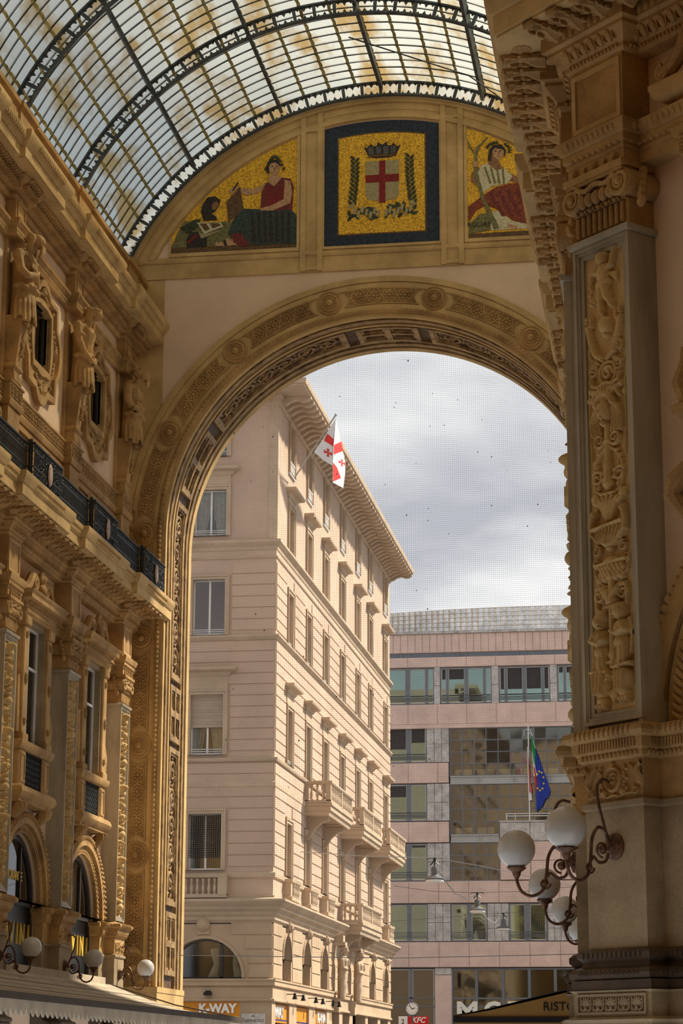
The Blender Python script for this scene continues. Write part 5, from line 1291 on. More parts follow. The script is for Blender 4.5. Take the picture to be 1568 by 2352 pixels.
# eaves brackets, each its own
bb = MB(); prof = [(0, 0), (1.2, 0), (1.2, -.10), (1.05, -.2), (.85, -.22), (.6, -.14), (.35, -.2), (.15, -.34), (0, -.36)]
bb.loft([[(-.14, -p[0], p[1]) for p in prof], [(.14, -p[0], p[1]) for p in prof]]); BRK = bb.mesh('eaves_bracket', 'stucco_trim', 0)
n = 47
for i in range(n): link('eaves_bracket', BRK, FA, (AY+.45+(AYE-AY-.7)*i/(n-1), -.1, 28.42))
for i in range(9): link('eaves_bracket', BRK, FB, (AX-.45-.745*i, -.1, 28.42))
# windows
def window(face, c, v0, v1, hw, hood=None, sill='ledge', shut=0.0, curtain=0, rail=True, red=False, dark=False, fr_=.17, rec=.2, mesh=False):
    w = empty('window', (0, 0, 0), 0, face)
    b = MB(); b.frame([(c-hw-fr_, v0-.02), (c+hw+fr_, v0-.02), (c+hw+fr_, v1+fr_), (c-hw-fr_, v1+fr_)], [(c-hw+.015, v0-.02), (c+hw-.015, v0-.02), (c+hw-.015, v1-.015), (c-hw+.015, v1-.015)], -.12, .06); b.frame([(c-hw-fr_, v0-.02), (c+hw+fr_, v0-.02), (c+hw+fr_, v1+fr_), (c-hw-fr_, v1+fr_)], [(c-hw-fr_+.07, v0-.02), (c+hw+fr_-.07, v0-.02), (c+hw+fr_-.07, v1+fr_-.07), (c-hw-fr_+.07, v1+fr_-.07)], .05, .1); b.build('surround', 'stucco_trim', w, 0)
    b = MB(); b.rframe(c-hw+.01, c+hw-.01, v0+.01, v1-.01, .06, -rec-.06, -rec); b.box(c-.04, c+.04, -rec-.06, -rec+.005, v0, v1); b.build('sash', 'white_paint', w, 0)
    MB().box(c-hw+.03, c+hw-.03, -rec-.04, -rec-.03, v0+.03, v1-.03).build('pane', 'win_glass', w, 0)
    if shut > 0:
        b = MB(); zt = v1; k = int((v1-v0)*shut/.06)
        for i in range(k): b.bevbox(c-hw+.01, c+hw-.01, -rec+.03, -rec+.08, zt-.06*(i+1), zt-.06*i-.008, .01)
        b.build('roller_shutter', 'shutter', w, 0)
    if curtain:
        for s in (-1, 1):
            b = MB(); n = 10; rings = []
            for zz, sq in ((v1-.05, 1.0), ((v0+v1)/2, .9), (v0+.05, .62)):
                rings.append([(c+s*(hw-.04-i/n*hw*.9*sq), rec+.13+.035*math.sin(i*2.2), zz) for i in range(n+1)]+[(c+s*(hw-.04-i/n*hw*.9*sq), rec+.16+.035*math.sin(i*2.2), zz) for i in range(n, -1, -1)])
            b.loft(rings); b.build('curtain', 'curtain', w)
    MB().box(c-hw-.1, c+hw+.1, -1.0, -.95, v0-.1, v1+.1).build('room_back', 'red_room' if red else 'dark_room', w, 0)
    if rail:
        b = MB()
        for zz in (v0+.2, v0+.12, v0+.04): b.tube([(c-hw, .05-.02, zz+.02), (c+hw, .03, zz+.02)], .018, 4)
        b.build('rail', 'white_paint', w)
    if mesh:
        b = MB()
        for i in range(int(2*hw/.09)+1): b.box(c-hw+.09*i-.012, c-hw+.09*i+.012, -rec+.02, -rec+.03, v0+.5, v1)
        for i in range(int((v1-v0-.5)/.09)+1): b.box(c-hw, c+hw, -rec+.02, -rec+.03, v0+.5+.09*i-.012, v0+.5+.09*i+.012)
        b.build('grating', 'black', w, 0)
    if hood is not None:
        b = MB(); q = hw+fr_; b.box(c-q, c+q, 0, .06, v1+fr_, hood-.2); b.mould(sec((.0, hood-.28), (.06, hood-.22), (.1, hood-.14), (.3, hood-.08), (.34, hood-.02), (.34, hood+.04), (0, hood+.1)), [(c-q-.04, 0), (c-q-.04, .08), (c+q+.04, .08), (c+q+.04, 0)]); b.build('hood', 'stucco_trim', w)
    return w
r = random.Random(4)
for i, c in enumerate(COLS):
    w = window(FA, c, 25.85, 28.0-.05, .55, None, rail=False, shut=r.choice([0, .3, .5, .8]))
    b = MB(); b.box(c-.7, c+.7, 0, .08, 25.74, 25.84); b.box(c-.7, c+.7, 0, .07, 26.28, 26.34)
    for k in range(8): b.box(c-.55+.147*k-.02, c-.55+.147*k+.04, .0, .05, 25.84, 26.3)
    b.build('apron', 'white_paint', w, 0)
    window(FA, c, 22.35, 24.35, .62, 25.0, rail=False, shut=r.choice([0, 1, .6, .9]))
    window(FA, c, 18.45, 20.70, .62, None, rail=True, shut=[1, .3, .5, .1, .6, .1, 1][i])
    window(FA, c, 13.55, 15.85, .62, 16.75, rail=i == 0, shut=[1, .3, .2, .1, 0, .4, .8][i])
    window(FA, c, 9.05, 11.2, .62, None, rail=False, shut=[.9, 0, .7, 0, .6, .1, .5][i])
window(FB, CB_, 25.9, 27.95, .66, None, rail=True)
window(FB, CB_, 22.55, 24.5, .68, 25.35, curtain=1)
window(FB, CB_, 18.45, 20.75, .68, None, red=True, curtain=0)
window(FB, CB_, 13.62, 16.05, .68, 17.05, shut=.56, red=True, curtain=1)
window(FB, CB_, 9.1, 11.3, .68, None, mesh=True, rail=False)
# balustrades and balconies
def bal_mesh(h):
    b = MB(); b.lathe([(.06, 0), (.06, .05*h), (.035, .1*h), (.075, .35*h), (.06, .5*h), (.03, .75*h), (.055, .85*h), (.06, h)], n=8); return b.mesh('baluster', 'stucco_trim')
BALM = bal_mesh(.62)
def balcony(face, c, hw, z0, z1, dep, parts=True):
    q = empty('balcony', (0, 0, 0), 0, face); pth = [(c-hw, 0), (c-hw, dep), (c+hw, dep), (c+hw, 0)]
    b = MB(); b.mould([(-.2, z0-.5), (-.1, z0-.5), (-.06, z0-.34), (.0, z0-.3), (.0, z0-.12), (.06, z0-.08), (.06, z0), (-.2, z0)], pth); b.box(c-hw+.1, c+hw-.1, 0, dep-.1, z0-.35, z0-.02); b.build('slab', 'stucco_trim', q, 0)
    b = MB(); b.mould([(-.16, z0+.02), (.02, z0+.02), (.02, z0+.14), (-.16, z0+.14)], pth); b.mould([(-.18, z1-.14), (.02, z1-.14), (.06, z1-.08), (.06, z1), (-.2, z1)], pth)
    for u, w in ((c-hw+.09, .1), (c-hw+.09, dep-.1), (c+hw-.09, dep-.1), (c+hw-.09, .1), (c, dep-.08)): b.box(u-.11, u+.11, w-.1, w+.1, z0+.1, z1-.1)
    b.build('balustrade_frame', 'stucco_trim', q, 0)
    h = z1-z0-.28
    for s in (-1, 1):
        for k in range(3): o = link('baluster', BALM, q, (c+s*(hw-.08), -(.3+.24*k)*dep/1.1, z0+.14)); o.scale.z = h/.62
    for a, e in ((c-hw+.25, c-.16), (c+.16, c+hw-.25)):
        k = max(1, int((e-a)/.24))
        for t in range(k+1): o = link('baluster', BALM, q, (a+(e-a)*t/k, -(dep-.07), z0+.14)); o.scale.z = h/.62
    for s in (-1, 1):
        b = MB(); p = [(0, 0), (dep*.82, 0), (dep*.8, -.18), (dep*.55, -.26), (dep*.3, -.5), (.16, -.85), (0, -.95)]
        b.loft([[(c+s*(hw*.7)-.14, -x, z0-.48+z) for x, z in p], [(c+s*(hw*.7)+.14, -x, z0-.48+z) for x, z in p]]); b.build('bracket', 'stucco_trim', q, 0)
    return q
for c in ((COLS[1]+COLS[2])/2, (COLS[3]+COLS[4])/2, (COLS[5]+COLS[6])/2-.6): balcony(FA, c, 3.1, 12.45, 13.4, 1.15)
for i, c in enumerate(COLS):
    if i in (3, 4): continue
    q = empty('parapet', (0, 0, 0), 0, FA); b = MB(); b.mould([(-.2, 8.05), (.06, 8.05), (.06, 8.2), (.0, 8.24), (0, 8.72), (.06, 8.78), (.08, 8.9), (-.2, 8.93)], [(c-1.0, 0), (c-1.0, .32), (c+1.0, .32), (c+1.0, 0)]); b.build('parapet_wall', 'stucco_trim', q, 0)
    for k in range(6): o = link('baluster', BALM, q, (c-.6+.24*k, -.34, 8.22)); o.scale.z = .8
balcony(FA, (COLS[3]+COLS[4])/2, 3.3, 8.05, 8.95, 1.1)
q = empty('parapet', (0, 0, 0), 0, FB); b = MB(); b.mould([(-.2, 8.76), (.05, 8.78), (.08, 8.9), (-.2, 8.93)], [(-20.2, 0), (-20.2, .3), (-17.7, .3), (-17.7, 0)]); b.box(-18.0, -17.65, 0, .34, 8.1, 8.8); b.box(-20.2, -17.65, 0, .33, 8.0, 8.14); b.build('parapet_wall', 'stucco_trim', q, 0)
for k in range(9): o = link('baluster', BALM, q, (-18.13-.23*k, -.25, 8.12))
# ground storey with arched openings
ARC = [89.2, 93.9, 98.6, 103.4, 108.5, 113.9, 119.0]
b = MB(); us = [AY]+[(a+c)/2 for a, c in zip(ARC[:-1], ARC[1:])]+[AYE]
for i, c in enumerate(ARC):
    if i in (3, 4): archhole(b, c, 5.85, .85, 1.1, 4.85, 7.05, -.6, .0)
    else: archhole(b, c, 5.75, .98, 1.2, 4.85, 7.05, -.6, .0)
e = [AY+.59]+[x for i, c in enumerate(ARC) for x in (c-(1.1 if i in (3, 4) else 1.2), c+(1.1 if i in (3, 4) else 1.2))]+[AYE]
for a, c in zip(e[0::2], e[1::2]):
    if c-a > .01: b.box(a, c, -.6, 0, 4.85, 7.05)
b.build('ground_wall', 'stucco_low', FA, 0)
CL = -18.55
b = MB(); archhole(b, CL, 4.95, 1.5, 1.75, 4.85, 7.05, -.6, 0); b.box(CL+1.75, AX-.6, -.6, 0, 4.85, 7.05); b.box(AX-.6, AX-.001, -.6, 0, 4.85, 7.05); b.box(-30, CL-1.75, -.6, 0, 4.85, 7.05); b.build('ground_wall', 'stucco_low', FB, 0)
both('sill_course', sec((.02, 4.6), (.12, 4.66), (.12, 4.8), (.16, 4.84), (.16, 4.9), (0, 4.93)), 'stucco_low')
both('shop_frieze', sec((0, 4.1), (.03, 4.12), (.03, 4.6)), 'stucco_low'); both('shop_cornice', sec((.02, 4.04), (.1, 4.08), (.1, 4.16), (0, 4.19)), 'stucco_low')
for i, c in enumerate(ARC):
    w = empty('arched_window', (0, 0, 0), 0, FA); rr = .85 if i in (3, 4) else .98; cz = 5.85 if i in (3, 4) else 5.75
    b = MB(); b.frame(arcpts(c, cz, rr+.12, 0, 180, 16), arcpts(c, cz, rr, 0, 180, 16), -.02, .06); b.build('arch_surround', 'stucco_low', w, 0)
    MB().poly([(c-rr, 4.9), (c+rr, 4.9)]+arcpts(c, cz, rr, 0, 180, 16), -.34, -.33).build('pane', 'win_glass', w, 0)
    b = MB(); b.box(c-.04, c+.04, -.33, -.28, 4.9, cz+rr); b.box(c-rr, c+rr, -.33, -.28, 5.7, 5.76); b.frame(arcpts(c, cz, rr, 0, 180, 16), arcpts(c, cz, rr-.07, 0, 180, 16), -.34, -.27); b.build('sash', 'frame_dark', w, 0)
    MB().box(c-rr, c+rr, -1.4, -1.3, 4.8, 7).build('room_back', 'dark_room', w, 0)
    if i not in (3, 4):
        b = MB(); b.ell((c, -.14, 7.02), (.15, .14, .2), 8, 6); b.ell((c, -.24, 6.98), (.06, .06, .06), 6, 5); b.box(c-.2, c+.2, 0, .1, 6.75, 7.3)
        for k in range(7): a = R(-20+37*k); b.ell((c+.16*math.cos(a), -.1, 7.05+.18*math.sin(a)), (.07, .08, .07), 6, 5)
        b.build('keystone_head', 'stucco_low', w)
w = empty('lunette_window', (0, 0, 0), 0, FB)
b = MB(); b.frame(arcpts(CL, 4.95, 1.62, 0, 180, 24), arcpts(CL, 4.95, 1.5, 0, 180, 24), -.02, .05); b.build('arch_surround', 'stucco_low', w, 0)
MB().poly(arcpts(CL, 4.95, 1.5, 0, 180, 24), -.4, -.39).build('pane', 'win_glass', w, 0)
b = MB(); b.frame(arcpts(CL, 4.95, 1.5, 0, 180, 24), arcpts(CL, 4.95, 1.42, 0, 180, 24), -.42, -.34); b.box(CL+.56, CL+.68, -.42, -.34, 4.95, 6.3); b.box(CL-1.5, CL+1.5, -.42, -.34, 4.93, 5.0); b.build('sash', 'frame_dark', w, 0)
MB().box(CL-1.6, CL+1.6, -2, -1.9, 4.8, 6.8).build('room_back', 'dark_room', w, 0)
for s, x in ((1, .25), (-1, 1.2)):
    b = MB(); b.tube([(CL+x, .75, 6.1), (CL+x+.1*s, .75, 5.5), (CL+x-.05*s, .75, 4.95)], [.18, .12, .2], 8); b.build('curtain', 'curtain', w)
b = MB(); b.ell((CL-.05, -.12, 6.95), (.2, .14, .24), 10, 8); b.ell((CL-.05, -.25, 6.88), (.08, .08, .07)); b.box(CL-.3, CL+.2, 0, .08, 6.6, 7.2)
for k in range(9): a = R(-30+30*k); b.ell((CL-.05+.2*math.cos(a), -.1, 6.97+.22*math.sin(a)), (.08, .09, .08), 6, 5)
b.build('lion_keystone', 'stucco_low', FB)
# channelled joints of the ground storey
for z0, z1 in ((4.95, 5.45), (5.5, 6.0), (6.05, 6.55), (6.6, 7.05)):
    x0 = CL+1.75 if z0 < 5.9 else CL+1.75-(z0-5.9)*1.0
    MB().bevbox(x0, AX-.03, -.01, .035, z0, z1, .015).build('stone_course', 'stucco_low', FB, 0)
    for a, c in zip([AY+.05]+[c+1.2 for c in ARC], [c-1.2 for c in ARC]+[AYE]):
        if c-a > .2: MB().bevbox(a, c, -.01, .035, z0, z1, .015).build('stone_course', 'stucco_low', FA, 0)
# the doorway with two bearing figures
def atlas():
    b = MB(); b.tube([(0, -.25, 4.6), (0, -.3, 5.1), (0, -.32, 5.6)], [.15, .2, .22], 8); b.tube([(0, -.32, 5.55), (0, -.34, 6.0), (0, -.36, 6.3)], [.2, .22, .27], 8); b.ell((0, -.36, 6.38), (.33, .2, .12)); b.ell((0, -.46, 6.72), (.14, .16, .19)); b.ell((0, -.6, 6.7), (.03, .05, .05), 6, 5); b.tube([(0, -.38, 6.4), (0, -.44, 6.6)], [.1, .09], 7); b.ell((0, -.42, 6.85), (.19, .19, .1))
    b.tube([(.32, -.36, 6.35), (.36, -.42, 6.0), (.12, -.6, 6.1), (-.02, -.6, 6.35)], [.1, .09, .07, .06], 7); b.tube([(-.32, -.36, 6.35), (-.36, -.4, 5.95), (-.1, -.58, 5.9)], [.1, .09, .06], 7)
    for k in range(7): a = R(-80+26*k); b.tube([(.2*math.sin(a)+.05, -.3-.18*math.cos(a), 5.75), (.22*math.sin(a), -.28-.2*math.cos(a), 5.2), (.18*math.sin(a), -.26-.16*math.cos(a), 4.6)], [.05, .06, .05], 6)
    return b
for i, u in enumerate((101.15, 106.1)):
    o = fuse(atlas(), 'bearing_figure', 'stucco_trim', FA, .035, 2); o.location = (u, -.1, 0)
    b = MB(); b.box(u-.35, u+.35, 0, .6, 6.95, 7.1); b.box(u-.28, u+.28, 0, .5, 7.1, 7.4); b.box(u-.2, u+.2, 0, .3, 4.0, 4.65); b.box(u-.3, u+.3, 0, .08, 4, 7); b.build('figure_support', 'stucco_trim', FA, 0)
# shop fronts below
piers = [(AY+.49, 86.75), (89.85, 91.55), (94.65, 96.2), (99.4, 100.9), (103.0, 104.0), (106.0, 107.2), (111.5, 112.4), (116, 117), (120, AYE)]
for a, c in piers: MB().box(a, c, -.5, 0, 0, 4.06).build('shop_pier', 'stucco_low', FA, 0)
MB().box(-17.12, AX-.002, -.5, 0, 0, 4.06).build('shop_pier', 'stucco_low', FB, 0); MB().box(-30, -20.6, -.5, 0, 0, 4.06).build('shop_pier', 'stucco_low', FB, 0)
MB().box(AY+.3, AYE, -.7, -.6, 0, 4.1).build('shop_back', 'dark_room', FA, 0); MB().box(-30, AX-.4, -.8, -.7, 0, 4.1).build('shop_back', 'dark_room', FB, 0)
for k, (a, c) in enumerate(zip(piers[:3], piers[1:4])):
    s = empty('shop_sign', (0, 0, 0), 0, FA); MB().box(a[1], c[0], -.2, -.1, 3.28, 4.0).build('sign_panel', 'orange_sign', s, 0)
    MB().box(a[1], c[0], -.2, -.09, 3.36, 3.42).build('stripe', 'blue_stripe', s, 0); MB().box(a[1], c[0], -.2, -.085, 3.30, 3.36).build('stripe', 'orange_sign', s, 0)
    if k != 1: text('letters', 'K-WAY', .62, 'white_sign', s, (a[1]+.85 if k == 0 else a[1]+2.4, .08, 3.68), ext=.02, sx=1.3, bold=.02)
s = tag(empty('shop_sign', (0, AY, 0)), 'orange shop sign with white capital letters beside the arch pier', 'sign')
MB().box(-20.6, -17.12, -.1, .0, 3.32, 4.08).build('sign_panel', 'orange_sign', s, 0)
MB().box(-20.6, -17.12, -.1, .008, 3.46, 3.50).build('stripe', 'gold_letter', s, 0); MB().box(-20.6, -17.12, -.1, .012, 3.40, 3.46).build('stripe', 'blue_stripe', s, 0)
text('letters', 'K-WAY', .47, 'white_sign', s, (-17.99, -.03, 3.78), ext=.02, sx=.95, bold=.022)
p = tag(empty('street_plaque', (0, AY, 0)), 'grey stone street name plaque at the corner of the cream house', 'plaque')
MB().bevbox(-17.05, -16.1, 0, .04, 2.95, 3.6, .01).build('plate', 'granite_grey', p, 0)
text('letters', 'VIA', .10, 'black', p, (-16.58, -.045, 3.5), ext=.003); text('letters', 'UGO FOSCOLO', .135, 'black', p, (-16.58, -.045, 3.33), ext=.003, sx=.88); text('letters', 'POETA', .07, 'black', p, (-16.58, -.045, 3.16), ext=.003)
# spotlights along the frieze
def spot_mesh():
    b = MB(); b.tube([(0, 0, .12), (0, -.32, .12)], .018, 5); b.lathe([(.05, .1), (.06, .0), (.11, -.14), (.09, -.14)], (0, -.34, .06), 10); return b.mesh('spotlight', 'black')
SPM = spot_mesh()
sl_ = ['first', 'second', 'third', 'fourth', 'fifth', 'sixth']
for i, u in enumerate((89.0, 91.0, 94.2, 96.0, 98.9, 100.6)):
    o = link('spotlight', SPM, None); o.location = (AX+.03, u, 4.3); o.rotation_euler = (0, 0, R(90)); tag(o, sl_[i]+' black spotlight from the corner, above the orange shop signs', 'spotlight', 'shop spotlights')
o = link('spotlight', MB().add(*(lambda m: (m.v, m.f))(MB().box(-.14, .14, .0, .3, -.02, .10).box(-.1, .1, 0, .2, .1, .16))).mesh('spotlight', 'black', 0)); o.location = (-18.35, AY, 4.3); tag(o, 'small black floodlight above the lettered orange shop sign', 'floodlight')
b = tag(empty('red_notice', (AX, 0, 0), 90), 'small red and white notice hanging in the figured doorway', 'sign'); MB().box(103.1, 103.75, .05, .09, 4.85, 5.5).build('board', 'red_sign', b, 0)
MB().box(103.2, 103.65, .09, .10, 5.2, 5.42).build('print', 'white_sign', b, 0)

# the two fronts were only a way of measuring: hand their pieces to the house itself
def dissolve(face, root):
    M = Matrix.Translation(face.location) @ face.rotation_euler.to_matrix().to_4x4()
    for ch in list(face.children):
        L = Matrix.LocRotScale(ch.location, ch.rotation_euler, ch.scale); ch.parent = root
        l, q, sc = (M @ L).decompose(); ch.location = l; ch.rotation_euler = q.to_euler(); ch.scale = sc
    bpy.data.objects.remove(face, do_unlink=True)
dissolve(FA, AP_); dissolve(FB, AP_)
# ================================================================ office block closing the street
YO = 140.0
mat('office_room', (0.34, 0.31, 0.22), .9, .35, .7, col2=(.05, .045, .035))
OB = tag(empty('office_building', (0, YO, 0)), 'modern pink granite office block with green windows and a glass brick roof screen', 'building')
OX0, OX1 = -24.0, 6.0
MB().box(OX0, OX1, -8, -.9, 0, 28.7).build('core', 'dark_room', OB, 0)
def panels(z0, z1, step, m, off=-17.17, w=.0, x0=OX0, x1=OX1, name='granite_panel', gap=.03):
    k0 = math.ceil((x0-off)/step)-1; x = off+k0*step
    while x < x1:
        a, c = max(x, x0), min(x+step, x1)
        if c-a > .1: MB().bevbox(a+gap/2, c-gap/2, w-.5, w, z0+gap/2, z1-gap/2, .015).build(name, m, OB, 0)
        x += step
VX = (-20.2, 2.0)     # only the stretch the street shows is panelled piece by piece
def band(z0, z1, step, m='granite_pink', w=.0, name='granite_panel', off=-17.17, x0=VX[0], x1=VX[1]):
    MB().box(OX0, OX1 if x1 == VX[1] else x1, w-.55, w-.06, z0, z1).build('band_core', m, OB, 0); panels(z0, z1, step, m, off, w, x0, x1, name)
# roof screen of glass bricks on a gentle curve
def zc(x): return -.9*((x+8)/12.0)**2*0.35
gb = MB(); gb.bevbox(-.155, .155, -.05, .05, -.135, .135, .03); GB = gb.mesh('glass_brick', 'glass_brick', 0)
cnt = 0; restb = MB(); nrow = 6
xs = [-18.6+.375*i for i in range(50)]
for i, x in enumerate(xs):
    top = 30.75-.0022*max(0, -9-x)**2
    for j in range(nrow):
        z = 29.12+(top-28.95)/nrow*j
        o = link('glass_brick', GB, OB, (x, 2.0+.02*(x+9)**2*.1, z)); o.scale = (1, 1, (top-28.95)/nrow/.30)
        cnt += 1
b = MB()
for x in xs+[xs[-1]+.375]: b.box(x-.20, x-.175, -2.2, -1.95, 28.9, 30.76-.0022*max(0, -9-x)**2)
for j in range(nrow+1): b.loft([[(x, 1.98+.002*(x+9)**2, 28.97+(30.75-.0022*max(0, -9-x)**2-28.95)/nrow*j+dz) for dz in (-.02, .02)]+[(x, 2.1+.002*(x+9)**2, 28.97+(30.75-.0022*max(0, -9-x)**2-28.95)/nrow*j+dz) for dz in (.02, -.02)] for x in xs])
b.build('brick_grid', 'stucco_trim', OB, 0)['kind'] = 'stuff'
MB().box(OX0, OX1, -2.6, .1, 28.72, 28.9).build('coping', 'granite_grey', OB, 0)
band(27.5, 28.72, .473, off=-17.64)
MB().box(OX0, OX1, -.6, -.12, 27.2, 27.5).build('shadow_slot', 'steel', OB, 0)
for x in (-17.6, -17.1, -13.9, -13.4, -10.1, -9.6): MB().box(x-.06, x+.06, -.15, -.02, 27.2, 27.5).build('slot_bracket', 'steel', OB, 0)
band(26.55, 27.2, 1.885, w=.03); band(22.85, 24.15, 1.885, w=.03)
MB().box(OX0, OX1, -.5, .04, 22.60, 22.85).build('soffit', 'granite_pink', OB, 0)
band(19.12, 20.4, 1.885, x1=-14.6); band(15.37, 16.68, 1.885, x1=-14.6); band(11.6, 12.95, 1.885); band(7.65, 9.2, 1.885, w=.06)
def grey(x0, x1, z0, z1, cols, rows):
    for i in range(cols):
        for j in range(rows): MB().bevbox(x0+(x1-x0)*i/cols+.01, x0+(x1-x0)*(i+1)/cols-.01, -.5, -.02, z0+(z1-z0)*j/rows+.01, z0+(z1-z0)*(j+1)/rows-.01, .012).build('granite_slab', 'granite_grey', OB, 0)
def owin(lights, z0, z1, blind=(0, 0), gm='green_glass', rails=True):
    """ribbon window: lights = [(x0,x1,blind drop)], dark posts between"""
    w = empty('window', (0, 0, 0), 0, OB); X0_, X1_ = lights[0][0], lights[-1][1]
    b = MB(); b.box(X0_-.12, X1_+.12, -.28, -.2, z0, z0+.08); b.box(X0_-.12, X1_+.12, -.28, -.14, z1-.06, z1)
    for a, c in zip(lights[:-1], lights[1:]): b.box(a[1]-.02, c[0]+.02, -.3, -.08, z0, z1)
    b.box(X0_-.12, X0_, -.3, -.1, z0, z1); b.box(X1_, X1_+.12, -.3, -.1, z0, z1); b.build('posts', 'steel', w, 0)
    for (a, c, d) in lights:
        b = MB(); b.rframe(a, c, z0+.06, z1-.05, .055, -.26, -.16); b.build('sash', 'alu', w, 0)
        MB().box(a+.04, c-.04, -.24, -.23, z0+.1, z1-.08).build('pane', gm, w, 0)
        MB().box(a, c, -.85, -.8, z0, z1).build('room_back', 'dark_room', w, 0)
        if d: MB().box(a+.05, c-.05, -.21, -.19, z1-(z1-z0)*d, z1-.05).build('blind', 'blind', w, 0)
    if rails:
        b = MB()
        for k, zz in enumerate((.55, .42, .33, .24)): b.box(X0_-.1, X1_+.1, -.12, -.08, z0+zz-(.02 if k == 0 else .012), z0+zz+(.02 if k == 0 else .012))
        b.build('rail', 'steel', w, 0)
    return w
owin([(-18.6, -17.33, 0), (-17.06, -16.05, 0), (-15.92, -15.55, 0)], 24.18, 26.53)
owin([(-15.03, -14.7, .32), (-14.58, -13.52, .32), (-13.32, -12.32, 0), (-12.2, -11.85, 0)], 24.18, 26.53)
owin([(-11.28, -10.95, .62), (-10.83, -9.8, .62), (-9.62, -8.6, .62), (-8.48, -8.13, .62)], 24.18, 26.53)
owin([(-7.55, -7.2, .2), (-7.08, -6.1, .2), (-5.9, -5.0, .2)], 24.18, 26.53)
owin([(-3.72, -3.4, 0), (-3.28, -2.25, .3), (-2.05, -1.05, 0), (-.93, -.6, 0)], 24.18, 26.53)
for x0, x1 in ((-15.5, -15.1), (-11.8, -11.34), (-8.08, -7.62), (-4.85, -3.85), (-.45, 2.0)): grey(x0, x1, 24.15, 26.55, 1, 2)
for z0, z1, bl in ((20.43, 22.78, (.62, .45)), (16.72, 19.08, (.34, 0)), (12.98, 15.32, (.22, .1)), (9.24, 11.55, (0, 0))):
    owin([(-18.6, -17.28, bl[0]), (-17.03, -16.05, bl[1])], z0, z1); grey(-15.98, -14.56, z0, z1, 3, 2)
# curtain wall of small panes with paper blinds low down
def curtain(x0, x1, z0, z1, nx, nz, papers=True):
    w = empty('curtain_wall', (0, 0, 0), 0, OB); st = (x1-x0)/nx; sz = (z1-z0)/nz
    b = MB()
    for i in range(nx+1): b.box(x0+st*i-.03, x0+st*i+.03, -.2, -.08, z0, z1)
    for j in range(nz+1): b.box(x0, x1, -.19, -.09, z0+sz*j-.03, z0+sz*j+.03)
    b.build('glazing_grid', 'steel', w, 0)
    for i in range(nx):
        for j in range(nz): o = link('pane', CP, w, (x0+st*(i+.5), .15, z0+sz*(j+.5))); o.scale = (st, 1, sz); o.rotation_euler = (R(rnd.uniform(-.5, .5)), 0, R(rnd.uniform(-.7, .7)))
    MB().box(x0, x1, -1.6, -1.5, z0, z1).build('room_back', 'office_room', w, 0)
    if papers:
        k = 0; x = x0+.3
        while x+.9 < x1: MB().box(x, x+1.05, -.34, -.31, z0+.05, z0+.42).build('low_blind', 'paper', w, 0); x += 1.38
CP = MB().box(-.5, .5, -.005, .005, -.5, .5).mesh('pane', 'office_glass', 0)
curtain(-14.5, .8, 19.56, 22.58, 20, 4); curtain(-14.5, .8, 15.87, 19.0, 20, 4); curtain(-14.5, -11.44, 12.98, 15.32, 4, 3, False)
def beam(x0, x1, z0, z1):
    b = MB(); b.box(x0, x1, -.3, -.12, z0, z1); b.box(x0, x1, -.12, -.02, z1-.07, z1); b.box(x0, x1, -.12, -.02, z0, z0+.07)
    x = x0+1.8
    while x < x1: b.box(x-.1, x-.06, -.13, -.03, z0, z1); b.box(x+.1, x+.14, -.13, -.03, z0, z1); x += 2.25
    b.build('floor_beam', 'steel_light', OB, 0)
beam(-14.5, .8, 19.02, 19.54); beam(-14.5, -11.44, 15.35, 15.85)
# stone balcony carrying the flag pole
for i in range(6):
    for j in range(3): MB().bevbox(-11.4+1.9*i+.015, -11.4+1.9*(i+1)-.015, -.6, .05, 12.98+1.2*j+.015, 12.98+1.2*(j+1)-.015, .015).build('granite_panel', 'granite_grey' if j == 2 else 'granite_pink', OB, 0)
MB().box(-11.42, 0, -.6, .1, 16.58, 16.68).build('ledge', 'granite_grey', OB, 0)
b = MB()
for zz in (17.1, 16.95): b.tube([(-11.0, -.02, zz), (-4.7, -.02, zz)], .03, 5)
for x in (-10.95, -10.4, -7.9, -7.4, -5.0): b.box(x-.025, x+.025, 0, .05, 16.66, 17.12)
b.build('ledge_railing', 'white_paint', OB, 0)
for z0, z1 in ((9.24, 11.55),):
    owin([(-14.47, -13.5, 0), (-13.26, -12.32, 0)], z0, z1); grey(-12.24, -10.93, z0, z1, 3, 3); owin([(-10.83, -9.9, 0), (-9.62, -8.62, 0)], z0, z1); grey(-8.5, -7.3, z0, z1, 3, 3); owin([(-7.2, -6.3, 0), (-6.1, -5.2, 0)], z0, z1); grey(-5.1, -3.9, z0, z1, 3, 3); owin([(-3.8, -2.9, 0), (-2.7, -1.8, 0)], z0, z1); grey(-1.7, 2.0, z0, z1, 6, 3)
# street level
owin([(-18.6, -17.15, 0), (-16.98, -15.62, 0)], 3.0, 7.6, gm='office_glass', rails=False); grey(-15.56, -14.52, 7.2, 7.62, 1, 1); MB().bevbox(-15.56, -14.52, -.5, 0, 0, 7.18, .02).build('pier', 'granite_pink', OB, 0)
w = empty('shop_front', (0, 0, 0), 0, OB); b = MB()
for x in (-14.5, -12.98, -11.33, -9.71, -8.11, -6.5, -4.9, -3.3, -1.7): b.box(x-.09, x+.09, -.3, -.05, 2, 7.5)
for zz in (5.72, 5.22, 7.5): b.box(-14.5, -1.6, -.28, -.1, zz, zz+.1)
b.build('posts', 'steel', w, 0)
for x0, x1 in ((-14.41, -13.07), (-12.89, -11.42), (-11.24, -9.8), (-9.62, -8.2), (-8.02, -6.59), (-6.41, -4.99), (-4.81, -3.39), (-3.21, -1.79)): MB().box(x0, x1, -.22, -.2, 2, 7.5).build('pane', 'office_glass', w, 0)
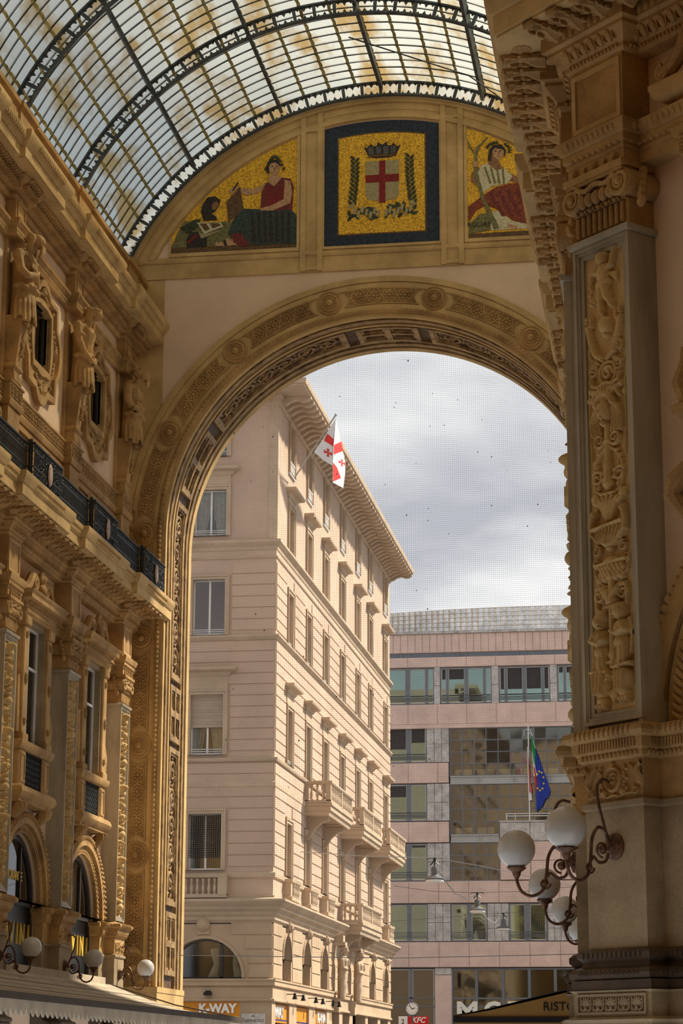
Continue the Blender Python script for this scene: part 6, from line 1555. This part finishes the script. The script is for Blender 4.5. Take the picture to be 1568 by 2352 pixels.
MB().box(-14.5, -4.7, -3, -2.9, 0, 7.6).build('room_back', 'soffit_dark', w, 0)
b = MB()
for zz in (5.8, 5.28): b.box(-18.6, -15.6, -.12, -.08, zz-.03, zz+.03)
b.build('rail', 'steel', OB, 0)
mat('warm_lamp', (0.6, 0.28, 0.06), .6, 0)
# people behind the upper shop window
pm = mat('coat_dark', (.03, .028, .03), .9, 0)
for i, (x, s) in enumerate(((-12.5, 1.0), (-11.7, .86))):
    b = MB(); b.tube([(0, 0, .0), (0, 0, .5), (0, 0, 1.0), (0, 0, 1.35)], [.17, .2, .22, .2], 10); b.ell((0, 0, 1.4), (.26, .15, .1)); b.tube([(0, 0, 1.4), (0, 0, 1.55)], .07, 8); b.ell((0, -.02, 1.66), (.1, .11, .14))
    for q in (-1, 1): b.tube([(q*.25, 0, 1.38), (q*.3, -.05, 1.1), (q*.16, -.22, .98)], [.08, .07, .05], 7)
    o = fuse(b, 'person', 'coat_dark', None, .03, 2); o.location = (x, YO+.75, 4.85); o.scale = (s, s, s); tag(o, ['taller dark-clothed person standing behind the shop window', 'shorter dark-clothed person standing behind the shop window'][i], 'person', 'people behind the shop window')
MB().box(-14.5, -4.7, -1.6, -.4, 4.7, 4.84).build('mezzanine_floor', 'granite_grey', OB, 0)
# signs
s = tag(empty('restaurant_lettering', (0, YO, 0)), 'big cream letters low in the glazed shop front', 'lettering')
for k, (ch, sx) in enumerate((('M', 1.15), ('C', .98), ('D', 1.1))): text('letter', ch, 1.55, 'paper', s, (-13.55+1.55*k, -.12, 4.93), ext=.05, sx=sx, bold=.06)
s = tag(empty('chicken_shop_sign', (0, 128.0, 0)), 'small red shop sign with white letters beside a white number tile', 'sign')
kx = -15.75
MB().bevbox(kx-.0, kx+1.15, 0, .1, 3.6, 4.42, .02).build('red_panel', 'red_sign', s, 0); text('letters', 'KFC', .42, 'white_sign', s, (kx+.58, -.11, 4.2), ext=.01, sx=1.0, bold=.012, shear=.25)
MB().bevbox(kx-.55, kx-.04, 0, .08, 3.6, 4.42, .02).build('number_tile', 'white_sign', s, 0); text('number', '2', .36, 'black', s, (kx-.3, -.09, 4.12), ext=.01)
c = tag(empty('street_clock', (0, 126.0, 0)), 'round white street clock with dark rim above the red shop sign', 'clock')
cx, cz = -15.28, 4.78
b = MB(); b.lathe([(.36, 0), (.38, .06), (.36, .12), (.32, .12)], (cx, 0, cz), 28, 1); b.build('rim', 'lamp_grey', c); b = MB(); b.lathe([(.33, .0), (.33, .125)], (cx, 0, cz), 28, 1); b.build('dial', 'white_sign', c)
for k in range(12):
    a = 2*PI*k/12; b = MB(); b.box(-.012, .012, .125, .132, .24, .30); b.xf(Matrix.Translation((cx, 0, cz)) @ Matrix.Rotation(a, 4, 'Y')); b.build('hour_mark', 'black', c, 0)
for L, a, t in ((.17, R(75), .02), (.26, R(-38), .015)):
    b = MB(); b.box(-t, t, .132, .14, -.03, L); b.xf(Matrix.Translation((cx, 0, cz)) @ Matrix.Rotation(a, 4, 'Y')); b.build('hand', 'black', c, 0)
MB().tube([(cx, .05, cz-.36), (cx, .05, 0)], .05, 8).build('post', 'lamp_grey', c)
# flags on the office ledge
def cloth(name, pts_fn, nu, nv, m, parent, th=.012):
    b = MB(); k = 0
    for side in (0, 1):
        for j in range(nv+1):
            for i in range(nu+1):
                p = pts_fn(i/nu, j/nv); b.v.append((p[0], p[1]+side*th, p[2]))
    N_ = (nu+1)*(nv+1)
    for j in range(nv):
        for i in range(nu): a = j*(nu+1)+i; b.f += [(a, a+1, a+nu+2, a+nu+1), (N_+a, N_+a+nu+1, N_+a+nu+2, N_+a+1)]
    return b.build(name, m, parent, 80)
fp = tag(empty('flag_pole', (-9.5, YO-.06, 0)), 'pale pole on the office ledge carrying three limp flags', 'flagpole')
b = MB(); b.tube([(0, 0, 16.66), (0, 0, 22.75)], .045, 8); b.tube([(-.25, 0, 22.0), (-.25, 0, 22.35), (.1, 0, 22.4), (.28, 0, 21.95)], .025, 6); b.build('pole', 'white_paint', fp)
def limp(x0, x1, zt, zb, wtop, wbot, y=0):
    return lambda s, t: (x0+(x1-x0)*t+((wtop+(wbot-wtop)*t)*s), y+.05*math.sin(s*9+t*3), zt+(zb-zt)*t-.5*s*(1-t)*0)
fl = tag(empty('white_red_flag', (-9.5, YO-.16, 0)), 'limp white and red flag nearest the pole on the office ledge', 'flag', 'flags on the office')
cloth('cloth', limp(-.1, -.05, 21.3, 17.9, .05, .22), 8, 16, 'flag_white', fl); cloth('red_part', limp(.0, .05, 20.6, 18.4, .02, .12, -.05), 6, 10, 'flag_red', fl)
fl = tag(empty('tricolour_flag', (-9.5, YO-.2, 0)), 'limp green, white and red flag in the middle on the office ledge', 'flag', 'flags on the office')
cloth('green_part', limp(.18, .28, 22.0, 20.2, .05, .32), 8, 10, 'flag_green', fl); cloth('white_part', limp(.22, .3, 20.9, 19.4, .05, .22, -.03), 8, 10, 'flag_white', fl); cloth('red_part', limp(.28, .42, 20.0, 18.5, .08, .2, -.05), 8, 10, 'flag_red', fl)
fl = tag(empty('blue_star_flag', (-9.5, YO-.25, 0)), 'limp dark blue flag with yellow stars on the office ledge', 'flag', 'flags on the office')
cloth('cloth', lambda s, t: (.42+.02*t+(.06+.86*min(1, t*1.5))*s*(1 if t < .68 else 1-(t-.68)*1.9), .06*math.sin(s*10+t*4), 21.15-3.95*t+(.3*s if t > .8 else 0)), 12, 24, 'flag_blue', fl)
MB().tube([(0, .2, 22.3), (.25, .1, 21.9), (.45, 0, 21.12)], .015, 5).build('halyard', 'white_paint', fl)
for k in range(8):
    a = R(-130+38*k); x, z = .70+.24*math.cos(a), 19.1+.6*math.sin(a); b = MB(); b.poly([(x+(.085 if q % 2 == 0 else .035)*math.sin(q*PI/5), z+(.085 if q % 2 == 0 else .035)*math.cos(q*PI/5)) for q in range(10)], .09, .10); b.build('star', 'flag_yellow', fl, 0)
# neighbour on the right side of the street is out of sight behind the gallery wall
# ================================================================ lamps, awnings, flags, net, wires
def wall_lamp(label, loc, rz, group='globe wall lamps of the gallery'):
    """bronze scroll bracket with one white glass globe; local w out of the wall"""
    L = tag(empty('globe_lamp', loc, rz), label, 'lamp', group)
    b = MB(); b.lathe([(.16, .0), (.16, .03), (.12, .05), (.13, .07), (.06, .1), (.05, .14)], (0, 0, 4.2), 16, 1)
    for k in range(8): a = PI*k/4; b.ell((.1*math.cos(a), -.05, 4.2+.1*math.sin(a)), (.04, .03, .04), 6, 4)
    b.build('wall_rose', 'bronze', L)
    def cv(p): return [(0, -q.x, q.y) for q in bez([(x, z, 0) for x, z in p], 7)]
    MB().tube(cv([(.1, 4.2), (.15, 4.36), (.28, 4.42), (.38, 4.28), (.41, 4.05), (.46, 3.85), (.60, 3.77), (.73, 3.82), (.79, 3.94), (.80, 4.04)]), .022, 7).build('arm', 'bronze', L)
    MB().tube(cv([(.08, 4.98), (.2, 5.0), (.28, 4.9), (.26, 4.7), (.18, 4.45), (.12, 4.25)]), .02, 7).build('stay', 'bronze', L)
    b = MB(); b.tube(cv([(.12, 4.12), (.17, 4.02), (.28, 4.0), (.36, 4.06), (.40, 4.02)]), .02, 6); b.tube([(0, -x, z) for x, z in spiral(.22, 4.16, .1, 1.5, R(-90), 22, .15)], .016, 6); b.tube([(0, -x, z) for x, z in spiral(.43, 3.93, .075, 1.5, R(180), 20, .15)], .015, 6)
    b.ell((0, -.22, 4.16), (.05, .05, .05), 8, 6); b.ell((0, -.43, 3.93), (.04, .035, .035), 8, 6); b.build('scrolls', 'bronze', L)
    b = MB(); b.lathe([(.03, 3.96), (.05, 4.0), (.06, 4.04), (.12, 4.08), (.13, 4.1), (.11, 4.11)], (0, -.80, .04), 14)
    for k in range(4): a = PI/4+PI*k/2; b.tube([(.11*math.cos(a), -.80+.11*math.sin(a), 4.14), (.15*math.cos(a), -.80+.15*math.sin(a), 4.14)], .012, 5)
    b.build('cup', 'bronze', L)
    b = MB(); b.ell((0, -.80, 4.38), (.25, .25, .25), 28, 18); b.build('globe', 'lamp_globe', L, 80)
    return L
for i, c in enumerate(PV): wall_lamp(['large white globe lamp cut by the left edge of the photo', 'white globe lamp on the pilaster between the two lettered arches', 'white globe lamp nearest the end arch pier on the left'][i], (XL+.5, c, 0), 90)
kk = OR((OPU[0]+OPU[1])/2, .5); wx, wy = XR-kk[1], -kk[0]
wall_lamp('nearest white globe lamp on a bronze scroll bracket, on the big right pilaster', (wx, wy, 0), -45)
nm = ['leftmost white globe lamp of the right-hand cluster', 'white globe lamp in the middle of the right-hand cluster', 'smaller white globe lamp low in the right-hand cluster', 'lowest white globe lamp of the right-hand cluster, half hidden by the pilaster']
for i, c in enumerate(PRC[::-1][:4]): wall_lamp(nm[i], (XR-.5, -c, 0), -90)
# pedestal carvings below the near pilaster
def shell_mesh():
    b = MB()
    for k in range(-3, 4): a = R(90+k*24); b.ell((.055*math.cos(a), -.012, -.02+.055*math.sin(a)), (.06, .014, .016), 6, 4, Matrix.Rotation(-a, 3, 'Y'))
    b.ell((0, -.02, -.06), (.03, .02, .03), 6, 4)
    for s in (-1, 1): b.tube([(s*.02, -.012, -.08), (s*.07, -.012, -.07), (s*.09, -.012, -.03)], [.014, .014, .01], 5); b.tube([(s*.09, -.01, -.06), (s*.09, -.01, .08)], .01, 5)
    return b.mesh('palmette', 'stone_grey')
SHM = shell_mesh()
b = MB(); pq = empty('pedestal_panel', (kk[0]+.12*CB, -(kk[1]+.12*CB), 0), 45, WR)
b.rframe(-.60, .60, 2.22, 2.46, .03, -.02, .03); b.build('panel_frame', 'stone_grey', pq, 0)
for k in range(5): link('palmette', SHM, pq, (-.44+.22*k, -.005, 2.345))
# arch and hanging ornament at the right edge of the diagonal wall
AO = empty('octagon_arch', (OR(0, 0)[0], -OR(0, 0)[1], 0), 45, WR); AC, AZ = 3.62, 5.7
for r0, r1, w, m in ((2.55, 2.85, .12, 'stone'), (2.2, 2.5, .08, 'stone'), (1.9, 2.15, .05, 'plaster')):
    b = MB(); b.frame(arcpts(AC, AZ, r1, 0, 180, 40), arcpts(AC, AZ, r0, 0, 180, 40), -.05, w); b.build('arch_band', m, AO)
b = MB()
for i in range(70):
    a = PI*(i+.5)/70; rot = Matrix.Rotation(-a, 3, 'Y'); b.ell((AC+2.83*math.cos(a), -.12, AZ+2.83*math.sin(a)), (.05, .05, .06), 6, 4, rot); b.ell((AC+2.35*math.cos(a), -.09, AZ+2.35*math.sin(a)), (.12, .04, .045), 6, 4, Matrix.Rotation(-a+.6, 3, 'Y')); b.ell((AC+2.02*math.cos(a), -.06, AZ+2.02*math.sin(a)), (.04, .03, .035), 5, 4)
b.build('arch_leaves', 'stone', AO)['kind'] = 'stuff'
b = MB(); c0 = 1.62
b.mould(sec((.0, 13.6), (.1, 13.66), (.14, 13.78), (.14, 13.84), (0, 13.88)), [(c0, 0), (c0, .3), (4.2, .3)]); b.box(c0+.18, 4.2, 0, .25, 13.1, 13.6); b.mould(sec((0, 13.05), (.06, 13.08), (.08, 13.2), (.0, 13.24)), [(c0+.2, 0), (c0+.2, .25), (4.2, .25)]); b.build('window_pediment', 'stone', AO)
b = MB(); b.tube([(c0-.02+.0*k, -.3, 13.95) for k in range(2)], .1, 8); pts = bez([(c0-.02, 13.98, 0), (c0+.12, 14.02, 0), (c0+.35, 14.2, 0), (c0+.55, 14.55, 0), (c0+.9, 14.7, 0)], 6); b.tube([(p.x, -.3, p.y) for p in pts], .1, 8); b.tube([(c0+.05+x, -.36, 13.98+z) for x, z in spiral(0, 0, .12, 1.5, R(90), 20, .2)], .035, 6); b.build('pediment_scroll', 'stone', AO)
b = MB()
for k in range(5): b.ell((c0+.32, -.28, 13.0-.05*k), (.09-.01*k, .1, .05), 7, 5)
b.build('pediment_drop', 'stone', AO)
b = MB(); b.box(1.68, 2.1, 0, .2, 8.2, 9.5); b.mould(sec((0, 9.4), (.08, 9.46), (.1, 9.55), (0, 9.62)), [(1.66, 0), (1.66, .22), (2.2, .22)]); b.tube([(1.75, -.25, 8.1), (1.58, -.33, 8.4), (1.66, -.33, 8.6), (1.85, -.3, 8.75)], [.06, .12, .14, .1], 8); b.ell((1.56, -.36, 8.42), (.1, .08, .07)); b.tube([(1.72, -.2, 9.6), (1.66, -.25, 9.85), (1.75, -.22, 10.1), (1.72, -.2, 10.3)], [.08, .1, .07, .04], 7)
b.build('window_console', 'stone', AO)
# ---------------------------------------------------------------- restaurant awning on the left
aw = tag(empty('restaurant_awning', (XL, 0, 0), 90), 'long pale canvas awning with dark edge and scalloped valance at bottom left', 'awning')
y0, y1 = 30.0, 63.3; wA, zA, wB, zB = .5, 3.88, 4.35, 2.93
n = 9
for k in range(n):
    t0, t1 = k/n, (k+1)/n; f = lambda t: (wA+(wB-wA)*t, zA+(zB-zA)*t-.17*math.sin(PI*t))
    (wa, za), (wb, zb) = f(t0), f(t1); b = MB(); b.loft([[(y0, -wa, za), (y0, -wb+.02, zb), (y0, -wb+.02, zb-.03), (y0, -wa, za-.03)], [(y1, -wa, za), (y1, -wb+.02, zb), (y1, -wb+.02, zb-.03), (y1, -wa, za-.03)]]); b.build('canvas_strip', 'canvas', aw, 0)
    b = MB(); b.tube([(y0, -wb, zb-.005), (y1, -wb, zb-.005)], .018, 5); b.build('rod', 'canvas_dark' if k % 2 else 'stone_grey', aw)
b = MB(); b.box(y0, y1+.05, wB-.05, wB+.05, zB-.10, zB+.03); b.tube([(y1, -wA, zA), (y1, -(wA+wB)/2, (zA+zB)/2-.1), (y1, -wB, zB)], .02, 6); b.build('front_bar', 'canvas_dark', aw, 0)
b = MB(); st = .34; pts = [(y0, zB-.08)]; u = y0
top = [(y0, zB-.08), (y1, zB-.08)]; low = []
k = int((y1-y0)/st)
for i in range(k):
    a = y1-(y1-y0)*i/k; w = (y1-y0)/k; low += [(a, zB-.26), (a-w*.25, zB-.35), (a-w*.5, zB-.40), (a-w*.75, zB-.35)]
b.poly(top+low, wB-.02, wB+.01); b.build('valance', 'canvas', aw, 0)
for i in range(4): MB().tube([(50+4*i, -wB+.1, 0), (50+4*i, -wB+.1, zB-.1)], .04, 8).build('pole', 'canvas_dark', aw)
# pale skylight strips over the awning back
MB().box(53, 62.5, .28, .55, 3.85, 4.05).build('wall_cover', 'canvas', aw, 0)
# right awning, its end panel towards the viewer
ra = tag(empty('ristorante_awning', (XR, 0, 0), -90), 'brown awning end with dark capital letters behind the right pedestal', 'awning')
b = MB(); e = [(.2, 2.78), (.72, 2.61), (1.83, 2.36), (2.30, 2.285), (2.30, 2.27), (.2, 2.27)]
b.loft([[(-31.0, -w, z) for w, z in e], [(-30.96, -w, z) for w, z in e]]); b.build('end_panel', 'awning_ochre', ra, 0)
b = MB(); b.loft([[(-45, -w, z) for w, z in ((.2, 2.80), (1.83, 2.38), (2.32, 2.30), (2.32, 2.28), (.2, 2.76))], [(-30.94, -w, z) for w, z in ((.2, 2.80), (1.83, 2.38), (2.32, 2.30), (2.32, 2.28), (.2, 2.76))]]); b.build('canvas', 'canvas_dark', ra, 0)
b = MB(); b.box(-45, -30.93, .2, 2.32, 2.20, 2.275); b.build('frame', 'black', ra, 0)
b = MB(); b.box(-45, -30.95, .2, 2.3, 1.95, 2.2); b.build('valance', 'awning_ochre', ra, 0)
o = text('letters', 'RISTORANTE', .165, 'black', ra, (-30.95, -1.10, 2.405), ext=.004, align='LEFT', sx=1.0, bold=.0); o.rotation_euler = (PI/2, 0, R(90))
# ---------------------------------------------------------------- red and white flag on the house
fl = tag(empty('cross_flag', (AX, 0, 0), 90), 'white flag with red crosses on a slanted pole below the eaves', 'flag')
def unproj(px, py, w):   # where the street front's plane at distance w is met
    d = fw*F_PX+rt*(px-784)-up*(py-1176); t = (AX+w)/d.x; q = Vector((0, 0, EYE))+d*t; return Vector((q.y, -w, q.z))
pa, pb = unproj(677, 1096, .25), unproj(771, 953, 2.2)
b = MB(); b.tube([pa, pb], .035, 7); b.ell(pb, (.06, .06, .06)); b.build('pole', 'steel_light', fl)
# folded cloth: an inner leaf by the pole and an outer leaf falling from the tip
tip, inn, fold, low, out = unproj(771, 960, 2.15), unproj(721, 1038, 1.25), unproj(764, 1070, 1.75), unproj(788, 1121, 1.55), unproj(793, 1063, 1.95)
def leaf_plane(a, c, d):
    n_ = (c-a).cross(d-a).normalized(); return a, n_
def onto(px, py, pl, off):
    d = fw*F_PX+rt*(px-784)-up*(py-1176); M = Matrix.Rotation(R(-90), 3, 'Z'); o = M @ (Vector((0, 0, EYE))-Vector((AX, 0, 0))); dd = M @ d
    t = (pl[0]-o).dot(pl[1])/dd.dot(pl[1]); q = o+dd*t; return q-dd.normalized()*off
LA, LB = leaf_plane(tip, inn, fold), leaf_plane(tip, fold, low)
def fpoly(name, pts, pl, m, off=0.0):
    b = MB(); f_ = [onto(x, y, pl, off+.006) for x, y in pts]; k = [onto(x, y, pl, off-.006) for x, y in pts]; b.loft([[tuple(v) for v in f_], [tuple(v) for v in k]]); return b.build(name, m, fl, 0)
fpoly('inner_leaf', [(771, 960), (744, 1005), (721, 1038), (742, 1057), (764, 1070), (766, 1022)], LA, 'flag_white')
fpoly('outer_leaf', [(771, 960), (766, 1022), (764, 1070), (764, 1108), (788, 1121), (792, 1091), (793, 1063), (782, 1012)], LB, 'flag_white')
fpoly('red_band', [(752, 996), (767, 1010), (766.5, 1026), (744, 1012)], LA, 'flag_red', .03); fpoly('red_band', [(767, 1022), (784, 1014), (787, 1036), (766, 1044)], LB, 'flag_red', .03)
fpoly('red_band', [(764.5, 1062), (774, 1074), (783, 1098), (765, 1106)], LB, 'flag_red', .03)
def cross(cx, cy, r_, pl):
    for q in (0, 1): fpoly('small_cross', [(cx+x*r_, cy+y*r_+x*r_*.35) if q == 0 else (cx+y*r_*.8, cy+x*r_+y*r_*.3) for x, y in ((-1, -.45), (-.2, -.15), (.2, -.15), (1, -.45), (1, .45), (.2, .15), (-.2, .15), (-1, .45))], pl, 'flag_red', .03)
cross(753.5, 1040, 9, LA); cross(785, 1063, 7.5, LB)
# ---------------------------------------------------------------- bird net across the arch
nt = tag(link('bird_net', None), 'fine grey bird net stretched across the great arch opening', 'net'); yn = YE+2.9; zb_ = 4.98; g = .064
b = MB(); r_ = .0017
def bar(x0, z0, x1, z1):
    v = abs(x1-x0) < 1e-6; k = len(b.v); o = [(-r_, 0), (r_, -r_), (r_, r_)]
    for (x, z) in ((x0, z0), (x1, z1)):
        for a, c in o: b.v.append((x+a, yn+c, z) if v else (x, yn+c, z+a))
    b.f += [(k, k+1, k+4, k+3), (k+1, k+2, k+5, k+4), (k+2, k, k+3, k+5)]
x = X0-RI+.05
while x < X0+RI: bar(x, zb_, x, ZS+math.sqrt(max(0, RI**2-(x-X0)**2))-.02); x += g
z = zb_
while z < ZS+RI-.05:
    h = RI-.02 if z < ZS else math.sqrt(max(0, RI**2-(z-ZS)**2))-.02; bar(X0-h, z, X0+h, z); z += g
b.build('mesh', 'net_cord', nt, 0)['kind'] = 'stuff'
r = random.Random(21); b = MB()
for k in range(90):
    a = r.uniform(0, PI); q = RI*math.sqrt(r.random()); x, z = X0+q*math.cos(a), (ZS+q*math.sin(a) if r.random() < .6 else r.uniform(10, ZS)); s = r.uniform(.006, .022); b.ell((x, yn, z), (s, s*.5, s*r.uniform(.7, 2)), 5, 4)
b.build('caught_debris', 'black', nt, 0)['kind'] = 'stuff'
MB().tube([(X0-RI, yn, zb_), (X0, yn, zb_-.12), (X0+RI, yn, zb_)], .014, 5).build('bottom_rope', 'net_cord', nt)
# ---------------------------------------------------------------- street lamps on wires
def atY(px, py, Y):
    d = fw*F_PX+rt*(px-784)-up*(py-1176); return Vector((0, 0, EYE))+d*(Y/d.y)
def hang(label, px, py, Y, wires):
    """lamp whose bell rim is seen at px, py"""
    P = atY(px, py, Y); L = tag(empty('hanging_street_lamp', tuple(P)), label, 'street lamp', 'hanging street lamps')
    b = MB(); b.lathe([(.40, .06), (.41, .10), (.30, .16), (.18, .22), (.15, .26), (.15, .52), (.12, .58), (.03, .62)], n=18); b.build('hood', 'lamp_grey', L); b = MB(); b.lathe([(.36, .06), (.38, -.02), (.30, -.06), (.05, -.07)], n=18); b.build('diffuser', 'white_sign', L)
    b = MB(); b.tube([(0, 0, .6), (0, 0, .95)], .03, 6); b.box(-.06, .06, -.06, .06, .78, .95)
    for s in (-1, 1): b.tube([(0, 0, .85), (s*.12, 0, .72), (s*.18, 0, .66)], .025, 5); b.tube([(0, 0, .95), (s*.3, 0, .92), (s*.35, 0, .88)], .015, 5)
    b.build('hanger', 'black', L); return P+Vector((0, 0, .95))
def wire(label, pts, r=.013, m='lamp_grey', sag=0):
    w = MB().tube(pts, r, 4).build('overhead_wire', m, None); tag(w, label, 'wire', 'overhead wires'); return w
h1 = hang('largest hanging street lamp, before the office windows beside the cream house', 998, 2024, 92, 0)
h2 = hang('middle hanging street lamp with a pale bell, above the office windows', 1096, 2094, 112, 0)
h3 = hang('smallest and lowest hanging street lamp, right of the middle one', 1156, 2135, 130, 0)
wire('long pale wire from the arch pier sloping to the largest street lamp', [atY(425, 1917, 92), atY(640, 1953, 92), atY(830, 1966, 92), atY(983, 1970, 92), h1], .022, 'steel_light')
wire('pale wire from the largest street lamp towards the right pilaster', [h1, atY(1110, 1990, 92), atY(1250, 2022, 92), atY(1420, 2055, 92)], .02, 'steel_light')
wire('slack dark cable looping from the largest to the middle street lamp', [h1-Vector((0, 0, .3)), atY(1020, 2020, 98), atY(1045, 2052, 104), atY(1072, 2065, 110), h2-Vector((0, 0, .1))], .022)
wire('thin wire crossing behind the middle street lamp', [atY(905, 2035, 112), atY(1000, 2048, 112), h2, atY(1200, 2048, 112), atY(1360, 2032, 112)], .016)
wire('slack cable hanging left of the smallest street lamp', [atY(1098, 2080, 120), atY(1118, 2110, 124), atY(1135, 2120, 128), h3-Vector((0, 0, .1))], .02, 'steel_light')
wire('faint wire carrying the smallest street lamp', [atY(880, 2118, 130), h3, atY(1380, 2095, 130)], .014)
# ---------------------------------------------------------------- the rest of the crossing behind the viewer closes the place
def slab(name, p, q, h, t=.6):
    d = Vector((q[0]-p[0], q[1]-p[1], 0)).normalized(); nn = Vector((-d.y, d.x, 0))*t; a = [Vector((*p, 0)), Vector((*q, 0)), Vector((*q, 0))+nn, Vector((*p, 0))+nn]
    b = MB(); b.loft([[tuple(v) for v in a], [(v.x, v.y, h) for v in a]]); o = b.build(name, 'stone', None, 0); o['kind'] = 'structure'; return o
S8 = 11.3; cc = S8*CB
LQ_ = (XL, KY); slab('wall_octagon', LQ_, (XL-cc, KY-cc), 26); slab('wall_octagon', (XR+cc*.45, KY-cc*.45), (XR+cc, KY-cc), 26)
yb = KY-cc-16
slab('wall_octagon', (XL-cc, yb), (XL, yb-cc), 26); slab('wall_octagon', (XR, yb-cc), (XR+cc, yb), 26)
slab('wall_octagon', (XL, yb-cc-8), (XR, yb-cc-8), 30); slab('wall_octagon', (XL-cc-9, KY-cc), (XL-cc-9, yb), 30); slab('wall_octagon', (XR+cc+9, yb), (XR+cc+9, KY-cc), 30)

CE = link('ceiling_octagon', None); CE['kind'] = 'structure'; cyo = (KY-cc+yb)/2; RO = 8+cc+1.5
for j in range(6):
    b = MB(); g2 = MB()
    for i in range(24):
        def dp(a, t, dr=0): q = (RO+dr)*math.cos(R(82*t)); return (X0+q*math.cos(a), cyo+q*math.sin(a), 26+(17+dr)*math.sin(R(82*t)))
        a0, a1, t0, t1 = 2*PI*i/24, 2*PI*(i+1)/24, j/6, (j+1)/6
        if j < 2 and (i in (5, 6)): pass
        k = len(b.v); b.v += [dp(a0, t0), dp(a1, t0), dp(a1, t1), dp(a0, t1)]; b.f.append((k, k+1, k+2, k+3))
        g2.tube([dp(a0, t0, -.1), dp(a0, t1, -.1)], .2, 5); g2.tube([dp(a0, t0, -.1), dp(a1, t0, -.1)], .15, 5)
        for e_ in (.25, .5, .75): aa = a0+(a1-a0)*e_; g2.tube([dp(aa, t0, -.05), dp(aa, t1, -.05)], .06, 4)
    b.build('dome_glass', 'dome_glass', CE, 0)['kind'] = 'stuff'; g2.build('dome_ribs', 'rib_iron', CE)['kind'] = 'stuff'

def flat(x0, x1, y0, y1, z):
    b = MB(); b.v += [(x0, y0, z), (x1, y0, z), (x1, y1, z), (x0, y1, z)]; b.f.append((0, 1, 2, 3)); b.build('arm_glass', 'dome_glass', CE, 0)
flat(XL-1, XR+1, yb-cc-9, yb-cc+3, 29.5); flat(XL-cc-9.5, XL-cc+3, yb-1, KY-cc+1, 29.5); flat(XR+cc-3, XR+cc+9.5, yb-1, KY-cc+1, 29.5)
for (p, q) in (((XL, yb-cc), (XL, yb-cc-8)), ((XR, yb-cc-8), (XR, yb-cc)), ((XL-cc, KY-cc), (XL-cc-9, KY-cc)), ((XL-cc-9, yb), (XL-cc, yb)), ((XR+cc+9, KY-cc), (XR+cc, KY-cc)), ((XR+cc, yb), (XR+cc+9, yb))): slab('wall_arm', p, q, 29.6)
